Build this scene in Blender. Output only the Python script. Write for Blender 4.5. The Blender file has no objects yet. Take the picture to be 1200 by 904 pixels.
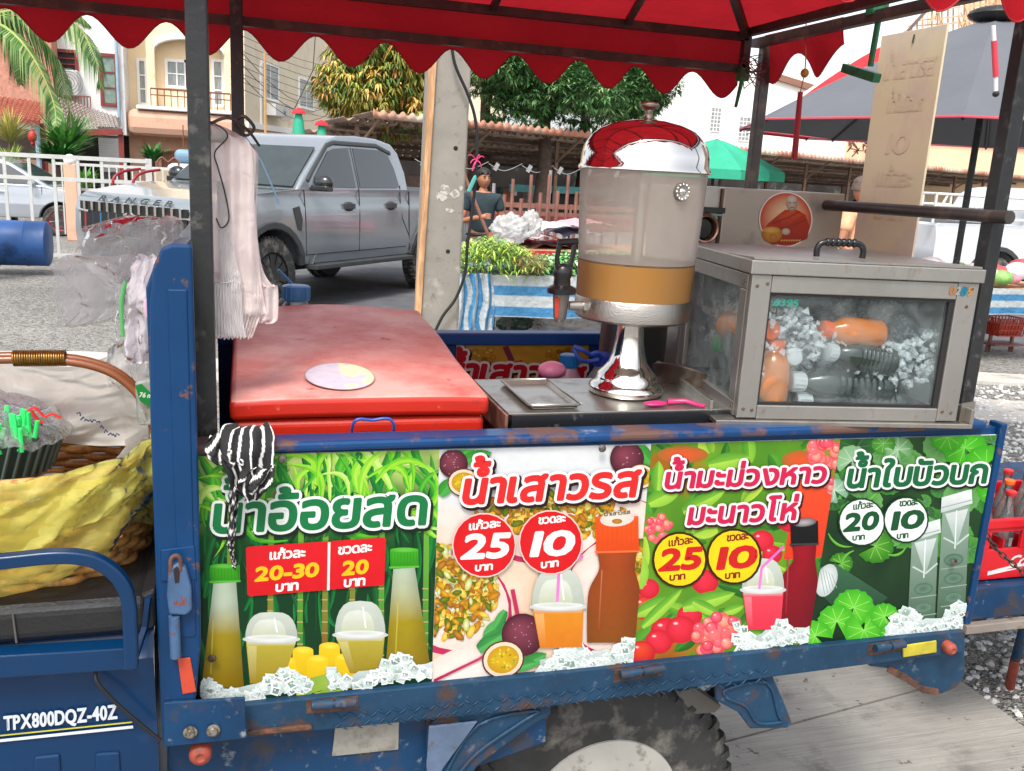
import bpy, bmesh, math, random
from math import sin, cos, pi, radians, sqrt, atan2
from mathutils import Vector, Matrix, Euler, noise as mnoise
from mathutils.geometry import tessellate_polygon
random.seed(7)
S = bpy.context.scene
COL = S.collection

# ---------------------------------------------------------------- camera
EYE = Vector((0, 0, 1.70)); FPX = 1060.0
PITCH, ROLL, YAW = radians(13.27), radians(3.13), radians(16.6)
Fw = Vector((sin(YAW)*cos(PITCH), cos(YAW)*cos(PITCH), -sin(PITCH)))
r0 = Vector((cos(YAW), -sin(YAW), 0)); u0 = r0.cross(Fw)
Rt = cos(ROLL)*r0 + sin(ROLL)*u0; Up = cos(ROLL)*u0 - sin(ROLL)*r0
cam = bpy.data.cameras.new('camera'); camo = bpy.data.objects.new('camera', cam)
COL.objects.link(camo); S.camera = camo
camo.matrix_world = Matrix(((Rt.x, Up.x, -Fw.x, EYE.x), (Rt.y, Up.y, -Fw.y, EYE.y), (Rt.z, Up.z, -Fw.z, EYE.z), (0, 0, 0, 1)))
cam.sensor_width = 36; cam.lens = 36*FPX/1200; cam.clip_start = 0.05; cam.clip_end = 600
# ---------------------------------------------------------------- light
SUN_EL, SUN_AZ = radians(58), radians(-152)      # azimuth measured from +Y towards +X
w = bpy.data.worlds.new('World'); S.world = w; w.use_nodes = True
nt = w.node_tree; bg = nt.nodes['Background']
sky = nt.nodes.new('ShaderNodeTexSky'); sky.sky_type = 'NISHITA'; sky.sun_disc = False
sky.sun_elevation = SUN_EL; sky.sun_rotation = SUN_AZ; sky.dust_density = 3.0; sky.air_density = 1.0; sky.ozone_density = 1.0
hs = nt.nodes.new('ShaderNodeHueSaturation'); hs.inputs['Saturation'].default_value = 0.32; hs.inputs['Value'].default_value = 1.35
nt.links.new(sky.outputs[0], hs.inputs['Color']); nt.links.new(hs.outputs[0], bg.inputs[0]); bg.inputs[1].default_value = 0.15
sun = bpy.data.lights.new('sun', 'SUN'); sun.energy = 2.0; sun.angle = radians(14); sun.color = (1, .955, .88)
so = bpy.data.objects.new('sun', sun); COL.objects.link(so)
sd = Vector((sin(SUN_AZ)*cos(SUN_EL), cos(SUN_AZ)*cos(SUN_EL), sin(SUN_EL)))
so.rotation_euler = sd.to_track_quat('Z', 'Y').to_euler()
S.view_settings.view_transform = 'Standard'; S.view_settings.look = 'None'
S.view_settings.exposure = 0.72; S.view_settings.gamma = 1
S.cycles.max_bounces = 10; S.cycles.transparent_max_bounces = 16

# ---------------------------------------------------------------- image pixels to scene points at a given depth
def at(px, py, Y=None, X=None, Z=None):
    d = Fw + Rt*((px-600)/FPX) - Up*((py-452)/FPX)
    t = Y/d.y if Y is not None else X/d.x if X is not None else (Z-EYE.z)/d.z
    return EYE + d*t
def lin(c):
    if isinstance(c, str): c = tuple(int(c[i:i+2], 16)/255 for i in (0, 2, 4))
    return tuple((x/12.92 if x <= .04045 else ((x+.055)/1.055)**2.4) for x in c[:3])
def V(*a): return Vector(a)

# ---------------------------------------------------------------- materials
MATS = {}
def pm(name, col, rough=.5, metal=0, var=.12, scale=6, bump=.05, bscale=80, col2=None, lo=.55, hi=.65, s2=9, rough2=None,
       spec=.5, coat=0, trans=0, sss=0, col3=None, lo3=.6, hi3=.7, s3=30, stretch=None):
    if name in MATS: return MATS[name]
    m = bpy.data.materials.new(name); m.use_nodes = True; MATS[name] = m
    n = m.node_tree.nodes; L = m.node_tree.links; p = n['Principled BSDF']
    tc = n.new('ShaderNodeTexCoord'); mp = n.new('ShaderNodeMapping'); L.new(tc.outputs['Object'], mp.inputs[0])
    if stretch: mp.inputs['Scale'].default_value = stretch
    def noi(s, d=4, r=.55):
        t = n.new('ShaderNodeTexNoise'); t.inputs['Scale'].default_value = s; t.inputs['Detail'].default_value = d
        t.inputs['Roughness'].default_value = r; L.new(mp.outputs[0], t.inputs['Vector']); return t
    def ramp(src, a, b):
        r = n.new('ShaderNodeMapRange'); r.inputs['From Min'].default_value = a; r.inputs['From Max'].default_value = b
        L.new(src, r.inputs['Value']); return r.outputs[0]
    def mix(f, a, b):
        x = n.new('ShaderNodeMix'); x.data_type = 'RGBA'; L.new(f, x.inputs['Factor'])
        for k, q in ((6, a), (7, b)):
            if isinstance(q, tuple): x.inputs[k].default_value = (*q[:3], 1)
            else: L.new(q, x.inputs[k])
        return x.outputs[2]
    col = lin(col); a = tuple(max(0, c*(1-var)) for c in col); b = tuple(min(1, c*(1+var)) for c in col)
    n1 = noi(scale); c = mix(ramp(n1.outputs[0], .3, .7), a, b)
    rg = None
    if col2:
        f = ramp(noi(s2, 6, .65).outputs[0], lo, hi); c = mix(f, c, lin(col2))
        if rough2 is not None:
            q = n.new('ShaderNodeMapRange'); q.inputs['To Min'].default_value = rough; q.inputs['To Max'].default_value = rough2
            L.new(f, q.inputs['Value']); rg = q.outputs[0]
    if col3: c = mix(ramp(noi(s3, 5, .6).outputs[0], lo3, hi3), c, lin(col3))
    L.new(c, p.inputs['Base Color'])
    if rg is None:
        q = n.new('ShaderNodeMapRange'); q.inputs['To Min'].default_value = max(0, rough*.82); q.inputs['To Max'].default_value = min(1, rough*1.2)
        L.new(noi(scale*3).outputs[0], q.inputs['Value']); rg = q.outputs[0]
    L.new(rg, p.inputs['Roughness'])
    p.inputs['Metallic'].default_value = metal; p.inputs['Specular IOR Level'].default_value = spec
    p.inputs['Coat Weight'].default_value = coat; p.inputs['Transmission Weight'].default_value = trans
    if sss:
        p.inputs['Subsurface Weight'].default_value = sss; p.inputs['Subsurface Radius'].default_value = (.01, .01, .01)
    if bump:
        bn = n.new('ShaderNodeBump'); bn.inputs['Strength'].default_value = bump; bn.inputs['Distance'].default_value = .004
        L.new(noi(bscale, 4).outputs[0], bn.inputs['Height']); L.new(bn.outputs[0], p.inputs['Normal'])
    return m
def film(name, col=(.9, .9, .9), clear=.6, gloss=.25, rough=.12, wr=14, bump=.6, transl=.5, cvar=.25):
    """thin plastic sheet: part lets light straight through, part scatters, part reflects"""
    if name in MATS: return MATS[name]
    m = bpy.data.materials.new(name); m.use_nodes = True; MATS[name] = m
    n = m.node_tree.nodes; L = m.node_tree.links; n.clear()
    out = n.new('ShaderNodeOutputMaterial'); tr = n.new('ShaderNodeBsdfTransparent'); di = n.new('ShaderNodeBsdfDiffuse'); tl = n.new('ShaderNodeBsdfTranslucent'); gl = n.new('ShaderNodeBsdfGlossy')
    c = lin(col)
    tr.inputs[0].default_value = (*[x**.25 for x in c], 1) if max(c) > 0 else (1, 1, 1, 1)
    di.inputs[0].default_value = (*c, 1); tl.inputs[0].default_value = (*c, 1); gl.inputs['Roughness'].default_value = rough
    tc = n.new('ShaderNodeTexCoord'); t = n.new('ShaderNodeTexNoise'); t.inputs['Scale'].default_value = wr; t.inputs['Detail'].default_value = 5; t.inputs['Distortion'].default_value = 1.2
    L.new(tc.outputs['Object'], t.inputs['Vector'])
    b = n.new('ShaderNodeBump'); b.inputs['Strength'].default_value = bump; b.inputs['Distance'].default_value = .01; L.new(t.outputs[0], b.inputs['Height'])
    for q in (di, gl, tl): L.new(b.outputs[0], q.inputs['Normal'])
    m1 = n.new('ShaderNodeMixShader'); m1.inputs[0].default_value = transl; L.new(di.outputs[0], m1.inputs[1]); L.new(tl.outputs[0], m1.inputs[2])
    m2 = n.new('ShaderNodeMixShader'); L.new(m1.outputs[0], m2.inputs[1]); L.new(tr.outputs[0], m2.inputs[2])
    r = n.new('ShaderNodeMapRange'); r.inputs['From Min'].default_value = .3; r.inputs['From Max'].default_value = .7
    r.inputs['To Min'].default_value = max(0, clear-cvar); r.inputs['To Max'].default_value = min(1, clear+cvar); L.new(t.outputs[0], r.inputs['Value']); L.new(r.outputs[0], m2.inputs[0])
    m3 = n.new('ShaderNodeMixShader'); lw = n.new('ShaderNodeLayerWeight'); lw.inputs[0].default_value = gloss; L.new(b.outputs[0], lw.inputs['Normal'])
    L.new(lw.outputs['Fresnel'], m3.inputs[0]); L.new(m2.outputs[0], m3.inputs[1]); L.new(gl.outputs[0], m3.inputs[2])
    L.new(m3.outputs[0], out.inputs[0]); return m
def vcol(name, rough=.35, spec=.4, lo=.90, hi=1.06):
    if name in MATS: return MATS[name]
    m = bpy.data.materials.new(name); m.use_nodes = True; MATS[name] = m
    n = m.node_tree.nodes; L = m.node_tree.links; p = n['Principled BSDF']
    a = n.new('ShaderNodeVertexColor'); a.layer_name = 'Print'
    t = n.new('ShaderNodeTexNoise'); t.inputs['Scale'].default_value = 45; tc = n.new('ShaderNodeTexCoord'); L.new(tc.outputs['Object'], t.inputs['Vector'])
    h = n.new('ShaderNodeMapRange'); h.inputs['To Min'].default_value = lo; h.inputs['To Max'].default_value = hi; L.new(t.outputs[0], h.inputs['Value'])
    mx = n.new('ShaderNodeMix'); mx.data_type = 'RGBA'; mx.blend_type = 'MULTIPLY'; mx.inputs['Factor'].default_value = 1
    L.new(a.outputs[0], mx.inputs[6]); L.new(h.outputs[0], mx.inputs[7]); L.new(mx.outputs[2], p.inputs['Base Color'])
    p.inputs['Roughness'].default_value = rough; p.inputs['Specular IOR Level'].default_value = spec
    return m

# ---------------------------------------------------------------- object helpers
ORG = {}
def thing(name, label, cat, loc=(0, 0, 0), rotz=0, group=None, local=False):
    o = bpy.data.objects.new(name, None); COL.objects.link(o); o.location = loc; o.rotation_euler = (0, 0, rotz)
    o.empty_display_size = .1; o['label'] = label; o['category'] = cat
    if group: o['group'] = group
    ORG[o.name] = Vector((0, 0, 0)) if local else Vector(loc)
    return o
def tag(o, label=None, cat=None, group=None, kind=None):
    for k, v in (('label', label), ('category', cat), ('group', group), ('kind', kind)):
        if v: o[k] = v
    return o
def dup(root, loc=None, rotz=None, label=None):
    r = root.copy(); COL.objects.link(r)
    if loc is not None: r.location = loc
    if rotz is not None: r.rotation_euler = (0, 0, rotz)
    if label: r['label'] = label
    for ch in list(root.children):
        c = ch.copy(); COL.objects.link(c); c.parent = r
        for g in list(ch.children):
            d = g.copy(); COL.objects.link(d); d.parent = c
    return r
class MB:
    def __init__(s): s.v = []; s.f = []; s.m = []; s.c = []
    def add(s, vs, fs, mi=0, col=None):
        b = len(s.v); s.v += [Vector(v) for v in vs]
        for f in fs: s.f.append(tuple(b+i for i in f)); s.m.append(mi)
        if col is not None: s.c += col if isinstance(col, list) else [col]*len(vs)
        return s
    def box(s, c, d, rot=None, mi=0):
        x, y, z = (k/2 for k in d); M = Euler(rot).to_matrix() if rot else Matrix.Identity(3); c = Vector(c)
        vs = [c + M @ Vector((a*x, b*y, e*z)) for e in (-1, 1) for a, b in ((-1, -1), (1, -1), (1, 1), (-1, 1))]
        return s.add(vs, [(3, 2, 1, 0), (4, 5, 6, 7), (0, 1, 5, 4), (1, 2, 6, 5), (2, 3, 7, 6), (3, 0, 4, 7)], mi)
    def bb(s, x0, x1, y0, y1, z0, z1, mi=0): return s.box(((x0+x1)/2, (y0+y1)/2, (z0+z1)/2), (x1-x0, y1-y0, z1-z0), None, mi)
    def tube(s, pts, r, n=10, mi=0, closed=False, flat=None):
        pts = [Vector(p) for p in pts]; N = len(pts); rs = r if isinstance(r, (list, tuple)) else [r]*N
        vs = []; u = None
        for i, p in enumerate(pts):
            if closed: t = pts[(i+1) % N]-pts[i-1]
            else: t = pts[min(i+1, N-1)]-pts[max(i-1, 0)]
            if t.length < 1e-9: t = Vector((0, 0, 1))
            t.normalize()
            if u is None:
                u = t.cross(Vector((0, 0, 1)))
                if u.length < .1: u = t.cross(Vector((0, 1, 0)))
            u = (u - t*u.dot(t)); u.normalize(); w_ = t.cross(u)
            for k in range(n):
                a = 2*pi*(k+.5)/n; fx, fy = (flat if flat else (1, 1)); vs.append(p + (u*cos(a)*fx + w_*sin(a)*fy)*rs[i])
        fs = []
        for i in range(N if closed else N-1):
            j = (i+1) % N
            for k in range(n): l = (k+1) % n; fs.append((i*n+k, i*n+l, j*n+l, j*n+k))
        if not closed: fs += [tuple(range(n-1, -1, -1)), tuple((N-1)*n+k for k in range(n))]
        return s.add(vs, fs, mi)
    def sq(s, p0, p1, wd, mi=0): return s.tube([p0, p1], wd/sqrt(2), 4, mi)
    def lathe(s, prof, c=(0, 0, 0), n=32, M=None, mi=0):
        c = Vector(c); M = M or Matrix.Identity(3); vs = []; fs = []
        for r, z in prof:
            for k in range(n): a = 2*pi*k/n; vs.append(c + M @ Vector((r*cos(a), r*sin(a), z)))
        for i in range(len(prof)-1):
            for k in range(n): l = (k+1) % n; fs.append((i*n+k, i*n+l, (i+1)*n+l, (i+1)*n+k))
        if prof[0][0] > 1e-5: fs.append(tuple(range(n-1, -1, -1)))
        if prof[-1][0] > 1e-5: fs.append(tuple((len(prof)-1)*n+k for k in range(n)))
        return s.add(vs, fs, mi)
    def sph(s, c, r, nu=12, nv=8, M=None, mi=0):
        if not isinstance(r, (tuple, list)): r = (r, r, r)
        M = M or Matrix.Identity(3); c = Vector(c); vs = [c + M @ Vector((0, 0, -r[2]))]; fs = []
        for j in range(1, nv):
            b = -pi/2+pi*j/nv
            for k in range(nu): a = 2*pi*k/nu; vs.append(c + M @ Vector((r[0]*cos(b)*cos(a), r[1]*cos(b)*sin(a), r[2]*sin(b))))
        vs.append(c + M @ Vector((0, 0, r[2]))); T = len(vs)-1
        for k in range(nu):
            l = (k+1) % nu; fs.append((0, 1+l, 1+k)); fs.append((T, T-nu+k, T-nu+l))
            for j in range(nv-2): fs.append((1+j*nu+k, 1+j*nu+l, 1+(j+1)*nu+l, 1+(j+1)*nu+k))
        return s.add(vs, fs, mi)
    def prism(s, pts, vec, mi=0):
        pts = [Vector(p) for p in pts]; vec = Vector(vec); n = len(pts)
        nrm = Vector((0, 0, 0))
        for i in range(n): nrm += pts[i].cross(pts[(i+1) % n])
        if nrm.dot(vec) > 0: pts = pts[::-1]
        vs = pts + [p+vec for p in pts]
        return s.add(vs, [tuple(range(n)), tuple(range(2*n-1, n-1, -1))] + [((i+1) % n, i, n+i, n+(i+1) % n) for i in range(n)], mi)
    def grid(s, fn, nu, nv, mi=0, cu=False):
        vs = [fn(i/nu, j/nv) for j in range(nv+1) for i in range(nu+1)]
        return s.add(vs, [(j*(nu+1)+i, j*(nu+1)+i+1, (j+1)*(nu+1)+i+1, (j+1)*(nu+1)+i) for j in range(nv) for i in range(nu)], mi)
    def build(s, name, mat, parent=None, smooth=None, bevel=0, solid=0, seg=2, sub=0, warp=None, cuts=None):
        me = bpy.data.meshes.new(name)
        off = Vector((0, 0, 0)); q = parent
        while q is not None:
            if q.name in ORG: off = ORG[q.name]
            q = q.parent
        me.from_pydata([tuple(v-off) for v in s.v], [], s.f)
        for m in (mat if isinstance(mat, (list, tuple)) else [mat]): me.materials.append(m)
        if any(s.m): me.polygons.foreach_set('material_index', s.m)
        if s.c:
            ca = me.color_attributes.new('Print', 'FLOAT_COLOR', 'POINT'); ca.data.foreach_set('color', [x for c in s.c for x in (*c, 1.0)])
        if cuts or warp:
            bm = bmesh.new(); bm.from_mesh(me)
            for co, no in (cuts or []):
                bmesh.ops.bisect_plane(bm, geom=bm.verts[:]+bm.edges[:]+bm.faces[:], plane_co=co, plane_no=no)
            if warp:
                for v in bm.verts: v.co = warp(v.co)
            bm.to_mesh(me); bm.free()
        me.update()
        if smooth is not None:
            me.polygons.foreach_set('use_smooth', [True]*len(me.polygons))
            if smooth < 179: me.set_sharp_from_angle(angle=radians(smooth))
        o = bpy.data.objects.new(name, me); COL.objects.link(o)
        if parent: o.parent = parent
        if solid: md = o.modifiers.new('solidify', 'SOLIDIFY'); md.thickness = solid; md.offset = 0
        if bevel:
            md = o.modifiers.new('bevel', 'BEVEL'); md.width = bevel; md.segments = seg; md.limit_method = 'ANGLE'; md.angle_limit = radians(35)
            md.harden_normals = False
        if sub: md = o.modifiers.new('subdivision', 'SUBSURF'); md.levels = sub; md.render_levels = sub
        return o
def pp(pix, Y, depth, off=0):
    """outline from image pixels on the plane at distance Y, given its real thickness"""
    return [at(x, y, Y=Y) for x, y in pix], (0, depth, 0)
def smoothpts(pts, n=6, closed=False):
    pts = [Vector(p) for p in pts]; out = []; N = len(pts)
    for i in range(N if closed else N-1):
        g = lambda k: pts[k % N] if closed else pts[max(0, min(N-1, k))]
        a, b, c, d = g(i-1), g(i), g(i+1), g(i+2)
        for k in range(n):
            t = k/n; out.append(.5*((2*b)+(c-a)*t+(2*a-5*b+4*c-d)*t*t+(3*b-a-3*c+d)*t**3))
    if not closed: out.append(pts[-1])
    return out
# ---------------------------------------------------------------- flat print: lettering and pictures on sign boards
GL = {}
def glyph(ch):
    if ch in GL: return GL[ch]
    cu = bpy.data.curves.new('g', 'FONT'); cu.body = ch; cu.size = 1; cu.resolution_u = 3; cu.fill_mode = 'NONE'
    o = bpy.data.objects.new('g', cu); COL.objects.link(o); dg = bpy.context.evaluated_depsgraph_get(); oe = o.evaluated_get(dg); me = oe.to_mesh()
    adj = {}
    for e in me.edges:
        a, b = e.vertices; adj.setdefault(a, []).append(b); adj.setdefault(b, []).append(a)
    co = [v.co.copy() for v in me.vertices]; seen = set(); loops = []
    for s in adj:
        if s in seen: continue
        lp = [s]; seen.add(s); cur = s
        while True:
            nx = [k for k in adj[cur] if k not in seen]
            if not nx: break
            cur = nx[0]; seen.add(cur); lp.append(cur)
        if len(lp) > 2: loops.append([(co[i].x, co[i].y) for i in lp])
    oe.to_mesh_clear(); bpy.data.objects.remove(o); bpy.data.curves.remove(cu)
    def area(l): return sum(l[i-1][0]*l[i][1]-l[i][0]*l[i-1][1] for i in range(len(l)))/2
    def inside(p, l):
        c = False
        for i in range(len(l)):
            (x1, y1), (x2, y2) = l[i-1], l[i]
            if (y1 > p[1]) != (y2 > p[1]) and p[0] < (x2-x1)*(p[1]-y1)/(y2-y1)+x1: c = not c
        return c
    big = max(loops, key=lambda l: abs(area(l))) if loops else None
    tris = []
    if big:
        # blender walks edges in curve order, so the winding of a loop tells fill from hole
        sg = area(big) > 0; outs = [l for l in loops if (area(l) > 0) == sg]; hol = [l for l in loops if (area(l) > 0) != sg]
        for l in outs:
            hs_ = [h for h in hol if inside(h[0], l) and inside(h[len(h)//2], l)]
            rings = [[Vector((x, y, 0)) for x, y in r] for r in [l]+hs_]; flat = [p for r in rings for p in r]
            for t in tessellate_polygon(rings): tris.append([(flat[i].x, flat[i].y) for i in t])
    xs = [p[0] for l in loops for p in l] or [0, .3]; ys = [p[1] for l in loops for p in l] or [0, .3]
    GL[ch] = (loops, tris, min(xs), max(xs), min(ys), max(ys)); return GL[ch]
ABOVE = set('\u0e31\u0e34\u0e35\u0e36\u0e37\u0e47\u0e48\u0e49\u0e4a\u0e4b\u0e4c\u0e4d')
def layout(txt, gap=.075):
    txt = txt.replace('\u0e49\u0e33', '\u0e4d\u0e49\u0e32').replace('\u0e33', '\u0e4d\u0e32')
    x = 0; out = []; right = 0; top = .6
    for ch in txt:
        if ch == ' ': x += .28; continue
        lo, tr, x0, x1, y0, y1 = glyph(ch)
        if ch in ABOVE:
            out.append((ch, right-x1-.005, top+.055-y0)); top += .055+(y1-y0)
        else:
            out.append((ch, x-x0, 0)); right = x+x1-x0; x = right+gap; top = .58
    return out, x-gap
def mixc(a, b, t): return tuple(a[i]*(1-t)+b[i]*t for i in range(3))
class Art:
    """flat print on the plane Y=const; shapes are clipped to the board's outline"""
    def __init__(s, clip, Y): s.mb = MB(); s.clip = clip; s.Y = Y; s.h = 0; s.k = 0
    def nl(s): s.h += 3e-6
    def piece(s, pts, cols):
        P = [(Vector(p), c) for p, c in zip(pts, cols)]; C = s.clip
        if C:
            for i in range(len(C)):
                a = Vector(C[i]); b = Vector(C[(i+1) % len(C)]); n = Vector((-(b-a).y, (b-a).x)); Q = []
                for j in range(len(P)):
                    (p, c), (q, d) = P[j-1], P[j]; dp = (p-a).dot(n); dq = (q-a).dot(n)
                    if (dp >= 0) != (dq >= 0):
                        t = dp/(dp-dq); Q.append((p+(q-p)*t, mixc(c, d, t)))
                    if dq >= 0: Q.append((q, d))
                P = Q
                if len(P) < 3: return
        s.k += 1; h = s.h+(s.k % 7)*3e-7
        vs = [at(p.x, p.y, Y=s.Y)-Vector((0, h, 0)) for p, c in P]
        s.mb.add(vs, [tuple(range(len(vs)))], 0, [c for p, c in P])
    def poly(s, pts, col, col2=None):
        s.nl(); c = lin(col); c2 = lin(col2) if col2 else c; ys = [p[1] for p in pts]; y0, y1 = min(ys), max(ys)
        r = [Vector((x, y, 0)) for x, y in pts]
        for t in tessellate_polygon([r]):
            s.piece([pts[i] for i in t], [mixc(c, c2, (pts[i][1]-y0)/(y1-y0+1e-6)) for i in t])
    def ell(s, cx, cy, rx, ry, col, col2=None, rot=0, n=22, hx=0, hy=0):
        s.nl(); c = lin(col); e = lin(col2) if col2 else c; R = []
        for k in range(n): a = 2*pi*k/n; x, y = rx*cos(a), ry*sin(a); R.append((cx+x*cos(rot)-y*sin(rot), cy+x*sin(rot)+y*cos(rot)))
        m = [(cx+hx*rx+(x-cx-hx*rx)*.55, cy+hy*ry+(y-cy-hy*ry)*.55) for x, y in R]; cm = mixc(c, e, .45)
        for k in range(n):
            l = (k+1) % n; s.piece([(cx+hx*rx, cy+hy*ry), m[k], m[l]], [c, cm, cm]); s.piece([m[k], R[k], R[l], m[l]], [cm, e, e, cm])
    def stroke(s, pts, wd, col, col2=None, taper=False, rnd=True):
        s.nl(); c = lin(col); c2 = lin(col2) if col2 else c; N = len(pts)
        for i in range(N-1):
            a, b = Vector(pts[i]), Vector(pts[i+1]); d = b-a
            if d.length < 1e-6: continue
            n = Vector((-d.y, d.x)).normalized()*wd/2
            ta, tb = i/(N-1), (i+1)/(N-1)
            wa, wb = (1-ta*ta, 1-tb*tb) if taper else (1, 1)
            ca, cb = mixc(c, c2, ta), mixc(c, c2, tb)
            s.piece([a-n*wa, b-n*wb, b+n*wb, a+n*wa], [ca, cb, cb, ca])
    def blade(s, x0, y0, x1, y1, wd, col, col2, bend=0, n=7):
        a, b = Vector((x0, y0)), Vector((x1, y1)); d = b-a; nn = Vector((-d.y, d.x)); s.nl(); c, c2 = lin(col), lin(col2)
        def P(t): return a+d*t+nn*bend*4*t*(1-t)
        for i in range(n):
            t, u = i/n, (i+1)/n; p, q = P(t), P(u); m = nn.normalized()
            wt = wd*sin(pi*min(1, .12+.88*t))**.7/2 if t < 1 else 0; wu = wd*max(0, sin(pi*min(1, .12+.88*u)))**.7/2
            s.piece([p-m*wt, q-m*wu, q, p], [c, c, mixc(c, c2, .4), mixc(c, c2, .4)]); s.piece([p, q, q+m*wu, p+m*wt], [c2, c2, mixc(c, c2, .6), mixc(c, c2, .6)])
    def noisebg(s, quad, nx, ny, fn):
        s.nl(); A, B, C, D = [Vector(q) for q in quad]
        def P(u, v): return (A*(1-u)+B*u)*(1-v)+(D*(1-u)+C*u)*v
        g = [[fn(i/nx, j/ny) for i in range(nx+1)] for j in range(ny+1)]
        for j in range(ny):
            for i in range(nx):
                s.piece([P(i/nx, j/ny), P((i+1)/nx, j/ny), P((i+1)/nx, (j+1)/ny), P(i/nx, (j+1)/ny)], [g[j][i], g[j][i+1], g[j+1][i+1], g[j+1][i]])
    def text(s, txt, x0, y0, x1, y1, em, layers, shear=.16, bold=0, gap=.075):
        lay, W = layout(txt, gap); d = Vector((x1-x0, y1-y0)); sx = d.length/W; ux = d.normalized(); uy = Vector((ux.y, -ux.x))
        def T(x, y): return Vector((x0, y0))+ux*(x*sx+y*em*shear)+uy*(y*em)
        for r, col, ox, oy in layers:
            s.nl(); c = lin(col); o = Vector((ox, oy))
            for ch, dx, dy in lay:
                lo, tr = glyph(ch)[:2]; s.h += 3e-6
                for t in tr: s.piece([T(x+dx, y+dy)+o for x, y in t], [c]*3)
                if r > 0:
                    for l in lo:
                        P = [T(x+dx, y+dy)+o for x, y in l]
                        for i in range(len(P)):
                            a, b = P[i-1], P[i]; e = b-a
                            if e.length < 1e-4: continue
                            n = Vector((-e.y, e.x)).normalized()*r; s.h += 2e-7
                            s.piece([a-n, b-n, b+n, a+n], [c]*4)
                            if i % 2 == 0 or r > 2 or e.length > 2: s.h += 1e-7; s.piece([b+Vector((r*cos(k*pi/4), r*sin(k*pi/4))) for k in range(8)], [c]*8)
    def ice(s, x0, y0, x1, y1, h, n, seed=1):
        rr = random.Random(seed); n = int(n*.62); s.poly([(x0+(x1-x0)*k/14, y0+(y1-y0)*k/14-h*(.38+.22*rr.random())) for k in range(15)]+[(x1, y1), (x0, y0)], 'dbe6e3', '93a89e')
        for i in range(n):
            t = rr.random(); x = x0+(x1-x0)*t; y = y0+(y1-y0)*t-rr.random()*h*(.55+.45*sin(t*9+seed)); r = 4.2+rr.random()*3.6; a = rr.random()*1.5
            p = [(x+r*cos(a+k*pi/2)*(1+.2*rr.random()), y+r*sin(a+k*pi/2)) for k in range(4)]
            c1 = rr.choice(['eef5f4', 'ffffff', 'd8e6e2', 'f4faf9']); s.poly(p, c1, rr.choice(['c8dad4', 'aec4ba', 'e4eeeb']))
            q = [(x+(px-x)*.62+.8, y+(py-y)*.62+.8) for px, py in p]; s.poly(q, rr.choice(['a9c0b6', '7f9a8c', 'bcd0c8', '587566', 'cfdcd8']), rr.choice(['dce8e4', '8ea89c', 'f0f6f5']))
            s.stroke([p[0], p[1]], .9, 'ffffff'); s.poly([(x-1.2, y-1), (x+.9, y-1.4), (x+.4, y+1)], 'ffffff')
    def cup(s, xl, xr, yt, yl, yb, bl, br, liq, liq2, frost='d9dad0'):
        cx = (xl+xr)/2; w = (xr-xl)/2
        s.poly([(xl+w*.12, yl), (xr-w*.12, yl-1), (br, yb), (bl, yb+1)], liq, liq2)
        s.poly([(xl+w*.16, yl), (xl+w*.5, yl), (bl+w*.2, yb), (bl, yb)], mixs(liq, 'ffffff', .35), liq2)
        s.poly([(xl+w*.14, yl), (xr-w*.14, yl), (xr-w*.2, yl+6), (xl+w*.2, yl+7)], frost, liq)
        s.poly([(cx+w*math.copysign(abs(cos(a))**.6, cos(a))*.90, yl-2-(yl-yt)*sin(a)) for a in [k*pi/12 for k in range(13)]], 'cdd5ca', 'b3bbae')
        s.poly([(cx+w*math.copysign(abs(cos(a))**.6, cos(a))*.6-w*.08, yl-3-(yl-yt)*.7*sin(a)) for a in [k*pi/8 for k in range(9)]], 'dfe4db', 'c2c8a8')
        s.ell(cx, yl-1, w, 5, 'eef0ef', 'c6cbc8'); s.ell(cx, yl-3, w*.86, 3.2, 'cfd3cb', 'e6e9e6')
        s.stroke([(cx+w*.1, yt+5), (cx+w*.2, yl-9)], 1.6, 'ffffff')
def hx(c): return tuple(int(c[i:i+2], 16)/255 for i in (0, 2, 4))
def mixs(a, b, t):
    a, b = hx(a), hx(b); return ''.join('%02x' % int(255*(a[i]*(1-t)+b[i]*t)) for i in range(3))
def nz(u, v, s, seed=0): return .5+.5*mnoise.noise(Vector((u*s+seed*7.3, v*s, seed*3.1)))
# ================================================================ the drink cart
BLUE = pm('blue_paint', '05335c', .36, spec=.3, var=.14, scale=5, bump=.05, bscale=120, col2='5e4236', lo=.61, hi=.66, s2=26, rough2=.85, col3='88908f', lo3=.72, hi3=.88, s3=55)
BLUE_RUST = pm('blue_paint_rusted', '16364f', .5, spec=.3, var=.25, scale=10, bump=.25, bscale=90, col2='46342b', lo=.54, hi=.66, s2=14, rough2=.9, col3='66707a', lo3=.60, hi3=.85, s3=40)
BLUE_DK = pm('blue_paint_old', '0a3254', .45, spec=.3, var=.25, scale=6, bump=.15, bscale=60, col2='3b3431', lo=.50, hi=.66, s2=11, rough2=.85, col3='8b8f8e', lo3=.62, hi3=.8, s3=35)
NAVY = pm('navy_paint', '12336c', .4, var=.15)
BLACKM = pm('black_painted_steel', '1e1f20', .4, var=.3, scale=12, bump=.2, bscale=70, col2='4c4a46', lo=.56, hi=.7, s2=30, rough2=.7)
GREYM = pm('bare_dark_steel', '45403e', .45, metal=.5, var=.25, scale=10, bump=.15, col2='63564c', lo=.5, hi=.65, s2=18)
RUST = pm('rust', '5f3c2c', .85, var=.35, scale=25, bump=.4, bscale=120, col2='35241c', lo=.45, hi=.6, s2=18)
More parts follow.
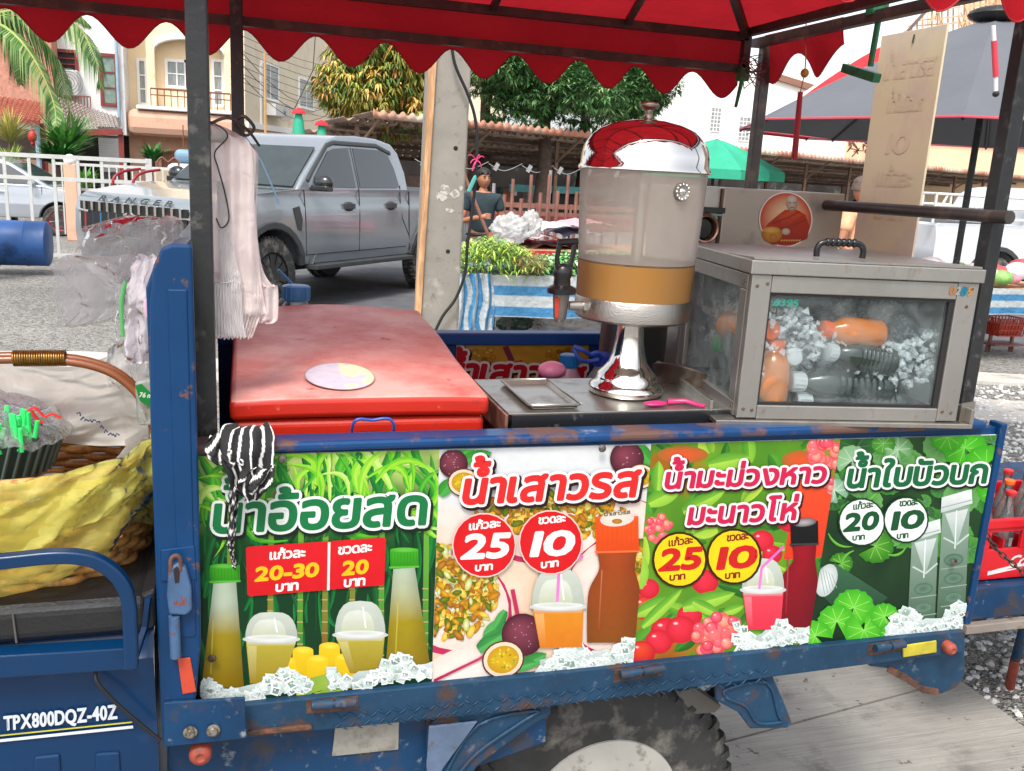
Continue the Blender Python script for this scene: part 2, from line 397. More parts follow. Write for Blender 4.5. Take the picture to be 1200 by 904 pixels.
RUBBER = pm('tyre_rubber', '2a2a2a', .75, var=.25, scale=14, bump=.3, bscale=60, col2='7a756d', lo=.50, hi=.72, s2=12, rough2=.95)
STEEL = pm('brushed_steel', 'a9a49c', .3, metal=.9, var=.1, scale=4, bump=.03, bscale=200, col2='7b756d', lo=.5, hi=.75, s2=9, rough2=.5)
CHROME = pm('polished_steel', 'd8d4ce', .08, metal=1, var=.03, scale=3, bump=.01, bscale=30)
WETST = pm('wet_steel', 'a8a29a', .16, metal=1, var=.1, scale=4, bump=.4, bscale=330)
ALU = pm('aluminium_frame', '9b9893', .36, metal=.75, var=.14, scale=5, bump=.1, bscale=90, col2='857b70', lo=.58, hi=.74, s2=30, rough2=.6, stretch=(1, 1, .6))
RED_BOX = pm('red_painted_box', 'b82412', .38, var=.1, scale=5, bump=.12, bscale=40, col2='8e2417', lo=.62, hi=.72, s2=20, rough2=.6, col3='d9695c', lo3=.66, hi3=.8, s3=60)
RED_LID = pm('worn_red_lid_sky_sheen', 'b8402f', .5, var=.12, scale=4, bump=.25, bscale=45, col2='cf958c', lo=.30, hi=.62, s2=5, rough2=.42, col3='8e2a22', lo3=.66, hi3=.72, s3=26)  # pale pink patches put the sky's sheen into the colour; dark specks are wear
CANVAS = None
def canvas():
    m = bpy.data.materials.new('red_canvas'); m.use_nodes = True; n = m.node_tree.nodes; L = m.node_tree.links; n.clear()
    o = n.new('ShaderNodeOutputMaterial'); d = n.new('ShaderNodeBsdfDiffuse'); t = n.new('ShaderNodeBsdfTranslucent'); x = n.new('ShaderNodeMixShader'); x.inputs[0].default_value = .42
    tc = n.new('ShaderNodeTexCoord'); q = n.new('ShaderNodeTexNoise'); q.inputs['Scale'].default_value = 5.5; q.inputs['Detail'].default_value = 6; L.new(tc.outputs['Object'], q.inputs[0])
    r = n.new('ShaderNodeMix'); r.data_type = 'RGBA'; r.inputs[6].default_value = (.29, .010, .016, 1); r.inputs[7].default_value = (.50, .020, .028, 1); L.new(q.outputs[0], r.inputs['Factor'])
    wv = n.new('ShaderNodeTexNoise'); wv.inputs['Scale'].default_value = 4; wv.inputs['Detail'].default_value = 5; L.new(tc.outputs['Object'], wv.inputs[0]); b = n.new('ShaderNodeBump'); b.inputs['Strength'].default_value = .5; b.inputs['Distance'].default_value = .06; L.new(wv.outputs[0], b.inputs['Height'])
    for k in (d, t): L.new(r.outputs[2], k.inputs[0]); L.new(b.outputs[0], k.inputs['Normal'])
    L.new(d.outputs[0], x.inputs[1]); L.new(t.outputs[0], x.inputs[2]); L.new(x.outputs[0], o.inputs[0]); return m
CANVAS = canvas()
cart = thing('drink_cart', 'blue three-wheeled drink cart with fruit juice signs on its side and a red scalloped canopy', 'food cart', (.7, 1.95, 0))
Y0 = 1.49
# bed floor, far wall, near wall
MB().bb(-.08, 1.52, 1.50, 2.44, .775, .80).build('bed_floor', BLUE_DK, cart, bevel=.002)
sw = MB().bb(-.088, 1.528, 1.4965, 1.515, .768, 1.226).build('side_wall', BLUE, cart, bevel=.002)
MB().bb(-.10, 1.485, 1.478, 1.532, 1.2265, 1.244).build('top_rail', pm('rail_paint', '0a3866', .3, spec=.35, var=.12, scale=6, bump=.08, col2='5c433c', lo=.5, hi=.56, s2=7, rough2=.6, col3='c9cdd2', lo3=.63, hi3=.72, s3=9), cart, bevel=.006)
MB().bb(1.5285, 1.545, 1.484, 1.52, .768, 1.236).build('side_wall_edge', BLUE, sw, bevel=.003)
MB().bb(-.08, 1.52, 2.44, 2.46, .80, 1.22).build('far_wall', NAVY, cart, bevel=.002)
MB().bb(-.08, 1.52, 2.425, 2.475, 1.221, 1.256).build('far_rail', pm('dark_blue_rail', '17407e', .35, var=.1), cart, bevel=.004)
MB().bb(1.505, 1.535, 1.52, 2.44, .80, 1.20).build('tailgate', BLUE_DK, cart, bevel=.003)
MB().bb(-.115, -.088, 1.50, 2.46, .78, 1.40).build('headboard', BLUE_DK, cart, bevel=.003)

# ---- four sign boards with their print
PR = vcol('printed_vinyl', .40, .25, .60, .72)
J = [(227, 535, 235, 827), (515, 527.3, 506, 799.6), (763, 520.8, 741, 775.9), (985, 514.9, 946, 755.3), (1168, 510, 1127, 737)]
def board(k):
    a, b = J[k], J[k+1]; q = [(a[0], a[1]), (b[0], b[1]), (b[2], b[3]), (a[2], a[3])]
    mb = MB(); mb.prism([at(x, y, Y=Y0+.0005) for x, y in q], (0, .005, 0)); return q, mb.build('sign_board', pm('white_sign_sheet', 'd9dad7', .3, var=.03), cart)
def fin(A, parent, name='printed_picture'): return A.mb.build(name, PR, parent)
TH = {'sugar': 'น้ำอ้อยสด', 'pass': 'น้ำเสาวรส', 'k1': 'น้ำมะม่วงหาว', 'k2': 'มะนาวโห่', 'bai': 'น้ำใบบัวบก', 'glass': 'แก้วละ', 'bot': 'ขวดละ', 'baht': 'บาท'}
rnd = random.Random(3)
# board 1: sugar cane
q, bo = board(0); tag(bo, 'green sugar cane juice sign board with two bottles and two cups'); A = Art(q, Y0)
A.noisebg(q, 46, 40, lambda u, v: mixc(mixc(lin('c9dc7a'), lin('2f8a33'), min(1, v*2.6+nz(u, v, 14, 1)*.8-.3)), lin('06391c'), min(1, max(0, v*2.2-.35+nz(u, v, 9, 2)*.7))))
for i in range(90):
    x = 228+rnd.random()*285; y = 600+rnd.random()*200; h = 30+rnd.random()*90
    c = rnd.choice([('0b5a28', '0e7a34'), ('0a4a22', '116b2e'), ('128a3a', '0c5c2a'), ('053018', '0a4a22')]); A.blade(x, y, x+rnd.uniform(-22, 22), y-h, 3+rnd.random()*5, c[0], c[1], rnd.uniform(-.2, .2))
for x in (268, 316, 380, 412, 498, 351, 446): A.stroke([(x, 790), (x+2, 600)], 6.5, '3d7f2a' if x % 4 else '8a3d22', '6fae3a'); [A.stroke([(x-3, y), (x+4, y)], 1.5, 'b8a06a') for y in range(690, 790, 13)]
for i in range(120):
    x = 225+rnd.random()*292; y = 560+rnd.random()*75; h = 25+rnd.random()*70; c = rnd.choice([('4fb51e', '8bd62e'), ('2f9a26', '63c232'), ('7ccf2a', 'b6e552'), ('1a7a2c', '3da532'), ('a4dc4a', 'd2ee8a'), ('0f6a2c', '1d8a34')])
    A.blade(x, y, x+rnd.uniform(-60, 60), y-h, 4+rnd.random()*6, c[0], c[1], rnd.uniform(-.45, .45))
for a in ((300, 545, 372, 600, 9, -.5), (372, 600, 330, 545, 8, .4), (372, 568, 420, 540, 8, -.5), (430, 560, 480, 585, 9, -.5), (440, 565, 512, 556, 8, -.3), (232, 560, 262, 600, 9, -.6), (470, 600, 505, 545, 8, .4), (228, 590, 250, 655, 8, -.4), (395, 600, 425, 560, 7, .3), (492, 590, 510, 640, 8, -.3)): A.blade(*a[:5], '5cc41d', 'a6e03c', a[5])
def bottle(A, xl, xr, yc0, yc1, bl, br, yb, cap, cap2, top, mid, base, nk=.12, ys=None, waist=None):
    w = xr-xl; n = [(xl+w*nk, yc1), (xr-w*nk, yc1)]; L_ = [(xl+w*nk, yc1)]; R_ = [(xr-w*nk, yc1)]; ys = ys or yc1+(yb-yc1)*.28
    if waist: wq = (yb-yc1)/106; L_ += [(xl+waist, yc1+20*wq), (bl*.7+xl*.3, yc1+42*wq), (bl, yc1+66*wq)]; R_ += [(xr-waist, yc1+20*wq), (br*.7+xr*.3, yc1+42*wq), (br, yc1+66*wq)]
    L_.append((bl, yb)); R_.append((br, yb)); L_ = [tuple(p) for p in smoothpts([(x, y, 0) for x, y in L_], 4)]; R_ = [tuple(p) for p in smoothpts([(x, y, 0) for x, y in R_], 4)]
    s = A; s.nl(); ct, cm, cb = lin(top), lin(mid), lin(base); dk = lambda c: tuple(k*.62 for k in c)
    for i in range(len(L_)-1):
        for j in range(6):
            u, u2 = j/6, (j+1)/6; sh = lambda c, u: mixc(c, dk(c), abs(u-.42)**1.6*2.2)
            P = lambda r, u: (L_[r][0]*(1-u)+R_[r][0]*u, L_[r][1]*(1-u)+R_[r][1]*u)
            def cc(r): y = L_[r][1]; return mixc(ct, cm, min(1, max(0, (y-ys+6)/10))) if y < ys+8 else mixc(cm, cb, (y-ys)/(yb-ys))
            s.piece([P(i, u), P(i, u2), P(i+1, u2), P(i+1, u)], [sh(cc(i), u), sh(cc(i), u2), sh(cc(i+1), u2), sh(cc(i+1), u)])
    s.poly([(xl, yc0+2), (xr, yc0), (xr+.5, yc1), (xl+.5, yc1+2)], cap, cap2); s.ell((xl+xr)/2, yc0+1.5, w/2, 3, mixs(cap, 'ffffff', .25), cap)
    for k in range(9): x = xl+w*(k+.5)/9; s.stroke([(x, yc0+4), (x, yc1-2)], .7, cap2)
    s.stroke([(xl-1, yc1), (xr+1, yc1-1)], 2.2, mixs(cap, 'ffffff', .15)); s.stroke([(bl+(br-bl)*.28, ys+12), (bl+(br-bl)*.22, yb-16)], 1.6, mixs(mid, 'ffffff', .25), mid)
bottle(A, 246, 281, 662, 682, 236, 286, 806, '3fae1c', '2c8a14', 'b9c9b2', 'ab9a1a', '8a6f10', ys=714)
bottle(A, 457, 490, 643, 665, 451, 506, 792, '3fae1c', '2c8a14', 'b9c9b2', 'b0a01a', '8f7412', ys=694)
for (x, y) in ((355, 762), (386, 757), (335, 774), (372, 772), (405, 770)):
    A.poly([(x-12, y), (x+12, y-1), (x+14, y+36), (x-13, y+38)], 'e9c81a', 'd8ae10'); A.ell(x, y, 12, 4.5, 'f6e04a', 'e6c222')
A.cup(284, 352, 719, 750, 800, 293, 331, 'b9ad3e', '98801a'); A.cup(389, 455, 706, 745, 788, 410, 446, 'b9ad3e', '98801a')
for a in ((360, 800, 398, 790), (352, 812, 402, 796), (372, 816, 412, 800)): A.stroke([a[:2], a[2:]], 9, '86a83a', 'a7c552'); A.ell(a[0], a[1], 5.5, 5, 'dede6a', 'a8b84a')
A.ice(236, 824, 362, 808, 27, 170, 1); A.ice(385, 808, 508, 790, 30, 170, 2)
A.poly([(290, 640), (450, 629), (452, 631), (450, 683), (448, 685), (293, 698), (290, 696), (288, 642)], 'e01b26', 'd5141f')
A.stroke([(385.5, 635), (384.5, 691)], 3, 'f3eee8')
W_ = 'fbfbf5'
A.text(TH['glass'], 316, 655, 357, 651.5, 15, [(.55, W_, 0, 0)]); A.text('20-30', 299, 680, 372, 674, 22, [(1.1, 'f7c41b', 0, 0)], .2); A.text(TH['baht'], 323, 692.5, 349, 690, 15, [(.6, W_, 0, 0)])
A.text(TH['bot'], 396, 649, 435, 645, 15, [(.55, W_, 0, 0)]); A.text('20', 401, 673, 430, 670.5, 22, [(1.1, 'f7c41b', 0, 0)], .2); A.text(TH['baht'], 403, 687, 427, 684.5, 15, [(.6, W_, 0, 0)])
A.text(TH['sugar'], 250, 623, 497, 613, 58, [(6.7, '10241a', 1.6, 2.2), (5.2, 'f2f8f3', 0, 0), (1.9, '157a44', 0, 0)], .14, gap=.1)
fin(A, bo)
# board 2: passion fruit
def passion(A, x, y, r, rot=0):
    A.ell(x, y, r, r*.88, '6a3a22', '5a2a1c', rot); A.ell(x, y, r*.93, r*.81, 'f3e8d8', 'e9d3b8', rot); A.ell(x, y, r*.76, r*.64, 'd9b41c', 'c99612', rot)
    rr = random.Random(int(x))
    for i in range(26): a = rr.random()*6.28; d = sqrt(rr.random())*r*.6; A.ell(x+d*cos(a), y+d*.85*sin(a), r*.10, r*.05, rr.choice(['5a5a14', 'f0dc5a', 'e8b820', '8a7a12']), rr.choice(['d9a818', 'c9c43a']), a, 8)
def purple(A, x, y, r):
    A.ell(x, y, r, r, '8a3f50', '431526', hx=-.25, hy=-.3)
    rr = random.Random(int(x+y))
    for i in range(14): a = rr.random()*6.28; d = rr.random()*r*.8; A.ell(x+d*cos(a), y+d*sin(a), 1, .8, 'd9a6b2', '8a4a5a', 0, 6)
q, bo = board(1); tag(bo, 'passion fruit juice sign board with red lettering and an orange bottle'); A = Art(q, Y0)
def bgp(u, v):
    b = mixc(lin('e6e8ea'), lin('efd9c0'), min(1, max(0, v*3-.6)))
    return mixc(b, mixc(lin('d79a6a'), lin('f3e6d2'), nz(u, v, 5, 4)), min(1, max(0, v*2.2-.4)))
A.noisebg(q, 40, 36, bgp)
for (x, y, rx, ry, ro) in ((672, 620, 105, 42, -.1), (525, 705, 78, 62, .45), (720, 700, 60, 75, .3), (530, 800, 90, 34, -.5)):
    A.ell(x, y, rx, ry, 'b02a5a', 'c22a5c', ro); A.ell(x, y-3, rx*.95, ry*.92, 'f6eee6', 'f2d8cc', ro, n=28)
for (x, y, rx, ry, n) in ((645, 604, 88, 27, 420), (530, 692, 52, 54, 520), (738, 668, 24, 44, 140)):
    for i in range(n):
        a = rnd.random()*6.28; d = sqrt(rnd.random()); c = rnd.choice([('e6b028', 'b87a10'), ('f3dc6a', 'd9a820'), ('7a8a1a', '4a5a10'), ('c9882a', '8a5510'), ('e8ecc0', 'b0b43a'), ('d99a1a', 'a86a12')])
        r = 2+rnd.random()*5; A.ell(x+rx*d*cos(a), y+ry*d*sin(a), r*1.25, r*.6, c[0], c[1], rnd.random()*3, 10)
A.stroke([(508, 797), (560, 772), (600, 745)], 3, 'b21a4e', 'd8477a'); A.stroke([(600, 690), (606, 720), (596, 750)], 5, 'c22a5c')
for a in ((515, 545, 560, 520), (540, 540, 576, 530), (515, 580, 530, 560), (752, 540, 762, 565), (745, 520, 765, 545)): A.blade(*a, 16, '2f8a2c', '4fb04a')
purple(A, 531, 543, 17); passion(A, 543, 565, 19); purple(A, 734, 537, 20); passion(A, 750, 558, 17)
for a in ((560, 760, 600, 735, 20), (590, 728, 565, 745, 16), (592, 715, 578, 738, 12), (610, 780, 640, 765, 16), (600, 782, 628, 775, 14)): A.blade(*a[:4], a[4], '2a7f3a', '57b25a')
purple(A, 612, 743, 25); passion(A, 589, 772, 25, -.3)
A.ice(632, 788, 741, 772, 30, 150, 5)
bottle(A, 697, 747, 604, 646, 687, 749, 752, 'ef5a1c', 'd9460f', 'a9481a', 'a8471a', '8a4c12', nk=.04, ys=655, waist=4)
A.ell(722, 607, 20, 9, 'e8e0d0', 'd8d2c8', -.1); A.ell(722, 610, 6, 3, 'c9882a', 'a8641a'); A.text(TH['pass'], 707, 604, 737, 601, 6, [(.3, '7a5a3a', 0, 0)])
A.ell(722, 604.5, 25, 11, 'ef6a2c', 'ef5a1c') if False else None
A.cup(619, 687, 667, 711, 757, 632, 681, 'e08f24', 'd87a18', 'c9c4b4'); A.stroke([(652, 704), (654, 668), (682, 650)], 3.6, 'f08ad0', 'e06ac0')
A.ice(640, 788, 741, 770, 24, 90, 6)
for (x, y) in ((566.4, 637.7), (644.3, 634.4)): A.ell(x, y, 37.6, 38, 'f6e9e0', 'f3c8c0'); A.ell(x, y, 36, 36.4, 'dd1f26', 'd8141c')
A.text(TH['glass'], 549, 620, 585, 616, 13, [(.5, W_, 0, 0)]); A.text('25', 540, 653, 592, 651, 39, [(1.7, 'f4f2ec', 0, 0)], .28); A.text(TH['baht'], 556, 668, 576, 666, 12, [(.5, W_, 0, 0)])
A.text(TH['bot'], 630, 613, 661, 610, 13, [(.5, W_, 0, 0)]); A.text('10', 621, 650, 668, 648, 39, [(1.7, 'f4f2ec', 0, 0)], .28); A.text(TH['baht'], 633, 664.5, 653, 662, 12, [(.5, W_, 0, 0)])
A.text(TH['pass'], 541, 589, 744, 580, 50, [(6.3, '2a1416', 1.8, 2.2), (5.0, 'f7f3f0', 0, 0), (1.9, 'e02a2a', 0, 0)], .22, gap=.1)
fin(A, bo)
# board 3: red berries
def berry(A, x, y, r, c1='f58a90', c2='d22a44'): A.ell(x, y, r, r*.95, c1, c2, hx=-.2, hy=-.3, n=14); A.ell(x-r*.3, y-r*.4, r*.25, r*.2, 'fbd9d2', c1, n=8)
def cluster(A, x, y, rx, ry, n, r, seed):
    rr = random.Random(seed)
    for i in range(n): a = rr.random()*6.28; d = sqrt(rr.random()); berry(A, x+rx*d*cos(a), y+ry*d*sin(a), r*rr.uniform(.85, 1.15), rr.choice(['f7a08a', 'f27a8a', 'f6b49a', 'ef6a7a']), rr.choice(['d92a48', 'e2485a', 'e86a5a']))
q, bo = board(2); tag(bo, 'sign board of red berries with crimson lettering and a dark red bottle'); A = Art(q, Y0)
A.noisebg(q, 40, 36, lambda u, v: mixc(mixc(lin('2f6f1a'), lin('8fc02a'), nz(u, v, 6, 8)), lin('c23a1c') if nz(u, v, 4, 12) > .62 else lin('4a8a22'), nz(u, v, 3, 9)))
for i in range(60):
    x = 745+rnd.random()*230; y = 525+rnd.random()*235; c = rnd.choice([('3f8f24', '8cc63a'), ('2a7020', '5aa532'), ('b8d84a', '6aa82a'), ('1f5a1c', '3f8a2a')]); a = rnd.random()*6.28; l = 25+rnd.random()*40
    A.blade(x, y, x+l*cos(a), y+l*.7*sin(a), 10+rnd.random()*14, c[0], c[1], rnd.uniform(-.15, .15))
for (x, y, rx, ry) in ((800, 533, 30, 10), (938, 540, 22, 12)): A.ell(x, y, rx, ry, 'e8542a', 'a86a2a')
A.poly([(934, 562), (980, 560), (972, 652), (918, 656)], 'f0502a', 'e03a20')
for (x, y, r) in ((826, 682, 16), (893, 634, 14), (905, 650, 12), (780, 740, 18), (755, 712, 16), (772, 752, 16), (808, 722, 15), (760, 690, 13), (752, 765, 16), (925, 610, 15), (798, 738, 18)): A.ell(x, y, r, r*.9, rnd.choice(['f0344a', 'f2502c', 'e8304a']), 'c81a2c', hx=-.2, hy=-.3); A.ell(x-r*.35, y-r*.4, r*.2, r*.12, 'fbe0d8', 'f0405a', n=8)
for a in ((745, 720, 788, 700, 18), (752, 735, 800, 690, 14), (800, 712, 862, 695, 20), (812, 705, 845, 722, 14), (747, 690, 752, 650, 22), (848, 718, 872, 710, 12), (760, 590, 800, 570, 22), (800, 600, 850, 575, 18), (770, 575, 772, 540, 16), (830, 545, 880, 535, 20)): A.blade(*a[:4], a[4], '4f9a2a', 'a8d84a')
cluster(A, 772, 619, 14, 15, 24, 4.5, 1); cluster(A, 965, 536, 22, 18, 30, 6.5, 2); cluster(A, 840, 745, 30, 22, 46, 7, 3)
cluster(A, 972, 568, 8, 8, 6, 5, 4)
A.ice(862, 762, 948, 748, 34, 150, 8)
bottle(A, 926, 958, 610, 638, 910, 957, 735, '17181a', '0c0d0e', '8a1024', '9c0c20', '76061a', nk=.06, ys=642, waist=3); A.ell(942, 612, 14, 5, 'b8aeb0', '5a5a5e', -.1)
A.cup(866, 921, 656, 692, 737, 876, 914, 'e8485a', 'e02f48', 'd2c8c6'); A.stroke([(889, 690), (892, 665), (918, 640)], 3.2, 'f08ad0', 'e06ac0')
A.ice(872, 762, 948, 746, 24, 80, 9)
for (x, y) in ((795.8, 655.6), (859.4, 651.8)): A.ell(x, y, 32.6, 33, '2a1408', '3a1c0c'); A.ell(x, y, 29.8, 30.4, 'f2dc1e', 'f0d010')
R_ = 'd02020'
A.text(TH['glass'], 783, 640, 811, 636, 12, [(.45, '8a2014', 0, 0)]); A.text('25', 772, 668, 818, 665, 34, [(1.8, R_, 0, 0)], .28); A.text(TH['baht'], 784, 680, 802, 678, 11, [(.45, '8a2014', 0, 0)])
A.text(TH['bot'], 851, 634, 876, 631, 12, [(.45, '8a2014', 0, 0)]); A.text('10', 840, 666, 883, 663, 34, [(1.8, R_, 0, 0)], .28); A.text(TH['baht'], 849, 678, 866, 676, 11, [(.45, '8a2014', 0, 0)])
A.text(TH['k1'], 778, 572, 965, 565, 33, [(5.0, '3a1018', 1.2, 1.6), (4.0, 'f7f0f2', 0, 0), (1.3, 'd21f4e', 0, 0)], .22, gap=.1)
A.text(TH['k2'], 805, 614, 930, 608, 34, [(5.0, '3a1018', 1.2, 1.6), (4.0, 'f7f0f2', 0, 0), (1.3, 'd21f4e', 0, 0)], .22, gap=.1)
fin(A, bo)
# board 4: pennywort
q, bo = board(3); tag(bo, 'dark green leaf juice sign board at the tail end of the cart'); A = Art(q, Y0)
A.noisebg(q, 34, 36, lambda u, v: mixc(lin('0f2a1a'), lin('2f5a2a'), nz(u, v, 7, 15)*max(0, 1.1-v)))
def roundleaf(A, x, y, r, c1, c2, rot=0):
    A.nl(); a1, a2 = lin(c1), lin(c2); N = 30; R = []
    for k in range(N+1): a = rot+.35+k/N*(2*pi-.7); rr = r*(1+.05*sin(k*2.6)); R.append((x+rr*cos(a), y+rr*.9*sin(a)))
    for k in range(N): A.piece([(x, y), R[k], R[k+1]], [a1, a2, a2])
    for k in range(2, N, 4): A.stroke([(x, y), ((x+R[k][0]*5)/6*1+0, (y+R[k][1]*5)/6)], .9, mixs(c1, 'ffffff', .25))
for i in range(46):
    x = 965+rnd.random()*200; y = 515+rnd.random()*130; c = rnd.choice([('1f5a24', '3f8a34'), ('2a6a2a', '4f9a3a'), ('17401e', '2a6a2a'), ('3f7f3a', '6aa85a')]); roundleaf(A, x, y, 8+rnd.random()*14, c[0], c[1], rnd.random()*6)
roundleaf(A, 998, 540, 20, '9cc29a', '7fb07a', 2); roundleaf(A, 1052, 527, 18, 'a0cc9a', '5a9a52', 1); roundleaf(A, 1035, 520, 14, '5fae3a', '3f8a2a', 1); roundleaf(A, 978, 575, 16, 'a8c8b0', '7aa886', 1)
for a in ((1130, 525, 26), (1155, 545, 26), (1110, 512, 20), (1165, 575, 20), (1140, 500, 18)): roundleaf(A, a[0], a[1], a[2], '5cc82a', '3aa51c', rnd.random()*6)
for a in ((1025, 640, 22, 12), (985, 660, 14, 0)): roundleaf(A, a[0], a[1], a[2], '5aa82a', '2f7a1c', 3)
for a in ((970, 625, 1000, 640), (1000, 645, 985, 670), (1040, 650, 1062, 640), (1010, 590, 1030, 560), (1060, 560, 1090, 545)): A.blade(*a, 3, '7ac84a', '4a9a2a', .2)
A.poly([(958, 665), (978, 660), (1040, 700), (1000, 735), (965, 700)], '3a6a4a', '122a1c'); A.ell(968, 680, 12, 20, 'e6ecea', 'b9c4c0', .35); [A.stroke([(960+k*3.5, 664+k*2), (966+k*3.5, 697-k*2)], .9, '9aa8a4') for k in range(5)]
def pbottle(A, x0, x1, y0, y1, yb, lean):
    A.poly([(x0+1, y1), (x1-2, y1-6), (x1-2+lean, yb-3), (x0+lean, yb)], '8fa796', '42604a'); A.poly([(x0+4, y1+4), (x1-4, y1-2), ((x0+x1)/2, y1+42)], 'd5dedb', '8fa89a'); A.stroke([((x0+x1)/2, y1), ((x0+x1)/2-2, y1+45)], 1.3, 'e8f0ec')
    A.stroke([(x0+2, y1+32), ((x0+x1)/2, y1+40), (x1-3, y1+28)], 2, 'c3d2ca'); A.poly([(x0, y0+10), (x1, y0), (x1+1, y1-8), (x0-1, y1+3)], 'eef2f1', 'bfc9c7'); A.stroke([(x0, y0+22), (x1, y0+13)], 1.2, '9aa6a4')
    yy = y1+58
    while yy < yb:
        w = x1-x0; A.ell((x0+x1)/2+lean*.6, yy, w*.34, 7.5, '2c4a38', '5a7a66', -.12); A.ell((x0+x1)/2+lean*.6, yy, w*.26, 5, '4f6c58', '6a8a76', -.12); A.stroke([(x0+2+lean*.5, yy+11), (x1-2+lean*.6, yy+7)], 1.1, '93ab9d'); yy += 22
pbottle(A, 1103, 1138, 573, 598, 725, -6); pbottle(A, 1067, 1101, 608, 632, 728, -4)
for a in ((1000, 712, 24), (980, 728, 22), (1012, 738, 24), (955, 745, 20), (1036, 722, 17), (1044, 742, 14)): roundleaf(A, a[0], a[1], a[2], '6bd232', '3fae20', rnd.random()*6)
A.ice(1040, 744, 1128, 736, 28, 170, 12)
for (x, y, r) in ((1008.9, 611.6, 26.4), (1060.7, 608.8, 25.4)): A.ell(x, y, r+1.4, r+2, '1c4a2c', '123a20'); A.ell(x, y, r-.6, r, 'fafcf8', 'eef2ee')
G_ = '14532f'
A.text(TH['glass'], 999, 597, 1022, 594, 10.5, [(.4, G_, 0, 0)]); A.text('20', 988, 622, 1026, 619, 28, [(1.5, G_, 0, 0)], .28); A.text(TH['baht'], 998, 633, 1012, 631.5, 9.5, [(.4, G_, 0, 0)])
A.text(TH['bot'], 1053, 593, 1074, 591, 10.5, [(.4, G_, 0, 0)]); A.text('10', 1044, 620, 1079, 617, 28, [(1.5, G_, 0, 0)], .28); A.text(TH['baht'], 1050, 631, 1063, 629.5, 9.5, [(.4, G_, 0, 0)])
A.text(TH['bai'], 991, 571, 1153, 565, 38, [(4.9, '16281c', 1.2, 1.6), (3.9, 'f4faf5', 0, 0), (1.4, '14683c', 0, 0)], .22, gap=.09)
fin(A, bo)
# far board, seen over the near side
fq = [(535, 402), (690, 404), (690, 450), (535, 446)]
fb = MB().prism([at(x, y, Y=2.436) for x, y in fq], (0, .0035, 0)).build('sign_board', pm('white_sign_sheet', 'd9dad7'), cart); tag(fb, 'passion fruit sign board on the far wall of the bed'); A = Art(fq, 2.4355)
A.noisebg(fq, 24, 8, lambda u, v: mixc(mixc(lin('a8701c'), lin('d8a83a'), nz(u, v, 8, 3)), mixc(lin('8a3a3a'), lin('c9a07a'), nz(u, v, 6, 5)), min(1, max(0, nz(u, 0, 3, 6)*3-1.2))))
for i in range(40): A.ell(540+rnd.random()*40 if i % 2 else 635+rnd.random()*45, 408+rnd.random()*16, 4, 3, rnd.choice(['c9961c', '8a5a10', 'e0c04a']), '9a6a1a', n=8)
A.stroke([(592, 406), (600, 424)], 7, '7a3040'); A.stroke([(575, 432), (612, 424)], 4, 'b03a4a')
A.text(TH['pass'], 520, 446, 682, 452, 36, [(6, '201010', 1, 1.5), (4.6, 'f2ece8', 0, 0), (1.8, 'c81e2a', 0, 0)], .18, gap=.1)
fin(A, fb)
# bolts on the boards
for x, y in ((331, 538), (706, 526), (1118, 659+0), (248.5, 772)):
    p = at(x, y, Y=Y0-.012); MB().lathe([(0, .004), (.006, .003), (.0075, 0)], p, 12, Matrix.Rotation(radians(90), 3, 'X')).build('bolt', pm('weathered_bolt', '77706a', .5, metal=.7, col2='3a2a20', lo=.4, hi=.6, s2=60), cart, smooth=40)
# ---- chassis below the signs
def plate(name, pix, Y, dep, mat, parent=cart, bevel=.002, **k):
    pts, v = pp(pix, Y, dep); mb = MB(); mb.prism(pts, v); return mb.build(name, mat, parent, bevel=bevel, **k)
beam = plate('floor_beam', [(196, 836), (1131, 740), (1131, 764), (1040, 776), (600, 834), (196, 874)], 1.475, .05, BLUE_RUST)
# raised treads of the chequer plate
tb = MB()
for i in range(60):
    x = 395+i*8.5; 
    for j in range(2):
        y = 857-(x-300)*.108-8+j*12+ (i % 2)*3; a = radians(35 if (i+j) % 2 else -35)
        p = at(x, y, Y=1.4745); d = Vector((cos(a), 0, sin(a)))*.0085
        tb.tube([p-d, p-d*.3+Vector((0, -.0012, 0)), p+d*.3+Vector((0, -.0012, 0)), p+d], [.0006, .0016, .0016, .0006], 6)
tag(tb.build('tread', BLUE_RUST, beam, smooth=60))
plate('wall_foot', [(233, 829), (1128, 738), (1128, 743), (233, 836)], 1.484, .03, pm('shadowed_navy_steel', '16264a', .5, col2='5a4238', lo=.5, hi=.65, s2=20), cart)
plate('lower_beam', [(196, 868), (300, 860), (500, 842), (600, 832), (640, 826), (640, 870), (500, 920), (196, 920)], 1.51, .03, BLUE_DK)
plate('rust_seam', [(290, 858), (360, 851), (366, 852), (366, 856), (292, 863)], 1.468, .008, RUST)
plate('number_label', [(393, 850), (468, 843), (467, 879), (389, 887)], 1.506, .003, pm('worn_silver_label', '8d8a82', .5, metal=.3, var=.15, scale=12, col2='6a665e', s2=30, lo=.5, hi=.7))
for a in ([(500, 840), (500, 925), (505, 925), (506, 839)],): plate('panel_rib', a, 1.50, .01, BLUE_DK)
def hinge(x0, y0, x1, y1):
    h = MB(); a, b = at(x0, y0, Y=1.462), at(x1, y1, Y=1.462); m = a.lerp(b, .47); n = a.lerp(b, .53)
    h.tube([a, m], .0085, 14); h.tube([n, b], .0085, 14); h.tube([a.lerp(b, .02), b.lerp(a, .02)], .006, 10)
    o = h.build('hinge', BLUE_RUST, cart, smooth=40)
    MB().prism([a+V(-.008, .012, -.024), b+V(.006, .012, -.024), b+V(.006, .012, .004), a+V(-.008, .012, .004)], (0, .004, 0)).build('hinge_plate', RUST, o, bevel=.001)
hinge(365, 827, 417, 823); hinge(727, 791, 777, 783); hinge(1026, 760, 1060, 755)
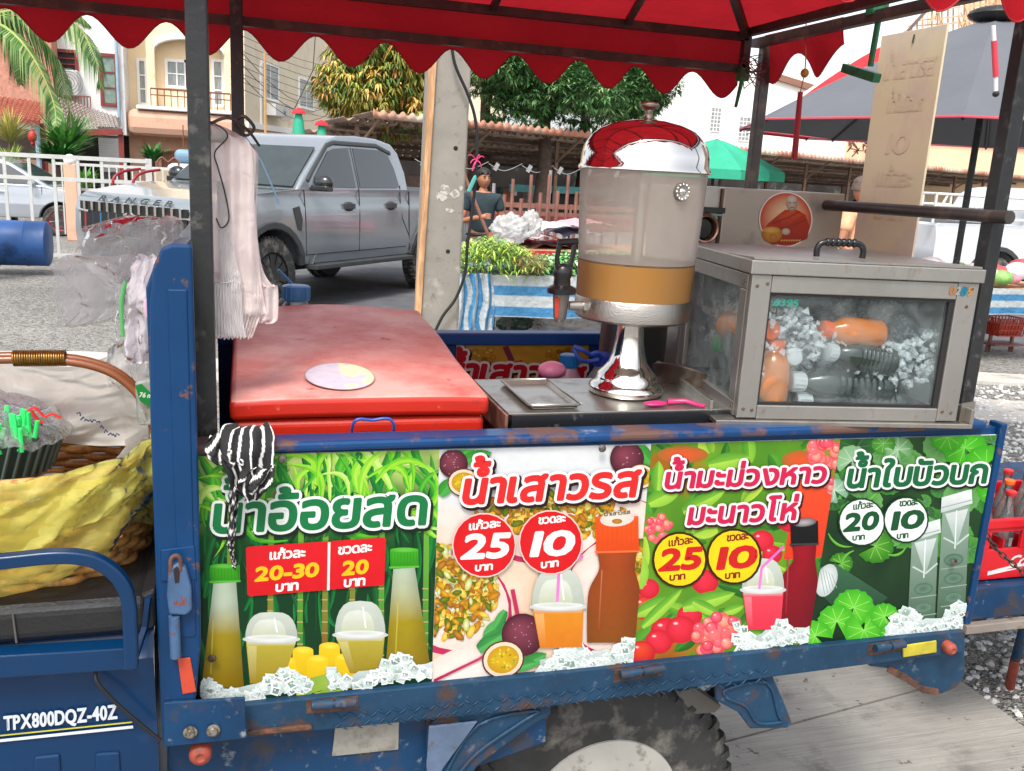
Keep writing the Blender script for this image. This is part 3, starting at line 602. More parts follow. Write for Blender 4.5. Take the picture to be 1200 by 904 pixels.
plate('reflector', [(1058, 757), (1098, 751), (1098, 765), (1059, 771)], 1.47, .004, pm('yellow_reflector', 'aa9d2c', .35, var=.15, scale=30, col2='8d8a3a', s2=40))
def knob(x, y, r, col, nm='end_plug'):
    p = at(x, y, Y=1.462); MB().lathe([(r*.3, .010), (r*.45, .012), (r*.8, .010), (r, .004), (r, -.012)], p, 20, Matrix.Rotation(radians(90), 3, 'X')).build(nm, col, cart, smooth=50)
    
OR = pm('red_oxide_paint', '8c3c2c', .6, var=.2, scale=20, bump=.2, col2='5a3024', lo=.5, hi=.65, s2=40)
knob(235, 884, .019, OR); knob(1113, 760, .014, OR)
# mudguard brackets: pressed sheet with a raised rim
def bracket(out, inn, Y=1.50):
    b = plate('mudguard_bracket', out, Y, .012, BLUE_RUST, bevel=.004); pts, v = pp(inn, Y-.002, .006); 
    c = MB(); c.tube(smoothpts([p for p in pts], 4, True), .0035, 8, closed=True); c.build('pressed_rib', BLUE_RUST, b, smooth=60); return b
bracket([(503, 852), (516, 838), (646, 824), (646, 838), (628, 848), (560, 898), (540, 930), (505, 930)], [(560, 850), (630, 833), (612, 846), (560, 882), (530, 915), (520, 912)], 1.49)
plate('bracket_flange', [(503, 852), (560, 846), (520, 900), (505, 925), (500, 900)], 1.482, .006, pm('dusty_blue_steel', '4c5c74', .7, var=.2, scale=20, col2='4a4038', s2=25))
bracket([(838, 800), (905, 791), (918, 820), (929, 848), (923, 854), (880, 855), (866, 836), (840, 822)], [(852, 808), (898, 800), (912, 838), (916, 846), (888, 847), (874, 828), (852, 818)], 1.49)
tb = plate('tail_bracket', [(1012, 771), (1131, 757), (1132, 790), (1122, 806), (1104, 814), (1082, 812), (1064, 798), (1048, 785), (1020, 782)], 1.492, .035, BLUE_RUST, bevel=.005)
plate('rusty_edge', [(1042, 781), (1062, 790), (1080, 804), (1100, 808), (1101, 815), (1082, 813), (1062, 800), (1040, 788)], 1.489, .004, RUST, tb, bevel=.001)
MB().bb(1.47, 1.53, 1.52, 2.44, .70, .765).build('rear_cross_beam', BLUE_DK, cart, bevel=.003)
# axle, spring hanger
MB().tube([(.76, 1.60, .33), (.76, 2.35, .33)], .03, 12).build('axle', BLACKM, cart, smooth=40)
hb = MB(); a = [at(x, y, Y=1.60) for x, y in ((792, 812), (815, 806), (846, 828), (838, 836), (812, 838))]; hb.prism(a, (0, .03, 0)); hb.build('spring_hanger', pm('dull_grey_steel', '5b5853', .7, var=.2), cart, bevel=.003)
MB().tube(smoothpts([(.32, 1.66, .62), (.5, 1.66, .52), (.76, 1.66, .46), (1.0, 1.66, .53), (1.12, 1.66, .66)], 5), .02, 6).build('leaf_spring', BLACKM, cart, smooth=40)
# wheels
def wheel(yc, nm_parent):
    R, W = .325, .115; c = Vector((.742, yc, R)); M = Matrix.Rotation(radians(90), 3, 'X')
    prof = [(.165, -.05), (.200, -.060), (.262, -.064), (.292, -.060), (.309, -.050), (.319, -.035), (.323, -.012), (.323, .012), (.319, .035), (.309, .050), (.292, .060), (.262, .064), (.200, .060), (.165, .05)]
    ty = MB(); ty.lathe(prof, c, 72, M); o = ty.build('tyre', RUBBER, cart, smooth=60)
    tr = MB()
    for k in range(46):
        a = 2*pi*k/46
        for s in (-1, 1):
            a2 = a+(pi/46 if s > 0 else 0); rad = Vector((cos(a2), 0, sin(a2))); tg = Vector((-sin(a2), 0, cos(a2)))
            L_ = [(.3245, .004), (.3245, .030), (.317, .046), (.300, .059)]
            vs = []
            for i, (r, y) in enumerate(L_):
                sk = i*.006; wd = .0085 if i else .006
                for q in (-1, 1): vs.append(c+rad*(r+.0065*(1 if i < 3 else .55))+tg*(q*wd+sk)+V(0, s*y, 0))
                for q in (-1, 1): vs.append(c+rad*(r-.006)+tg*(q*wd+sk)+V(0, s*(y-.001), 0))
            fs = []
            for i in range(3):
                b, n = i*4, i*4+4; fs += [(b, b+1, n+1, n), (b+2, b, n, n+2), (b+1, b+3, n+3, n+1)]
            fs += [(0, 2, 3, 1), (12, 13, 15, 14)]; tr.add(vs, fs)
    tag(tr.build('tread_blocks', RUBBER, o), kind='stuff')
    rm = MB(); rm.lathe([(.172, -.058), (.180, -.058), (.183, -.050), (.172, -.044), (.163, -.02), (.155, .0), (.135, .006), (.10, -.008), (.075, -.022), (.045, -.026), (.04, -.045), (.02, -.05), (0, -.05)][::-1], c, 48, M.to_3x3() @ Matrix.Rotation(pi, 3, 'X'))
    r = rm.build('rim', pm('silver_wheel_rim', 'b8b6b0', .35, metal=.5, var=.1, scale=12, bump=.1, col2='7a6f62', lo=.55, hi=.7, s2=20, rough2=.7), cart, smooth=50)
    for k in range(5):
        nb = MB(); a = 2*pi*k/5+.5; nb.lathe([(.009, 0), (.009, .014), (.004, .017)], c+V(.062*cos(a), -.022, .062*sin(a)), 6, M); nb.build('wheel_nut', pm('weathered_bolt', '77706a', .5, metal=.7), r, smooth=30)
wheel(1.655, cart); wheel(2.30, cart)
# ---- left end: corner plate, latch, sticker
cp = MB(); rows = [(-.151, -.098, .722), (-.152, -.096, .80), (-.152, -.085, .9), (-.151, -.082, 1.1), (-.150, -.081, 1.3), (-.144, -.081, 1.48), (-.137, -.081, 1.535), (-.125, -.081, 1.562), (-.110, -.081, 1.568)]
outl = [(a, 1.452, z) for a, b, z in rows] + [(b, 1.452, z) for a, b, z in rows[::-1]]
cp.prism(outl, (0, .012, 0)); col_ = cp.build('corner_post', BLUE, cart, bevel=.005, seg=3)
MB().prism([(-.118, 1.4495, .92), (-.092, 1.4495, .92), (-.090, 1.4495, 1.50), (-.118, 1.4495, 1.50)], (0, .004, 0)).build('post_flange', BLUE, col_, bevel=.003)
MB().prism([(-.15, 1.464, .72), (-.15, 1.464, 1.50), (-.135, 1.464, 1.54), (-.10, 1.464, 1.552), (-.10, 1.464, .72)], (0, .99, 0)).build('headboard_shell', BLUE, cart, bevel=.004)
plate('hinge_plate', [(192, 824), (287, 818), (289, 866), (192, 876)], 1.446, .006, BLUE_DK)
for x, y in ((223, 858), (250, 856)):
    p = at(x, y, Y=1.443); MB().lathe([(0, .007), (.006, .007), (.008, .004), (.008, .003), (.0115, .002), (.0115, 0)], p, 14, Matrix.Rotation(radians(90), 3, 'X')).build('bolt', pm('zinc_bolt', '8f8a7e', .4, metal=.7, col2='5a4a3a', s2=80, lo=.45, hi=.6), cart, smooth=40)
LG = pm('chipped_grey_blue_paint', '3a5678', .45, var=.2, scale=18, bump=.2, col2='6a3a2c', lo=.56, hi=.6, s2=38, rough2=.9)
lt = plate('latch', [(197, 672), (201, 664), (209, 660), (218, 666), (224, 690), (225, 716), (218, 722), (198, 721), (195, 700)], 1.434, .016, LG, bevel=.004)
MB().tube([at(204, 722, Y=1.44), at(206, 770, Y=1.442)], .009, 10).build('latch_rod', LG, lt, smooth=40)
ph = MB(); c0 = at(206, 661, Y=1.436); ph.tube(smoothpts([c0+V(-.008, 0, -.012), c0+V(-.007, 0, .008), c0+V(0, 0, .014), c0+V(.007, 0, .008), c0+V(.007, 0, -.012)], 4), .0035, 8); ph.build('latch_loop', RUST, lt, smooth=50)
plate('slot', [(203, 668), (207, 664), (211, 668), (210, 683), (205, 684)], 1.4335, .001, pm('dark_slot', '20100f', .8), lt, bevel=0)
plate('latch_bracket', [(188, 645), (228, 640), (230, 680), (188, 682)], 1.449, .003, BLUE, col_)
plate('orange_sticker', [(208, 772), (223, 771), (230, 811), (214, 814)], 1.449, .002, pm('orange_red_sticker', 'b03c24', .5, var=.12, scale=30, col2='9a3a24', s2=60, lo=.55, hi=.62))
# ---- driver's cab end
CABB = pm('cab_blue_paint', '042c50', .3, spec=.3, var=.08, scale=4, bump=.03, col2='2a4a72', lo=.6, hi=.8, s2=6, rough2=.45, coat=.1)
cb = MB()
def strip(rows, x0=-.9, x1=-.16):
    """pressed cab side: rows of (z, y) swept along X"""
    vs = [Vector((x, y, z)) for z, y in rows for x in (x0, x1)]; return vs, [(2*i, 2*i+1, 2*i+3, 2*i+2) for i in range(len(rows)-1)]
v_, f_ = strip([(.30, 1.475), (.62, 1.472), (.66, 1.466), (.72, 1.465), (.84, 1.463), (.86, 1.458), (.885, 1.457), (.90, 1.470), (.915, 1.475), (.925, 1.485), (.93, 1.52), (.93, 2.4)]); cb.add(v_, f_)
cb.add([(-.16, y, z) for z, y in [(.30, 1.475), (.84, 1.463), (.915, 1.475), (.93, 1.52), (.93, 2.4), (.3, 2.4)]], [(0, 1, 2, 3, 4, 5)])
cab = cb.build('cab_body', CABB, cart, smooth=35)
plate('cab_ledge', [(-40, 772), (150, 760), (152, 785), (-40, 798)], 1.43, .035, CABB)
plate('cab_step_panel', [(40, 888), (70, 885), (72, 930), (38, 930)], 1.461, .006, CABB, bevel=.004); plate('cab_step_panel', [(112, 884), (140, 882), (142, 930), (110, 930)], 1.461, .006, CABB, bevel=.004)
TXA = Art(None, 1.4605)
TXA.text('TPX800DQZ-40Z', 5, 856, 137, 842, 23, [(.75, 'dfe6ee', 0, 0)], .08, gap=.1)
TXA.stroke([(-60, 868.5), (155, 846.5)], 1.6, 'd9cf4a'); TXA.stroke([(-60, 874.5), (156, 852)], 3.4, 'e6ebf0')
TXA.mb.build('model_lettering', PR, cab)
rp = [at(x, y, Y=1.40) for x, y in ((-60, 662), (0, 658), (60, 652), (95, 653), (118, 660), (138, 676), (150, 700), (153, 740), (154, 782))]
MB().tube(smoothpts(rp, 5), .0145, 4, flat=(1, 1)).build('arm_rail', CABB, cart, smooth=30, bevel=.003)
MB().tube([at(154, 785, Y=1.40), at(170, 735, Y=1.46), at(174, 700, Y=1.46)], .006, 4).build('rail_strut', CABB, cart)
ca = MB(); ca.tube(smoothpts([at(113, 785, Y=1.45), at(114, 800, Y=1.44), at(140, 828, Y=1.44), at(188, 868, Y=1.445)], 5), .0032, 8); ca.build('brake_cable', pm('black_cable', '111214', .5), cart, smooth=60)
SE = pm('black_vinyl_seat', '1b1b1d', .42, var=.2, scale=8, bump=.25, bscale=160)
st = MB(); st.bb(-.95, -.165, 1.455, 2.35, .928, .995); st.build('seat', SE, cart, bevel=.02, seg=4)
MB().tube([(-.36, 1.452, .935), (-.362, 1.452, .985)], .0016, 6).build('seat_seam', pm('seam_thread', '5a5652', .6), cart)
MB().prism([at(160, 700, Y=1.47), at(182, 690, Y=1.47), at(184, 735, Y=1.47), at(168, 740, Y=1.47)], (0, .5, 0)).build('seat_side', SE, cart, bevel=.006)
# ---- canopy posts and frame
def post(x, y, z0, z1, wd, m=BLACKM): return MB().bb(x-wd/2, x+wd/2, y-wd/2, y+wd/2, z0, z1).build('canopy_post', m, cart, bevel=.003)
post(-.071, 1.5475, 1.20, 2.115, .033); post(-.020, 2.40, .8, 2.115, .030, BLACKM); post(1.487, 1.560, .8, 2.115, .033); post(1.435, 2.45, .8, 2.105, .030, GREYM)
XL, XR, YN, YF, ZA, ZB = -1.7, 1.37, 1.47, 2.45, 2.022, 2.108
FRM = pm('canopy_frame_steel', '41312f', .5, metal=.3, var=.25, scale=15, bump=.15, col2='5a4038', lo=.5, hi=.65, s2=25)
fr = MB()
for p, q in (((XL, YF, ZA), (XR, YF, ZA)), ((XL, YF, ZB), (XR, YF, ZB)), ((XR, YF, ZA), (XR, YF, ZB)), ((XL, YN, ZB), (1.42, YN, ZB)), ((XR, YF, ZB+.012), (XR, YN, ZB+.012))): fr.sq(p, q, .022)
XC, ZC = XR+.04, ZB-.012
fr.sq((XC, YF+.02, ZC), (XC, YN, ZC), .024)
RY, RZ, RX = 1.96, 2.30, .95
fr.sq((XL, RY, RZ), (RX, RY, RZ), .02)
fr.sq((XR, YF, ZB), (RX, RY, RZ), .02); fr.sq((XR, YN, ZB), (RX, RY, RZ), .02)
for x in (-.9, -.35, .2, .62, 1.0): fr.sq((x, YF, ZB), (min(x, RX), RY, RZ), .016); fr.sq((x, YN, ZB), (min(x, RX), RY, RZ), .016)
frame = fr.build('canopy_frame', FRM, cart)
sr = MB(); sr.tube([(1.452, 2.47, 1.656), (1.470, 1.50, 1.664)], .0135, 14); sr.build('side_bar', GREYM, cart, smooth=50)
# canvas
cv = MB(); e = .012
def sag(a, b, c, d, nu, nv, k):
    a, b, c, d = map(Vector, (a, b, c, d))
    cv.grid(lambda u, v: (a*(1-u)+b*u)*(1-v)+(d*(1-u)+c*u)*v - V(0, 0, k*abs(sin(u*nu_*pi))*sin(v*pi)), nu, nv)
nu_ = 5
sag((XL, YF+e, ZB+e), (XR+e, YF+e, ZB+e), (RX, RY, RZ+.012), (XL, RY, RZ+.012), 60, 8, .012)
sag((XL, YN-e, ZB+e), (XR+e, YN-e, ZB+e), (RX, RY, RZ+.012), (XL, RY, RZ+.012), 60, 8, .012)
sag((XR+e, YF+e, ZB+e), (XR+e, YN-e, ZB+e), (RX, RY, RZ+.012), (RX, RY, RZ+.012), 20, 8, .008)
roof = cv.build('canopy_roof', CANVAS, cart, smooth=40)
PER = .1765
def valance(p0, p1, nrm, ph=0, z1=ZB+.012, zc=1.974, amp=.034, PER=.1765):
    p0, p1, nrm = Vector(p0), Vector(p1), Vector(nrm); L = (p1-p0).length; d = (p1-p0)/L; N = int(L/.0125); mb = MB()
    def f(u, v):
        s = u*L; zb = zc - amp*cos(2*pi*(s+ph)/PER)
        z = z1+(zb-z1)*v; wv = .010*sin(s*11+ph*9)*v+.006*sin(s*37)*v*v
        return p0+d*s+nrm*(.004+wv+.012*v)+V(0, 0, z-p0.z)
    mb.grid(f, N, 9); o = mb.build('valance', CANVAS, cart, smooth=60)
    hm = MB(); hm.tube([f(i/N, 1) for i in range(N+1)], .0016, 5); hm.build('valance_hem', pm('dark_red_hem', '8d0f14', .7), o, smooth=60)
# lowest point of a lobe where (s+ph) is a multiple of PER
valance((XL, YF+.012, 0), (XR, YF+.012, 0), (0, 1, 0), ph=(-.445+1.7)*-1 % PER)
valance((XR+.06, YF+.012, 0), (XR+.06, 2.095, 0), (1, 0, 0), ph=-.042, zc=2.022, amp=.036, PER=.22)
valance((XL, YN-.03, 0), (XR+.10, YN-.03, 0), (0, -1, 0), ph=-2.86 % PER, zc=2.045)
# ================================================================ things carried on the cart
# ---- red ice chest, tilted to fit the lid's image pixels, behind the rail
ch = thing('ice_chest', 'large red ice chest with worn pinkish lid and a round faded sticker', 'ice chest', (.20, 1.95, 1.0))
CA, CX, CY, CZ = radians(3.7), .197, 1.578, 1.292
CM = Matrix.Rotation(CA, 3, 'X')
def cpos(x, y, z): return Vector((CX, CY, CZ)) + CM @ Vector((x, y, z))
def cbox(x0, x1, y0, y1, z0, z1, taper=0):
    m = MB(); m.add([cpos(x*(1-taper*(z < -.1)), y, z) for z in (z0, z1) for x, y in ((x0, y0), (x1, y0), (x1, y1), (x0, y1))], [(3, 2, 1, 0), (4, 5, 6, 7), (0, 1, 5, 4), (1, 2, 6, 5), (2, 3, 7, 6), (3, 0, 4, 7)]); return m
def chw(v): return v
body = cbox(-.226, .226, .004, .745, -.46, -.041).build('chest_body', RED_BOX, ch, bevel=.012, seg=4)
lid = cbox(-.232, .232, -.002, .752, -.040, 0)
def lidwarp(v):
    d = v; x = v.x+ORG[ch.name].x-CX; return Vector((v.x, v.y, v.z+.006*cos(x*9)-.003*sin(v.y*14)*cos(x*14)))
cu_ = [((ORG[ch.name]*-1+cpos(x, .3, 0)), Vector((1, 0, 0))) for x in [-.18+.04*i for i in range(10)]] + [((ORG[ch.name]*-1+cpos(0, y, 0)), Vector((0, 1, 0))) for y in [.05+.08*i for i in range(9)]]
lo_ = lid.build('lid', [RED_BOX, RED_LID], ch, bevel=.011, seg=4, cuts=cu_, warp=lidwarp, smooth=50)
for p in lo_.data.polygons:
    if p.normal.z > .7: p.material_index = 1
sa = Art(None, 0); 
def flatdisc(cx, cy, rx, ry, fn, parent, name, mtl, M=None, z=.0085):
    mb = MB(); N, Rn = 40, 14; vs = []; cs = []; fs = []
    for i in range(Rn+1):
        for k in range(N):
            a = 2*pi*k/N; r = i/Rn; x, y = r*cos(a), r*sin(a); vs.append(M(cx+x*rx, cy+y*ry, z)); cs.append(fn(x, y))
    for i in range(Rn):
        for k in range(N): l = (k+1) % N; fs.append((i*N+k, i*N+l, (i+1)*N+l, (i+1)*N+k))
    mb.add(vs, fs, 0, cs); return mb.build(name, mtl, parent, smooth=180)
sp = cpos(0, 0, 0); q0 = at(397, 445, Z=1.295)
flatdisc(q0.x-CX, .115, .066, .083, lambda x, y: mixc(mixc(lin('d0cbdc'), lin('ead8d2'), nz(x, y, 4, 2)), mixc(lin('a8a2b4'), lin('dccb8a'), 1 if (x > .05 and nz(x, y, 2, 5) > .4) else 0), .45+.5*nz(x*2, y*2, 3, 9)*.9) if x*x+y*y < .88 else lin('8a6a62'), ch, 'round_sticker', vcol('faded_paper', .5, .3), lambda x, y, z: cpos(x, y, z+.0002-.003*sin((CY+y-1.95)*14)*cos(x*14)))
hd = MB(); hd.tube(smoothpts([cpos(-.022, -.004, -.075), cpos(-.022, -.014, -.045), cpos(-.012, -.016, -.034), cpos(.012, -.014, -.037), cpos(.030, -.016, -.034), cpos(.045, -.016, -.036), cpos(.052, -.014, -.05), cpos(.050, -.004, -.075)], 5), .0028, 8)
hd.build('rope_handle', pm('blue_plastic_coated_wire', '1f4f9c', .35), ch, smooth=60)
# ---- steel drip counter
dc = thing('steel_counter', 'low stainless steel counter with black front edge beside the red ice chest', 'counter', (.72, 1.7, 1.0))
TZ = 1.262
MB().bb(.462, .955, 1.562, 1.84, TZ-.004, TZ).build('counter_top', STEEL, dc, bevel=.0015)
MB().bb(.468, .955, 1.556, 1.562, TZ-.036, TZ-.0025).build('front_edge', pm('black_glossy_trim', '1d1f22', .25, var=.2, col2='55524e', lo=.6, hi=.7, s2=30), dc, bevel=.001)
MB().bb(.456, .462, 1.562, 1.84, TZ-.05, TZ-.003).build('side_edge', pm('rusty_steel_side', '8c5f50', .45, metal=.4, var=.2, col2='5b3c31', lo=.45, hi=.6, s2=16), dc, bevel=.001)
MB().bb(.47, .95, 1.57, 1.83, .805, TZ-.05).build('cabinet', pm('brown_rusty_cabinet', '6a4636', .7, var=.3, col2='3a2a24', lo=.45, hi=.6), dc, bevel=.003)
tr = thing('drip_tray', 'shallow steel drip tray in front of the drink dispenser', 'tray', (.56, 1.69, TZ))
tm = MB(); tx0, tx1, ty0, ty1 = .508, .612, 1.578, 1.79; zt = TZ+.0012
tm.bb(tx0+.008, tx1-.008, ty0+.008, ty1-.008, zt, zt+.001)
tm.build('tray_floor', STEEL, tr)
rm = MB(); rp_ = [(tx0, ty0), (tx1, ty0), (tx1, ty1), (tx0, ty1)]
rm.tube([(tx0+.006, ty0, zt+.009), (tx1-.006, ty0, zt+.009), (tx1, ty0+.006, zt+.009), (tx1, ty1-.006, zt+.009), (tx1-.006, ty1, zt+.009), (tx0+.006, ty1, zt+.009), (tx0, ty1-.006, zt+.009), (tx0, ty0+.006, zt+.009)], .0028, 8, closed=True)
for a, b, c, d in ((tx0, tx0+.009, ty0, ty1), (tx1-.009, tx1, ty0, ty1)): rm.add([(a, c, zt+.009), (b if a == tx0 else a, c, zt+(.0012 if a == tx0 else .0012)), (b if a == tx0 else a, d, zt+.0012), (a if a == tx0 else b, d, zt+.009)], [(0, 1, 2, 3)])
for y, s in ((ty0, 1), (ty1, -1)): rm.add([(tx0, y, zt+.009), (tx1, y, zt+.009), (tx1-.009, y+s*.009, zt+.0012), (tx0+.009, y+s*.009, zt+.0012)], [(0, 1, 2, 3)])
rm.build('tray_rim', STEEL, tr, smooth=40)
# ---- drink dispenser
DX, DY = .757, 1.705
dp = thing('drink_dispenser', 'tall drink dispenser with domed polished lid and yellow juice low in its frosted tank', 'drink dispenser', (DX, DY, TZ))
D0 = (DX, DY, 0)
ZR = TZ
MB().lathe([(0, ZR+.003), (.076, ZR+.003), (.0785, ZR+.008), (.078, ZR+.016), (.072, ZR+.023), (.066, ZR+.027), (.065, ZR+.034), (.060, ZR+.044), (.049, ZR+.054), (.040, ZR+.066), (.034, ZR+.085), (.029, ZR+.112), (.027, ZR+.14), (.028, ZR+.16), (.03, ZR+.168), (0, ZR+.168)], D0, 56).build('stand', CHROME, dp, smooth=60)
ZB1 = 1.418
MB().lathe([(0, ZB1), (.10, ZB1), (.112, ZB1+.003), (.119, ZB1+.008), (.1195, ZB1+.045), (.1175, ZB1+.048), (0, ZB1+.048)], D0, 64).build('base_ring', WETST, dp, smooth=45)
ZT0, ZT1 = ZB1+.046, 1.716
def frosted(name, clear, col='cfc8be'):
    return film(name, lin2(col), clear=clear, gloss=.12, rough=.25, wr=5, bump=.05, transl=.55, cvar=.04)
def lin2(c): return tuple(int(c[i:i+2], 16)/255 for i in (0, 2, 4))
ZJ = 1.535
MB().lathe([(.1178, ZT0), (.1183, ZJ+.004)], D0, 72).build('tank_wall_clear', frosted('clear_tank_plastic', .86, 'd2c8ae'), dp, smooth=60)
MB().lathe([(.1183, ZJ+.004), (.1225, 1.62), (.1262, ZT1)], D0, 72).build('tank_wall', frosted('frosted_tank_plastic', .56, 'e2d8cd'), dp, smooth=60)
MB().lathe([(0, ZT0+.001), (.1155, ZT0+.001), (.1165, ZJ), (0, ZJ)], D0, 64).build('juice', pm('yellow_cane_juice', 'b0771a', .25, var=.06, scale=3, sss=.0, bump=0), dp, smooth=50)
MB().lathe([(.012, ZT0), (.012, 1.70)], D0, 20).build('cooling_tube', STEEL, dp, smooth=60)
MB().lathe([(.128, ZT1-.002), (.1315, ZT1), (.1315, ZT1+.004), (.127, ZT1+.010), (.126, ZT1+.028), (.122, ZT1+.045), (.112, ZT1+.062), (.095, ZT1+.077), (.070, ZT1+.088), (.04, ZT1+.095), (.014, ZT1+.0975), (0, ZT1+.098)], D0, 72).build('lid', CHROME, dp, smooth=60)
zk = ZT1+.097
MB().lathe([(.010, zk), (.008, zk+.004), (.008, zk+.018), (.011, zk+.021), (.018, zk+.024), (.0195, zk+.028), (.018, zk+.032), (.010, zk+.034), (0, zk+.0345)], D0, 28).build('lid_knob', pm('tarnished_steel', '8a7d72', .28, metal=.9, var=.15, col2='5f4a3c', lo=.5, hi=.7), dp, smooth=50)
# badge facing the customer
bp = at(795, 225, Y=DY-.115); bd = Vector((bp.x-DX, bp.y-DY, 0)).normalized(); bM = bd.to_track_quat('Z', 'Y').to_matrix(); bc = Vector((DX, DY, bp.z))+bd*.1265
bq = MB(); bq.lathe([(0, .004), (.010, .004), (.0125, .0055), (.0155, .0055), (.017, .003), (.017, -.003)], bc, 24, bM); bo_ = bq.build('badge', STEEL, dp, smooth=40)
bz = MB()
for k in range(12): a = 2*pi*k/12; bz.sph(bc+bM @ Vector((.014*cos(a), .014*sin(a), .006)), (.0022, .0022, .0012), 8, 4, bM)
bz.sph(bc+bM @ Vector((0, 0, .0045)), (.0075, .0075, .002), 12, 6, bM); bz.build('badge_petal', CHROME, bo_, smooth=60)
# tap
TP = pm('black_tap_plastic', '141314', .28, var=.2)
tx, ty_ = .583, 1.655
tg = MB(); tg.tube([(.642, 1.655, 1.452), (.60, 1.655, 1.452)], .009, 16); tg.lathe([(.013, 0), (.015, .004), (.013, .01)], (.628, 1.655, 1.452), 6, Matrix.Rotation(radians(90), 3, 'Y')); tg.build('tap_pipe', STEEL, dp, smooth=40)
tb_ = MB(); tb_.lathe([(.0085, 1.420), (.0125, 1.428), (.0165, 1.470), (.017, 1.474)], (tx, ty_, 0), 20); tb_.build('tap_spout', pm('grey_spout', '77706a', .3, metal=.6), dp, smooth=50)
rs_ = MB(); rs_.prism([(tx-.0150, ty_-.0085, 1.468), (tx-.0085, ty_-.0150, 1.468), (tx-.0062, ty_-.0105, 1.430), (tx-.0108, ty_-.0065, 1.430)], (-.0012, -.0012, 0)); rs_.build('red_stripe', pm('red_plastic', 'b03a2a', .4), dp)
tc_ = MB(); tc_.lathe([(.017, 1.474), (.028, 1.476), (.0285, 1.486), (.022, 1.490), (.017, 1.492), (.016, 1.505), (.019, 1.512), (.017, 1.526), (.010, 1.533), (0, 1.534)], (tx, ty_, 0), 22)
tc_.build('tap_body', TP, dp, smooth=40)
tl_ = MB()
for s in (-1, 1): tl_.tube([(tx+s*.010, ty_, 1.515), (tx+.002+s*.0155, ty_, 1.545), (tx+.006+s*.0155, ty_, 1.575)], [.0058, .0048, .0052], 8)
tl_.tube([(tx-.014, ty_, 1.574), (tx+.026, ty_, 1.577)], .0068, 8); tl_.build('tap_lever', TP, dp, smooth=40)
# ---- pink scoop and blue capped bottles
sc_ = thing('pink_spoon', 'small pink plastic spoon lying at the foot of the dispenser', 'spoon', (.80, 1.6, TZ))
m = MB(); m.sph(at(768, 473, Z=TZ+.006), (.026, .013, .005), 16, 8, Matrix.Rotation(.1, 3, 'Z')); m.tube([at(782, 471, Z=TZ+.006), at(803, 470, Z=TZ+.008), at(826, 477, Z=TZ+.006)], [.006, .005, .004], 8)
m.build('spoon_body', pm('magenta_plastic', 'c02a66', .35, var=.1), sc_, smooth=60)
def bot(name, label, p0, p1, r, ccol, lcol, group=None, clear=True, neck=.16, ribs=False):
    """bottle lying or standing from p0 (base) to p1 (cap top)"""
    p0, p1 = Vector(p0), Vector(p1); L = (p1-p0).length; M = (p1-p0).to_track_quat('Z', 'Y').to_matrix()
    t = thing(name, label, 'bottle', tuple(p0), group=group)
    prof = [(0, .002), (r*.7, 0), (r*.93, .003), (r, .010)]
    n = 8 if ribs else 1
    for i in range(n): z = L*(.10+.50*i/n); prof += [(r, z), (r*.93, z+.004), (r*.93, z+.006), (r, z+.010)] if ribs else []
    prof += [(r, L*.60), (r*.9, L*.70), (r*.6, L*.80), (r*.45, L*.86), (r*.45, L*.90)]
    o = MB().lathe(prof, p0, 20, M).build('bottle_body', lcol, t, smooth=50)
    c = MB().lathe([(r*.5, L*.86), (r*.56, L*.865), (r*.57, L*.99), (r*.5, L), (0, L)], p0, 20, M); c.build('cap', ccol, t, smooth=40)
    g = MB()
    for k in range(16):
        a = 2*pi*k/16; d = Vector((cos(a), sin(a), 0))*r*.575; g.tube([p0+M @ (d+V(0, 0, L*.88)), p0+M @ (d+V(0, 0, L*.985))], r*.03, 4)
    g.build('cap_ridge', ccol, t, smooth=40)
    return t
BLC = pm('blue_cap_plastic', '1c6aa8', .35); DBC = pm('royal_blue_cap', '2238a0', .35)
CLR = film('clear_bottle_plastic', (.86, .9, .9), clear=.6, gloss=.3, rough=.06, wr=30, bump=.2)
a = at(666, 440, Y=2.1); bot('juice_bottle', 'pale bottle with teal blue screw cap behind the drip tray', (a.x, 2.1, 1.03), (a.x, 2.1, 1.262), .042, BLC, pm('pinkish_juice', 'b98ea0', .3), clear=False)
a = at(703, 430, Y=2.05); bot('juice_bottle', 'clear bottle with royal blue cap and blue cord beside the dispenser foot', (a.x, 2.05, 1.04), (a.x+.01, 2.05, 1.275), .045, DBC, CLR)
cd = MB(); c0 = at(685, 418, Y=2.03); cd.tube(smoothpts([c0+V(-.03, 0, .025), c0+V(-.01, -.01, .018), c0+V(.015, 0, .005), c0+V(.03, -.01, .012), c0+V(.05, 0, -.002)], 6), .0055, 8); cd.tube(smoothpts([c0+V(-.03, 0, .02), c0+V(-.015, -.008, -.005), c0+V(.01, 0, -.012), c0+V(.035, -.01, -.006)], 6), .005, 8)
tag(cd.build('blue_cord', pm('blue_cord', '2a4fb0', .5), None, smooth=60), 'knotted blue cord over the royal blue cap', 'cord')
pb = MB(); p_ = at(647, 434, Y=2.0); pb.sph(p_, (.035, .03, .022), 14, 8); tag(pb.build('pink_scoop', pm('pink_plastic', 'd07a9a', .4), None, smooth=60, sub=0), 'pale pink plastic scoop behind the drip tray', 'scoop')
a = at(347, 340, Y=2.40); wb = bot('water_bottle', 'large clear water bottle with blue cap behind the ice chest', (a.x, 2.40, 1.10), (a.x, 2.40, 1.385), .062, pm('mid_blue_cap', '3a7ab0', .35), CLR)
MB().tube([(a.x-.012, 2.40, 1.39), (a.x-.045, 2.39, 1.425)], .004, 8).build('handle_loop', pm('mid_blue_cap', '3a7ab0'), wb)
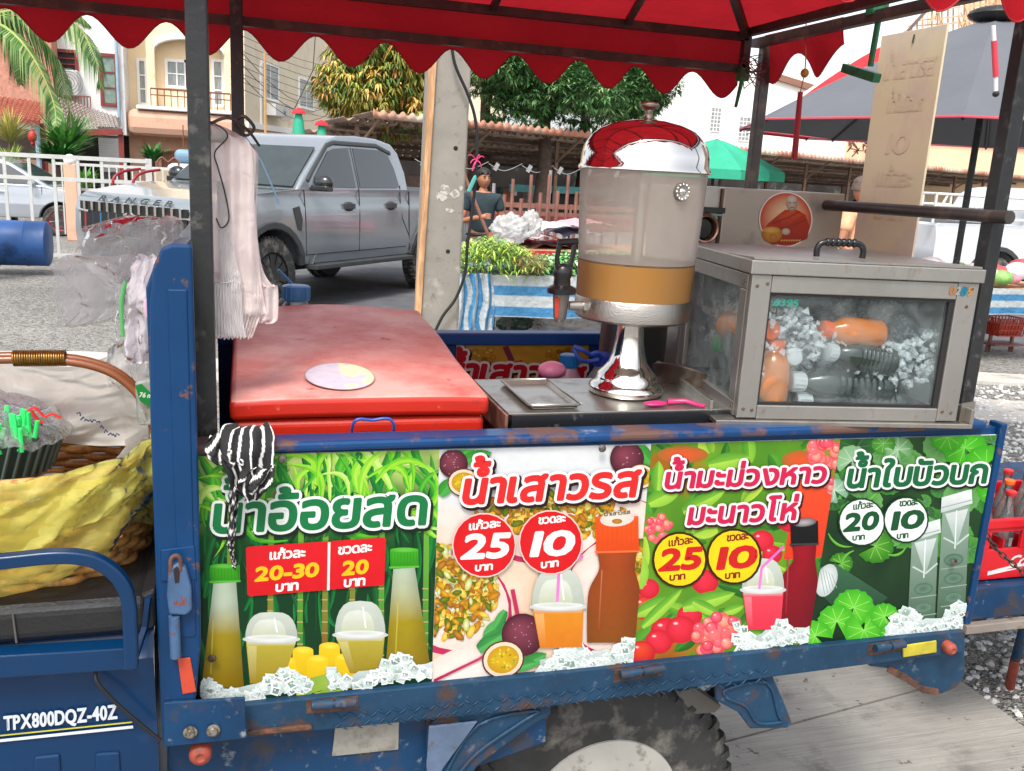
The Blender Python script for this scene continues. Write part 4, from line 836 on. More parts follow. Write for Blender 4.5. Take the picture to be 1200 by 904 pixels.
# ---- stainless pot and basin behind the stand
pot = thing('steel_pot', 'tall stainless steel pot standing behind the dispenser stand', 'pot', (.985, 2.16, .8))
MB().lathe([(0, .80), (.082, .80), (.086, .81), (.086, 1.40), (.090, 1.405), (.086, 1.408), (.082, 1.40), (.082, .82), (0, .82)], (.955, 2.13, 0), 40).build('pot_wall', STEEL, pot, smooth=50)
bs = thing('steel_basin', 'worn dark steel basin leaning between the dispenser and the glass chest', 'basin', (.95, 1.85, 1.2))
M = Matrix.Rotation(radians(24), 3, 'Y') @ Matrix.Rotation(radians(-14), 3, 'X')
c0 = at(800, 446, Y=1.80); MB().lathe([(0, -.06), (.07, -.055), (.088, -.03), (.094, 0), (.098, .003), (.098, .0), (.092, -.004), (.085, -.03), (.066, -.05), (0, -.054)], c0+V(.035, .02, -.005), 40, M).build('basin_bowl', pm('dark_used_steel', '6a5f56', .35, metal=.8, var=.25, col2='3a302a', lo=.45, hi=.6), bs, smooth=60)
# ---- juice press housing with the monk picture
jb = thing('press_housing', 'brushed steel press housing with an oval picture of a monk in orange robes', 'machine housing', (1.3, 2.2, .8))
MB().bb(1.158, 1.512, 2.10, 2.40, 1.10, 1.690).build('housing', pm('dull_steel_sheet', '9a8f84', .38, metal=.75, var=.08, scale=3, bump=.03, bscale=150, col2='7b6f66', lo=.55, hi=.75), jb, bevel=.003)
MB().bb(1.088, 1.157, 2.115, 2.40, 1.10, 1.688).build('side_housing', STEEL, jb, bevel=.003)
MB().bb(1.08, 1.165, 2.098, 2.114, 1.626, 1.640).build('slot_trim', pm('dark_slot_trim', '2e3230', .3, metal=.5), jb, bevel=.001)
MB().bb(1.08, 1.162, 2.10, 2.113, 1.618, 1.624).build('slot_trim', pm('green_grey_trim', '6f8a80', .3, metal=.5), jb, bevel=.001)
MB().lathe([(.038, 0), (.040, .012), (.034, .022), (.03, .02), (.028, 0)], (1.113, 2.113, 1.586), 30, Matrix.Rotation(radians(90), 3, 'X')).build('feed_ring', pm('copper_ring', 'a8826e', .3, metal=.7), jb, smooth=50)
MB().lathe([(0, .016), (.024, .016), (.029, .008), (.029, 0)], (1.106, 2.113, 1.586), 30, Matrix.Rotation(radians(90), 3, 'X')).build('feed_opening', TP, jb, smooth=50)
MB().sph((1.150, 2.113, 1.582), .004, 8, 6).build('rivet', STEEL, jb)
pa = Art(None, 2.0985); cx, cy = 920.8, 257.5
pa.ell(cx, cy, 31.5, 32.5, 'f3e6dc', 'f3e6dc', n=36); pa.ell(cx, cy, 30, 31, 'f0d8a8', 'c8401f', n=36, hx=.05, hy=-.25); 
# a plain seated monk: head, robe, bowl
pa.poly([(893, 272), (900, 262), (912, 252), (920, 246), (934, 246), (944, 252), (949, 266), (946, 280), (930, 287), (905, 287), (896, 282)], 'c03a1c', '982814')
pa.poly([(912, 253), (928, 247), (940, 252), (918, 268)], 'd2502a', 'a8341c'); pa.stroke([(905, 262), (922, 256), (938, 248)], 1.2, '8a2412'); pa.stroke([(903, 270), (925, 266), (944, 258)], 1, '8a2412')
pa.ell(928, 239, 6.6, 9, 'cdb8a4', '9a7f6a', n=18); pa.ell(928, 234, 6.2, 5, 'd8ccbc', 'b8a590', n=14); pa.stroke([(924.5, 238), (927, 237.6)], .8, '4a3428'); pa.stroke([(929.5, 237.6), (932, 238)], .8, '4a3428'); pa.stroke([(926, 243.2), (930.6, 243.2)], .9, '8a4a3a'); pa.ell(935, 239, 1.2, 2.4, 'b89a84', n=8); pa.ell(921.4, 239, 1.2, 2.4, 'b89a84', n=8)
pa.ell(905, 275, 12, 9.5, 'd89a3a', 'a8641e'); pa.ell(904, 270, 10.5, 4, 'e6b45a', 'c8842a'); pa.ell(906, 278, 5, 4, 'c88a30', 'a86a20'); pa.ell(921, 271.5, 5, 4, 'd8c4b0', 'b09680'); [pa.stroke([(915+i*3, 283), (917+i*3, 281)], 1, 'e8c25a') for i in range(8)]
pa.mb.build('monk_picture', PR, jb)
# ---- aluminium and glass chest with iced drinks
IR = radians(-8.5); IO = Vector((.917, 1.523, 1.252)); IM = Matrix.Rotation(IR, 3, 'Z'); IW, ID, IH = .468, .41, .312
gc = thing('glass_ice_cabinet', 'aluminium framed glass chest filled with ice and bottled juice', 'display chest', tuple(IO), IR, local=True)
def fr_box(x0, x1, y0, y1, z0, z1, nm='frame_bar', mt=ALU, bv=.002): return MB().bb(x0, x1, y0, y1, z0, z1).build(nm, mt, gc, bevel=bv)
s_, t_ = .040, .020
for x0, x1 in ((0, s_), (IW-s_-.004, IW)): fr_box(x0, x1, 0, t_, .002, IH-.028); fr_box(x0, x1, ID-t_, ID, .002, IH-.028)
fr_box(s_+.0005, IW-s_-.0045, 0, t_, IH-.062, IH-.029); fr_box(s_+.0005, IW-s_-.0045, 0, t_, .0, .028); fr_box(s_, IW-s_-.004, ID-t_, ID, IH-.062, IH-.028); fr_box(s_, IW-s_, ID-t_, ID, 0, .028)
for x0 in (0, IW-t_): fr_box(x0, x0+t_, t_+.0005, t_+.035, .03, IH-.06); fr_box(x0, x0+t_, ID-.055, ID-t_-.0005, .03, IH-.06); fr_box(x0, x0+t_, t_+.001, ID-t_-.001, IH-.06, IH-.03); fr_box(x0, x0+t_, t_+.001, ID-t_-.001, .001, .0295)
fr_box(-.006, IW+.006, -.006, ID+.006, IH-.0275, IH-.001, 'top_frame'); MB().add([(x, y, z+IH-(.014 if y > .1 else 0)) for z in (0, .004) for x, y in ((.0, .0), (IW, .0), (IW, ID), (.0, ID))], [(3, 2, 1, 0), (4, 5, 6, 7), (0, 1, 5, 4), (1, 2, 6, 5), (2, 3, 7, 6), (3, 0, 4, 7)]).build('lid', ALU, gc); fr_box(0, IW, ID-.02, ID+.008, IH-.012, IH-.002, 'lid_hinge_strip', pm('dark_lid_panel', '33363c', .4, var=.2), .001)
fr_box(-.004, IW+.004, -.004, .002, IH-.03, IH-.0255, 'seam_shadow_strip', pm('dark_rubber_seal', '24211f', .7), .0005) if False else None
gk = pm('dark_rubber_seal', '1a1817', .6)
fr_box(s_+.001, IW-s_-.005, .004, .018, IH-.067, IH-.0625, 'gasket', gk, 0); fr_box(IW-s_-.015, IW-s_-.0045, .004, .018, .0285, IH-.0675, 'gasket', gk, 0); fr_box(s_+.0005, s_+.004, .004, .018, .0285, IH-.0675, 'gasket', gk, 0); fr_box(s_+.005, IW-s_-.016, .004, .018, .0285, .033, 'gasket', gk, 0)
ln = pm('grey_liner', 'c8c8c8', .4, var=.1, bump=.2, bscale=30, col2='aeb0b2', lo=.45, hi=.6, s2=8)
fr_box(.022, IW-.022, .022, ID-.022, .004, .02, 'liner_floor', pm('dark_liner_floor', '2c2c30', .4), 0); fr_box(.022, IW-.022, ID-.028, ID-.022, .021, IH-.03, 'liner_wall', ln, 0); fr_box(IW-.028, IW-.022, .022, ID-.03, .021, IH-.03, 'liner_wall', ln, 0)
glass = film('wet_fogged_glass', (.82, .86, .86), clear=.90, gloss=.10, rough=.06, wr=14, bump=.08, cvar=.08, transl=.5); glass_s = film('fogged_side_glass', (.82, .86, .86), clear=.80, gloss=.015, rough=.08, wr=18, bump=.1, cvar=.15, transl=.5)
for nm, args in (('front_pane', (s_+.001, IW-s_-.006, .010, .0125, .028, IH-.066)), ('side_pane', (.009, .0115, t_+.03, ID-.05, .03, IH-.06))): fr_box(*args, nm, glass if nm == 'front_pane' else glass_s, 0)
for x, z in ((.012, .02), (.030, .018), (.012, IH-.05), (.032, IH-.045), (IW-.015, .02), (IW-.034, .022), (IW-.014, IH-.04), (IW-.02, IH-.075)): MB().lathe([(0, .0016), (.003, .0014), (.0038, 0)], (x, 0, z), 10, Matrix.Rotation(radians(90), 3, 'X')).build('rivet', pm('rusty_rivet', '6a5a50', .5, metal=.6, col2='7a3a24', s2=200), gc, smooth=40)
for y, z in ((t_+.012, .018), (t_+.012, IH-.045), (t_+.02, IH-.05)): MB().lathe([(0, .0016), (.003, .0014), (.0038, 0)], (0, y, z), 10, Matrix.Rotation(radians(-90), 3, 'Y')).build('rivet', MATS['rusty_rivet'], gc, smooth=40)
hb_ = MB(); hx_ = .20; hb_.tube(smoothpts([(hx_-.048, .06, IH+.006), (hx_-.048, .06, IH+.024), (hx_-.036, .06, IH+.034), (hx_, .06, IH+.036), (hx_+.036, .06, IH+.034), (hx_+.048, .06, IH+.024), (hx_+.048, .06, IH+.006)], 5), .0062, 10)
for k in range(6): hb_.lathe([(.0075, -.004), (.0090, 0), (.0075, .004)], (hx_-.028+k*.011, .06, IH+.035), 12, Matrix.Rotation(radians(90), 3, 'Y'))
hb_.build('handle', TP, gc, smooth=50)
pl = MB(); pl.bb(-.045, IW+.03, -.012, ID, -.010, -.0005); pl.build('base_tray', STEEL, gc, bevel=.0015)
for a in ((-.045, -.038, .03, ID, 0, .028), (IW+.022, IW+.030, -.012, .06, 0, .030)): MB().bb(*a).build('tray_lip', STEEL, gc, bevel=.001)
MB().prism([(IW+.006, .0, .0), (IW+.05, .02, .0), (IW+.05, .02, .04), (IW+.006, .0, .04)], (0, .002, 0)).build('tray_bracket', STEEL, gc)
# numbers stuck on the frame and glass, built in the chest's own frame
class ArtL(Art):
    def piece(s, pts, cols):
        s.k += 1; h = s.h; s.mb.add([(p[0], -.0012-h, -p[1]) for p in pts], [tuple(range(len(pts)))], 0, list(cols))
N1 = ArtL(None, 0)
N1.text('0', IW-.062, -(IH-.052), IW-.052, -(IH-.052), .022, [(.0011, 'b87a4a', 0, 0)]); N1.text('2', IW-.050, -(IH-.052), IW-.040, -(IH-.052), .022, [(.0009, 'a0a09a', 0, 0)]); N1.text('8', IW-.038, -(IH-.053), IW-.027, -(IH-.053), .024, [(.0013, '1f7f9a', 0, 0)]); N1.text('9', IW-.024, -(IH-.053), IW-.014, -(IH-.053), .024, [(.0013, 'c08a4a', 0, 0)])
N1.mb.build('stuck_numbers', PR, gc)
N2 = ArtL(None, 0); N2.text('6395', s_+.012, -(IH-.088), s_+.062, -(IH-.088), .019, [(.0009, '3f9a86', 0, 0)]); o = N2.mb.build('stuck_numbers', PR, gc); o.location = (0, .0108, 0)
def ia(px, py, y):
    d = Fw + Rt*((px-600)/FPX) - Up*((py-452)/FPX); Mi = IM.inverted(); e = Mi @ (EYE-IO); d = Mi @ d; t = (y-e.y)/d.y; p = e+d*t; return IO+IM @ p
OC = pm('orange_cap_plastic', 'e8641a', .35, var=.05); OJ = pm('orange_juice', 'd8760a', .22, var=.1, scale=14, col2='b8640c', lo=.5, hi=.7, coat=.5); DG = pm('dark_green_juice', '16261f', .2, var=.3, coat=.6); WC = pm('pale_cap_plastic', 'c8cccf', .35); GC = pm('green_cap_plastic', '1f9a4c', .35); AM = pm('amber_juice', 'a8640f', .25, coat=.4)
grp = 'bottles chilling in the glass chest'
def dirn(x, y, z): return IM @ Vector((x, y, z))
def ib(px, py, yy, d, L, r, cap, liq, label, capat=True, ribs=False):
    p = ia(px, py, yy); d = dirn(*d).normalized(); return bot('juice_bottle', label, p-d*L, p, r, cap, liq, grp, ribs=ribs)
ib(905, 387, .035, (.15, -1, .12), .17, .034, OC, OJ, 'orange capped bottle pointing outward at the upper left behind the front glass')
ib(889, 443, .032, (-.25, -1, .1), .16, .034, OC, OJ, 'orange capped bottle pointing outward at the lower left behind the front glass')
ib(908, 398, .055, (0, .08, 1), .128, .034, OC, OJ, 'orange juice bottle standing in the lower left corner of the ice')
ib(963, 386, .035, (-1, -.12, .06), .135, .030, OC, OJ, 'orange juice bottle lying sideways at the top of the ice')
ib(968, 412, .030, (-1, -.1, .14), .155, .031, WC, DG, 'dark green bottle with pale screw cap lying under the sideways orange one', ribs=True)
ib(932, 418, .03, (.1, -1, .3), .15, .030, WC, CLR, 'bottle with white cap poking out of the ice toward the front glass')
ib(925, 447, .05, (-1, -.05, .05), .22, .036, WC, DG, 'dark bottle lying low in the chest under the ice, upper of two', ribs=True)
ib(930, 470, .055, (-1, -.05, .02), .24, .038, WC, DG, 'dark bottle lying on the floor of the chest, lower of two', ribs=True)
def ibx(px, py, xx, d, L, r, cap, liq, label):
    dd = Fw + Rt*((px-600)/FPX) - Up*((py-452)/FPX); Mi = IM.inverted(); e = Mi @ (EYE-IO); dd = Mi @ dd; t = (xx-e.x)/dd.x; p = IO+IM @ (e+dd*t); d = dirn(*d).normalized(); return bot('juice_bottle', label, p-d*L, p, r, cap, liq, grp)
ibx(838, 402, .03, (-1, -.15, .1), .15, .032, GC, CLR, 'green capped bottle pointing at the side glass of the chest')
ibx(862, 420, .05, (-.2, 1, .25), .15, .032, OC, OJ, 'orange juice bottle lying in the ice behind the side glass')
ibx(868, 366, .05, (.1, .5, 1), .14, .03, WC, DG, 'dark green bottle upright in the ice behind the side glass')
# crushed ice heap
ice = bpy.data.materials.new('crushed_ice'); ice.use_nodes = True; p = ice.node_tree.nodes['Principled BSDF']; p.inputs['Base Color'].default_value = (.86, .91, .93, 1); p.inputs['Roughness'].default_value = .16; p.inputs['Alpha'].default_value = .42; p.inputs['Specular IOR Level'].default_value = .8
im = MB(); rr = random.Random(11)
def heap(x, y): return .160+.05*sin(x*13+1)+.03*sin(y*15+x*8)+(.035 if x > .3 else 0)
for i in range(3000):
    x = rr.uniform(.035, IW-.04); y = .022+rr.random()**1.6*(ID-.07); h = heap(x, y); z = h-rr.random()**1.5*.10 if y > .05 or rr.random() < .8 else rr.uniform(.06, h)
    if x < .30 and x > .06 and y < .06 and z < .13 and rr.random() < .9: continue
    if y < .04 and rr.random() < .45: continue
    r = rr.uniform(.004, .011); M = Euler((rr.random()*6, rr.random()*6, rr.random()*6)).to_matrix(); vs = [Vector((x, y, z))+M @ Vector((a*r*rr.uniform(.6, 1.2), b*r*rr.uniform(.6, 1.2), c*r*rr.uniform(.5, 1.1))) for a, b, c in ((1, 0, 0), (-1, 0, 0), (0, 1, 0), (0, -1, 0), (0, 0, 1), (0, 0, -1))]
    im.add(vs, [(0, 2, 4), (2, 1, 4), (1, 3, 4), (3, 0, 4), (2, 0, 5), (1, 2, 5), (3, 1, 5), (0, 3, 5)])
tag(im.build('crushed_ice', ice, gc), kind='stuff')
wi = MB(); wi.grid(lambda u, v: Vector((.03+u*(IW-.06), .07+v*(ID-.11), heap(.03+u*(IW-.06), .07+v*(ID-.11))-.02+.010*mnoise.noise(Vector((u*22, v*22, 3))))), 50, 40)
tag(wi.build('packed_ice', pm('packed_ice', 'e4e9ec', .25, var=.2, scale=40, bump=.8, bscale=120, spec=.8), gc, smooth=30), kind='stuff')

# ---- plastic carrier bags hung on the post
PK = film('pinkish_bag_plastic', (.95, .91, .90), clear=.26, gloss=.12, rough=.3, wr=18, bump=.5, transl=.45, cvar=.08)
WHB = film('white_bag_plastic', (.95, .94, .94), clear=.22, gloss=.15, rough=.3, wr=20, bump=.5, transl=.45, cvar=.1)
bb_ = thing('carrier_bag_bundle', 'bundle of pale pink plastic carrier bags hanging from the front canopy post', 'plastic bags', (-.03, 1.6, 1.75))
def sheet(rows, nx, mat, name, parent, amp=.006, fr_=40, seed=0, ph=0, thick=0):
    """rows: (z, x0, x1, y); pleated hanging sheet"""
    m = MB(); R = smoothpts([Vector((a, b, c)) for a, b, c, d in rows], 6); Yr = smoothpts([Vector((d, 0, 0)) for a, b, c, d in rows], 6)
    def f(u, v):
        k = min(len(R)-1, v*(len(R)-1)); i = int(k); j = min(i+1, len(R)-1); r = R[i].lerp(R[j], k-i); y = Yr[i].lerp(Yr[j], k-i).x
        x = r.y*(1-u)+r.z*u; return Vector((x, y+amp*sin(u*fr_+v*5+seed)+amp*.8*mnoise.noise(Vector((u*4, v*9, seed))), r.x+.002*sin(u*60+seed)*v))
    m.grid(f, nx, len(R)*2); return m.build(name, mat, parent, smooth=180)
sheet([(1.735, -.050, -.028, 1.60), (1.725, -.062, .004, 1.595), (1.66, -.058, .010, 1.59), (1.60, -.060, .012, 1.59), (1.52, -.060, .018, 1.59), (1.47, -.062, .024, 1.59), (1.44, -.064, .030, 1.588)], 40, PK, 'bag_sheet', bb_, .005, 16, 1)
sheet([(1.735, -.045, -.02, 1.607), (1.715, -.05, .014, 1.61), (1.68, -.04, .018, 1.61), (1.6, -.04, .014, 1.61), (1.52, -.035, .022, 1.61), (1.487, -.03, .040, 1.605), (1.486, -.03, .048, 1.605), (1.44, -.03, .048, 1.60), (1.426, -.04, .044, 1.60), (1.424, -.05, .03, 1.60)], 40, PK, 'bag_sheet', bb_, .005, 22, 3)
sheet([(1.66, -.048, -.030, 1.585), (1.55, -.045, -.022, 1.583), (1.50, -.046, -.012, 1.58), (1.49, -.060, -.012, 1.578), (1.43, -.060, -.010, 1.58), (1.402, -.062, -.004, 1.582)], 50, WHB, 'bag_sheet', bb_, .003, 70, 5)
sheet([(1.49, -.062, .02, 1.592), (1.45, -.062, .020, 1.590), (1.415, -.060, .010, 1.590), (1.398, -.058, .004, 1.59)], 60, PK, 'bag_sheet', bb_, .004, 90, 7)
MB().tube([(-.065, 1.56, 1.735), (-.045, 1.60, 1.735), (-.02, 1.64, 1.725)], .014, 12).build('bag_core', pm('grey_bag_core', 'a8a39f', .6), bb_, smooth=50)
wr_ = MB(); wr_.tube(smoothpts([(-.075, 1.575, 1.76), (-.04, 1.57, 1.745), (-.03, 1.585, 1.73), (-.05, 1.585, 1.705), (-.045, 1.58, 1.68), (-.035, 1.58, 1.64), (-.03, 1.58, 1.60), (-.042, 1.582, 1.585), (-.05, 1.585, 1.60)], 6), .0012, 6)
wr_.tube(smoothpts([(-.07, 1.57, 1.74), (-.03, 1.58, 1.76), (0, 1.60, 1.745), (.02, 1.62, 1.72)], 6), .0025, 6); wr_.tube(smoothpts([(-.02, 1.6, 1.752), (-.005, 1.59, 1.765), (.012, 1.6, 1.748), (-.002, 1.6, 1.735), (-.02, 1.6, 1.752)], 5), .0028, 6)
wr_.build('wire_tie', pm('dark_wire', '2b211f', .5), bb_, smooth=60)
bt = MB(); bt.tube(smoothpts([(-.004, 1.62, 1.735), (.02, 1.62, 1.70), (.04, 1.62, 1.655), (.052, 1.62, 1.625)], 5), .0055, 6, flat=(1, .3)); tag(bt.build('blue_strap', pm('grey_blue_strap', '5f86a0', .5), bb_, smooth=60))
# ---- striped cloth tied to the rail
cl = thing('striped_cloth', 'black cloth with white stripes knotted over the rail and hanging on the sign', 'cloth', (-.02, 1.46, 1.25))
CS = bpy.data.materials.new('striped_fabric'); CS.use_nodes = True; n = CS.node_tree.nodes; L_ = CS.node_tree.links; p = n['Principled BSDF']; p.inputs['Roughness'].default_value = .9
at_ = n.new('ShaderNodeVertexColor'); at_.layer_name = 'Print'; L_.new(at_.outputs[0], p.inputs['Base Color'])
def cloth(rows, nx, stripe, nm, seed, ang=0):
    m = MB(); R = smoothpts([Vector((a, b, c)) for a, b, c, d in rows], 5); Yr = smoothpts([Vector((d, 0, 0)) for a, b, c, d in rows], 5); ny = len(R)*2; cs = []; W, K = (.85, .82, .78), (.012, .012, .014)
    def f(u, v):
        k = min(len(R)-1, v*(len(R)-1)); i = int(k); j = min(i+1, len(R)-1); r = R[i].lerp(R[j], k-i); y = Yr[i].lerp(Yr[j], k-i).x; x = r.y*(1-u)+r.z*u
        s = (u*stripe+v*ang+.25*mnoise.noise(Vector((u*3, v*3, seed)))) % 1; cs.append(W if s < .22 else K)
        return Vector((x+.004*mnoise.noise(Vector((u*5, v*6, seed+9))), y-.012*sin(u*pi)+.007*sin(u*13+v*6+seed)+.006*mnoise.noise(Vector((u*6, v*6, seed))), r.x+.005*mnoise.noise(Vector((u*5, v*4, seed+4)))))
    m.grid(f, nx, ny); m.c = cs; return m.build(nm, CS, cl, smooth=180, solid=.0012)
cloth([(1.268, -.03, .03, 1.51), (1.272, -.045, .032, 1.475), (1.25, -.050, .036, 1.458), (1.225, -.048, .036, 1.455), (1.195, -.035, .034, 1.455), (1.17, -.028, .020, 1.46), (1.155, -.012, .012, 1.465)], 70, 5, 'cloth_fold', 1, .5)
cloth([(1.262, -.062, -.025, 1.48), (1.24, -.072, -.02, 1.455), (1.22, -.052, -.01, 1.45)], 50, 3, 'cloth_fold', 5, 1.5)
cloth([(1.215, -.012, .036, 1.447), (1.19, -.02, .034, 1.444), (1.172, -.008, .022, 1.447)], 50, 3, 'cloth_fold', 8, 2.5)
cloth([(1.18, -.034, -.020, 1.468), (1.13, -.036, -.024, 1.472), (1.08, -.040, -.028, 1.476), (1.05, -.036, -.030, 1.478), (1.03, -.030, -.026, 1.478)], 16, 1.5, 'cloth_tail', 3, 9)
# ---- hanging board, clamp, charm on the right side rail
hb2 = thing('hanging_board', 'tall pale board with faded pink lettering hung on the right side of the cart', 'sign', (1.56, 1.97, 1.55))
PB = pm('aged_cream_board', 'cdbf9f', .45, var=.05, scale=2.5, col2='c4b0a0', lo=.45, hi=.6, s2=6, bump=.03)
MB().bb(1.556, 1.562, 1.868, 2.10, 1.545, 2.086).build('board', PB, hb2, bevel=.001)
class ArtX(Art):
    """print on the board's inner face (plane X const): u runs toward the camera, v runs down"""
    def piece(s, pts, cols):
        s.k += 1; h = s.h; s.mb.add([(1.5555-h, 2.10-p[0], 2.086-p[1]) for p in pts], [tuple(range(len(pts)))], 0, list(cols))
ax = ArtX(None, 0); fc = 'ccb8a0'
ax.text(TH['pass'], .03, .11, .21, .11, .07, [(.0012, fc, 0, 0)]); ax.text(TH['bai'], .06, .19, .19, .19, .055, [(.001, 'cbb99f', 0, 0)]); ax.text('10', .08, .29, .16, .29, .07, [(.0015, fc, 0, 0)]); ax.text(TH['glass'], .06, .37, .19, .37, .06, [(.001, 'cbb99f', 0, 0)]); ax.text(TH['baht'], .07, .45, .18, .45, .06, [(.001, 'cbb99f', 0, 0)])
ax.mb.build('faded_lettering', vcol('faint_print', .5, .3, .95, 1.02), hb2)
MB().tube([(1.555, 1.975, 2.075), (1.553, 1.975, 2.055)], .002, 6).build('hook', BLACKM, hb2)
gk_ = thing('green_clamp', 'green painted hanger clamped to the side rail above the pale board', 'clamp', (1.42, 1.95, 2.1))
GP = pm('green_paint_worn', '1d6a42', .45, var=.2, col2='123a28', lo=.5, hi=.65, s2=20)
GX = 1.425
g0 = at(1033, 5, X=GX); g1 = at(1020, 78, X=GX); g2 = at(990, 80, X=GX); g3 = at(1028, 92, X=GX)
m = MB(); m.tube([g0+V(0, 0, .02), g1], .0072, 8); m.build('clamp_rod', GP, gk_, smooth=40)
m = MB(); m.box((g0.x-.01, g0.y, g0.z-.006), (.045, .034, .042)); m.build('clamp_head', GP, gk_, bevel=.008)
m = MB(); m.sq(g2, g3, .021); m.build('clamp_foot', GP, gk_, bevel=.002)
m = MB(); m.tube([g0+V(-.01, .01, -.02), at(998, 28, X=GX)], .004, 6); m.build('clamp_lever', BLACKM, gk_)
g5 = at(868, 92, Y=2.43); m = MB(); m.box((g5.x+.005, 2.43, g5.z+.01), (.028, .03, .035)); m.tube([g5+V(0, -.01, 0), at(862, 126, Y=2.42)], [.007, .005], 8)
tag(m.build('cord_knot', GP, None, bevel=.003), 'green knotted fitting at the far right corner of the canopy frame', 'fitting')
tg_ = thing('twine_tie', 'frayed dark red twine wound round the far right canopy post', 'twine', (1.43, 2.43, 2.0)); m = MB(); rr = random.Random(4)
for i in range(26):
    p = at(882+rr.uniform(-8, 8), 88+rr.uniform(-14, 10), Y=2.42); m.tube(smoothpts([p, p+V(rr.uniform(-.03, .03), rr.uniform(-.02, .01), rr.uniform(-.03, .03)), p+V(rr.uniform(-.05, .05), rr.uniform(-.02, .01), rr.uniform(-.05, .02))], 3), .0014, 5)
m.build('twine', pm('dark_red_twine', '6a2a28', .9), tg_, smooth=60)
oc = thing('hanging_charm', 'dark red charm with gold bead and tassel hanging on a cord from the canopy', 'charm', (1.41, 2.2, 2.0))
o0 = at(945, 25, X=1.405); o1 = at(943, 86, X=1.405); o2 = at(938, 108, X=1.405); o3 = at(931, 185, X=1.405)
m = MB(); m.tube(smoothpts([o0+V(0, 0, .02), o0.lerp(o1, .3)+V(0, .004, 0), o0.lerp(o1, .6)+V(0, -.003, 0), o1], 4), .0016, 6); m.tube([o1, o2], .0014, 6); m.build('cord', pm('tan_cord', '8a5a44', .8), oc)
m = MB(); m.sph(o1, (.011, .011, .012), 14, 8); m.build('bead', pm('gold_bead', 'b0762a', .4, metal=.3), oc, smooth=60)
m = MB()
for k in range(9): a = k*.7; d = V(cos(a)*.004, sin(a)*.004, 0); m.tube([o2+d, o3+d*1.4+V(0, 0, .006*sin(k*3))], .0028, 6)
m.build('tassel', pm('crimson_silk', '9a1a26', .6, var=.2), oc, smooth=60)
# ---- basket on the driver's seat
BX, BY = -.48, 1.79
bk = thing('wicker_basket', 'wicker basket with brown cane handle on the driver seat, wrapped in a yellow plastic bag', 'basket', (BX, BY, 1.05))
WK = pm('woven_cane', '9a6a34', .6, var=.3, scale=40, bump=.4, bscale=90, col2='c49a5a', lo=.5, hi=.6, s2=24)
def brad(z): t = (z-.995)/.17; return .292+.022*min(1, t*1.15)
def sqc(a): c_, s_ = cos(a), sin(a); return math.copysign(abs(c_)**.6, c_), math.copysign(abs(s_)**.6, s_)
wm = MB(); nst = 44
for j in range(11):
    z = .998+j*.0155; pts = []
    for k in range(nst*4): a = 2*pi*k/(nst*4); r = brad(z)+.005*sin(k*pi/4*1+(j % 2)*pi); pts.append((BX+r*sqc(a)[0], BY+r*.95*sqc(a)[1], z))
    wm.tube(pts, .0078, 6, closed=True)
wm.build('weave', WK, bk, smooth=60); sm = MB()
for k in range(nst): a = 2*pi*k/nst; sm.tube([(BX+brad(z)*sqc(a)[0], BY+brad(z)*.95*sqc(a)[1], z) for z in (.997, 1.05, 1.11, 1.165)], .005, 6)
sm.build('stakes', WK, bk, smooth=60); rmB = MB()
for dz in (0, .014): rmB.tube([(BX+brad(1.165)*sqc(2*pi*k/60)[0], BY+brad(1.165)*.95*sqc(2*pi*k/60)[1], 1.168+dz) for k in range(60)], .010, 8, closed=True)
rmB.build('rim', WK, bk, smooth=60); MB().lathe([(0, .997), (.27, .997), (.27, 1.002), (0, 1.002)], (BX, BY, 0), 40).build('basket_base', WK, bk)
CN = pm('brown_cane_handle', '7d4727', .35, var=.15, scale=10, bump=.1, coat=.3, stretch=(1, 1, .3))
hp = [(-.178-.0, 1.74, 1.16), (-.176, 1.74, 1.21), (-.196, 1.74, 1.262), (-.235, 1.74, 1.303), (-.29, 1.74, 1.325), (-.36, 1.74, 1.332), (-.44, 1.74, 1.332), (-.55, 1.74, 1.325), (-.66, 1.74, 1.28), (-.73, 1.74, 1.17)]
for i, dy in enumerate((-.007, .006)): m = MB(); m.tube(smoothpts([(x, y+dy, z+(.004 if i else 0)) for x, y, z in hp], 6), .0075, 10); m.build('handle_cane', CN, bk, smooth=60)
m = MB(); N = 22
m.tube([(-.400+.085*i/240, 1.7395+.0165*cos(i*2*pi*N/240), 1.334+.0135*sin(i*2*pi*N/240)) for i in range(241)], .0019, 6); m.build('brass_binding', pm('brass_wire', '7c5c2a', .3, metal=.8, var=.3, scale=80), bk, smooth=60)
# yellow bag draped over the rim
YB = film('yellow_bag_plastic', (.88, .86, .48), clear=.58, gloss=.12, rough=.28, wr=11, bump=.9, transl=.35, cvar=.15)
yb = thing('yellow_bag', 'thin yellow plastic bag draped over the wicker basket rim', 'plastic bag', (BX, BY, 1.1)); m = MB()
def yf(u, v):
    a = -pi*1.05+u*2.1*pi; n1 = mnoise.noise(Vector((cos(a)*2, sin(a)*2, v*2.5))); n2 = mnoise.noise(Vector((cos(a)*6, sin(a)*6, v*6+4)))
    if v < .45: t = v/.45; r = .235+.090*t; z = 1.155+.040*t+.02*n1
    else: t = (v-.45)/.55; r = .325+.010*sin(t*pi)+.006*t; z = 1.195-t*(.098+.022*sin(a*3+1)+.03*n1)+.035*max(0, cos(a-.2))
    n3 = 1-abs(mnoise.noise(Vector((a*3.1+v*3, v*2.2, 7))))*2.6; n4 = 1-abs(mnoise.noise(Vector((a*7+v*9, v*5-a*2, 3))))*2.6; r += .014*n2+.008*n1+.012*n3+.007*n4; return Vector((BX+r*sqc(a)[0], BY+r*.97*sqc(a)[1], z+.008*n2))
m.grid(yf, 260, 60); m.build('bag_film', YB, yb, smooth=180)
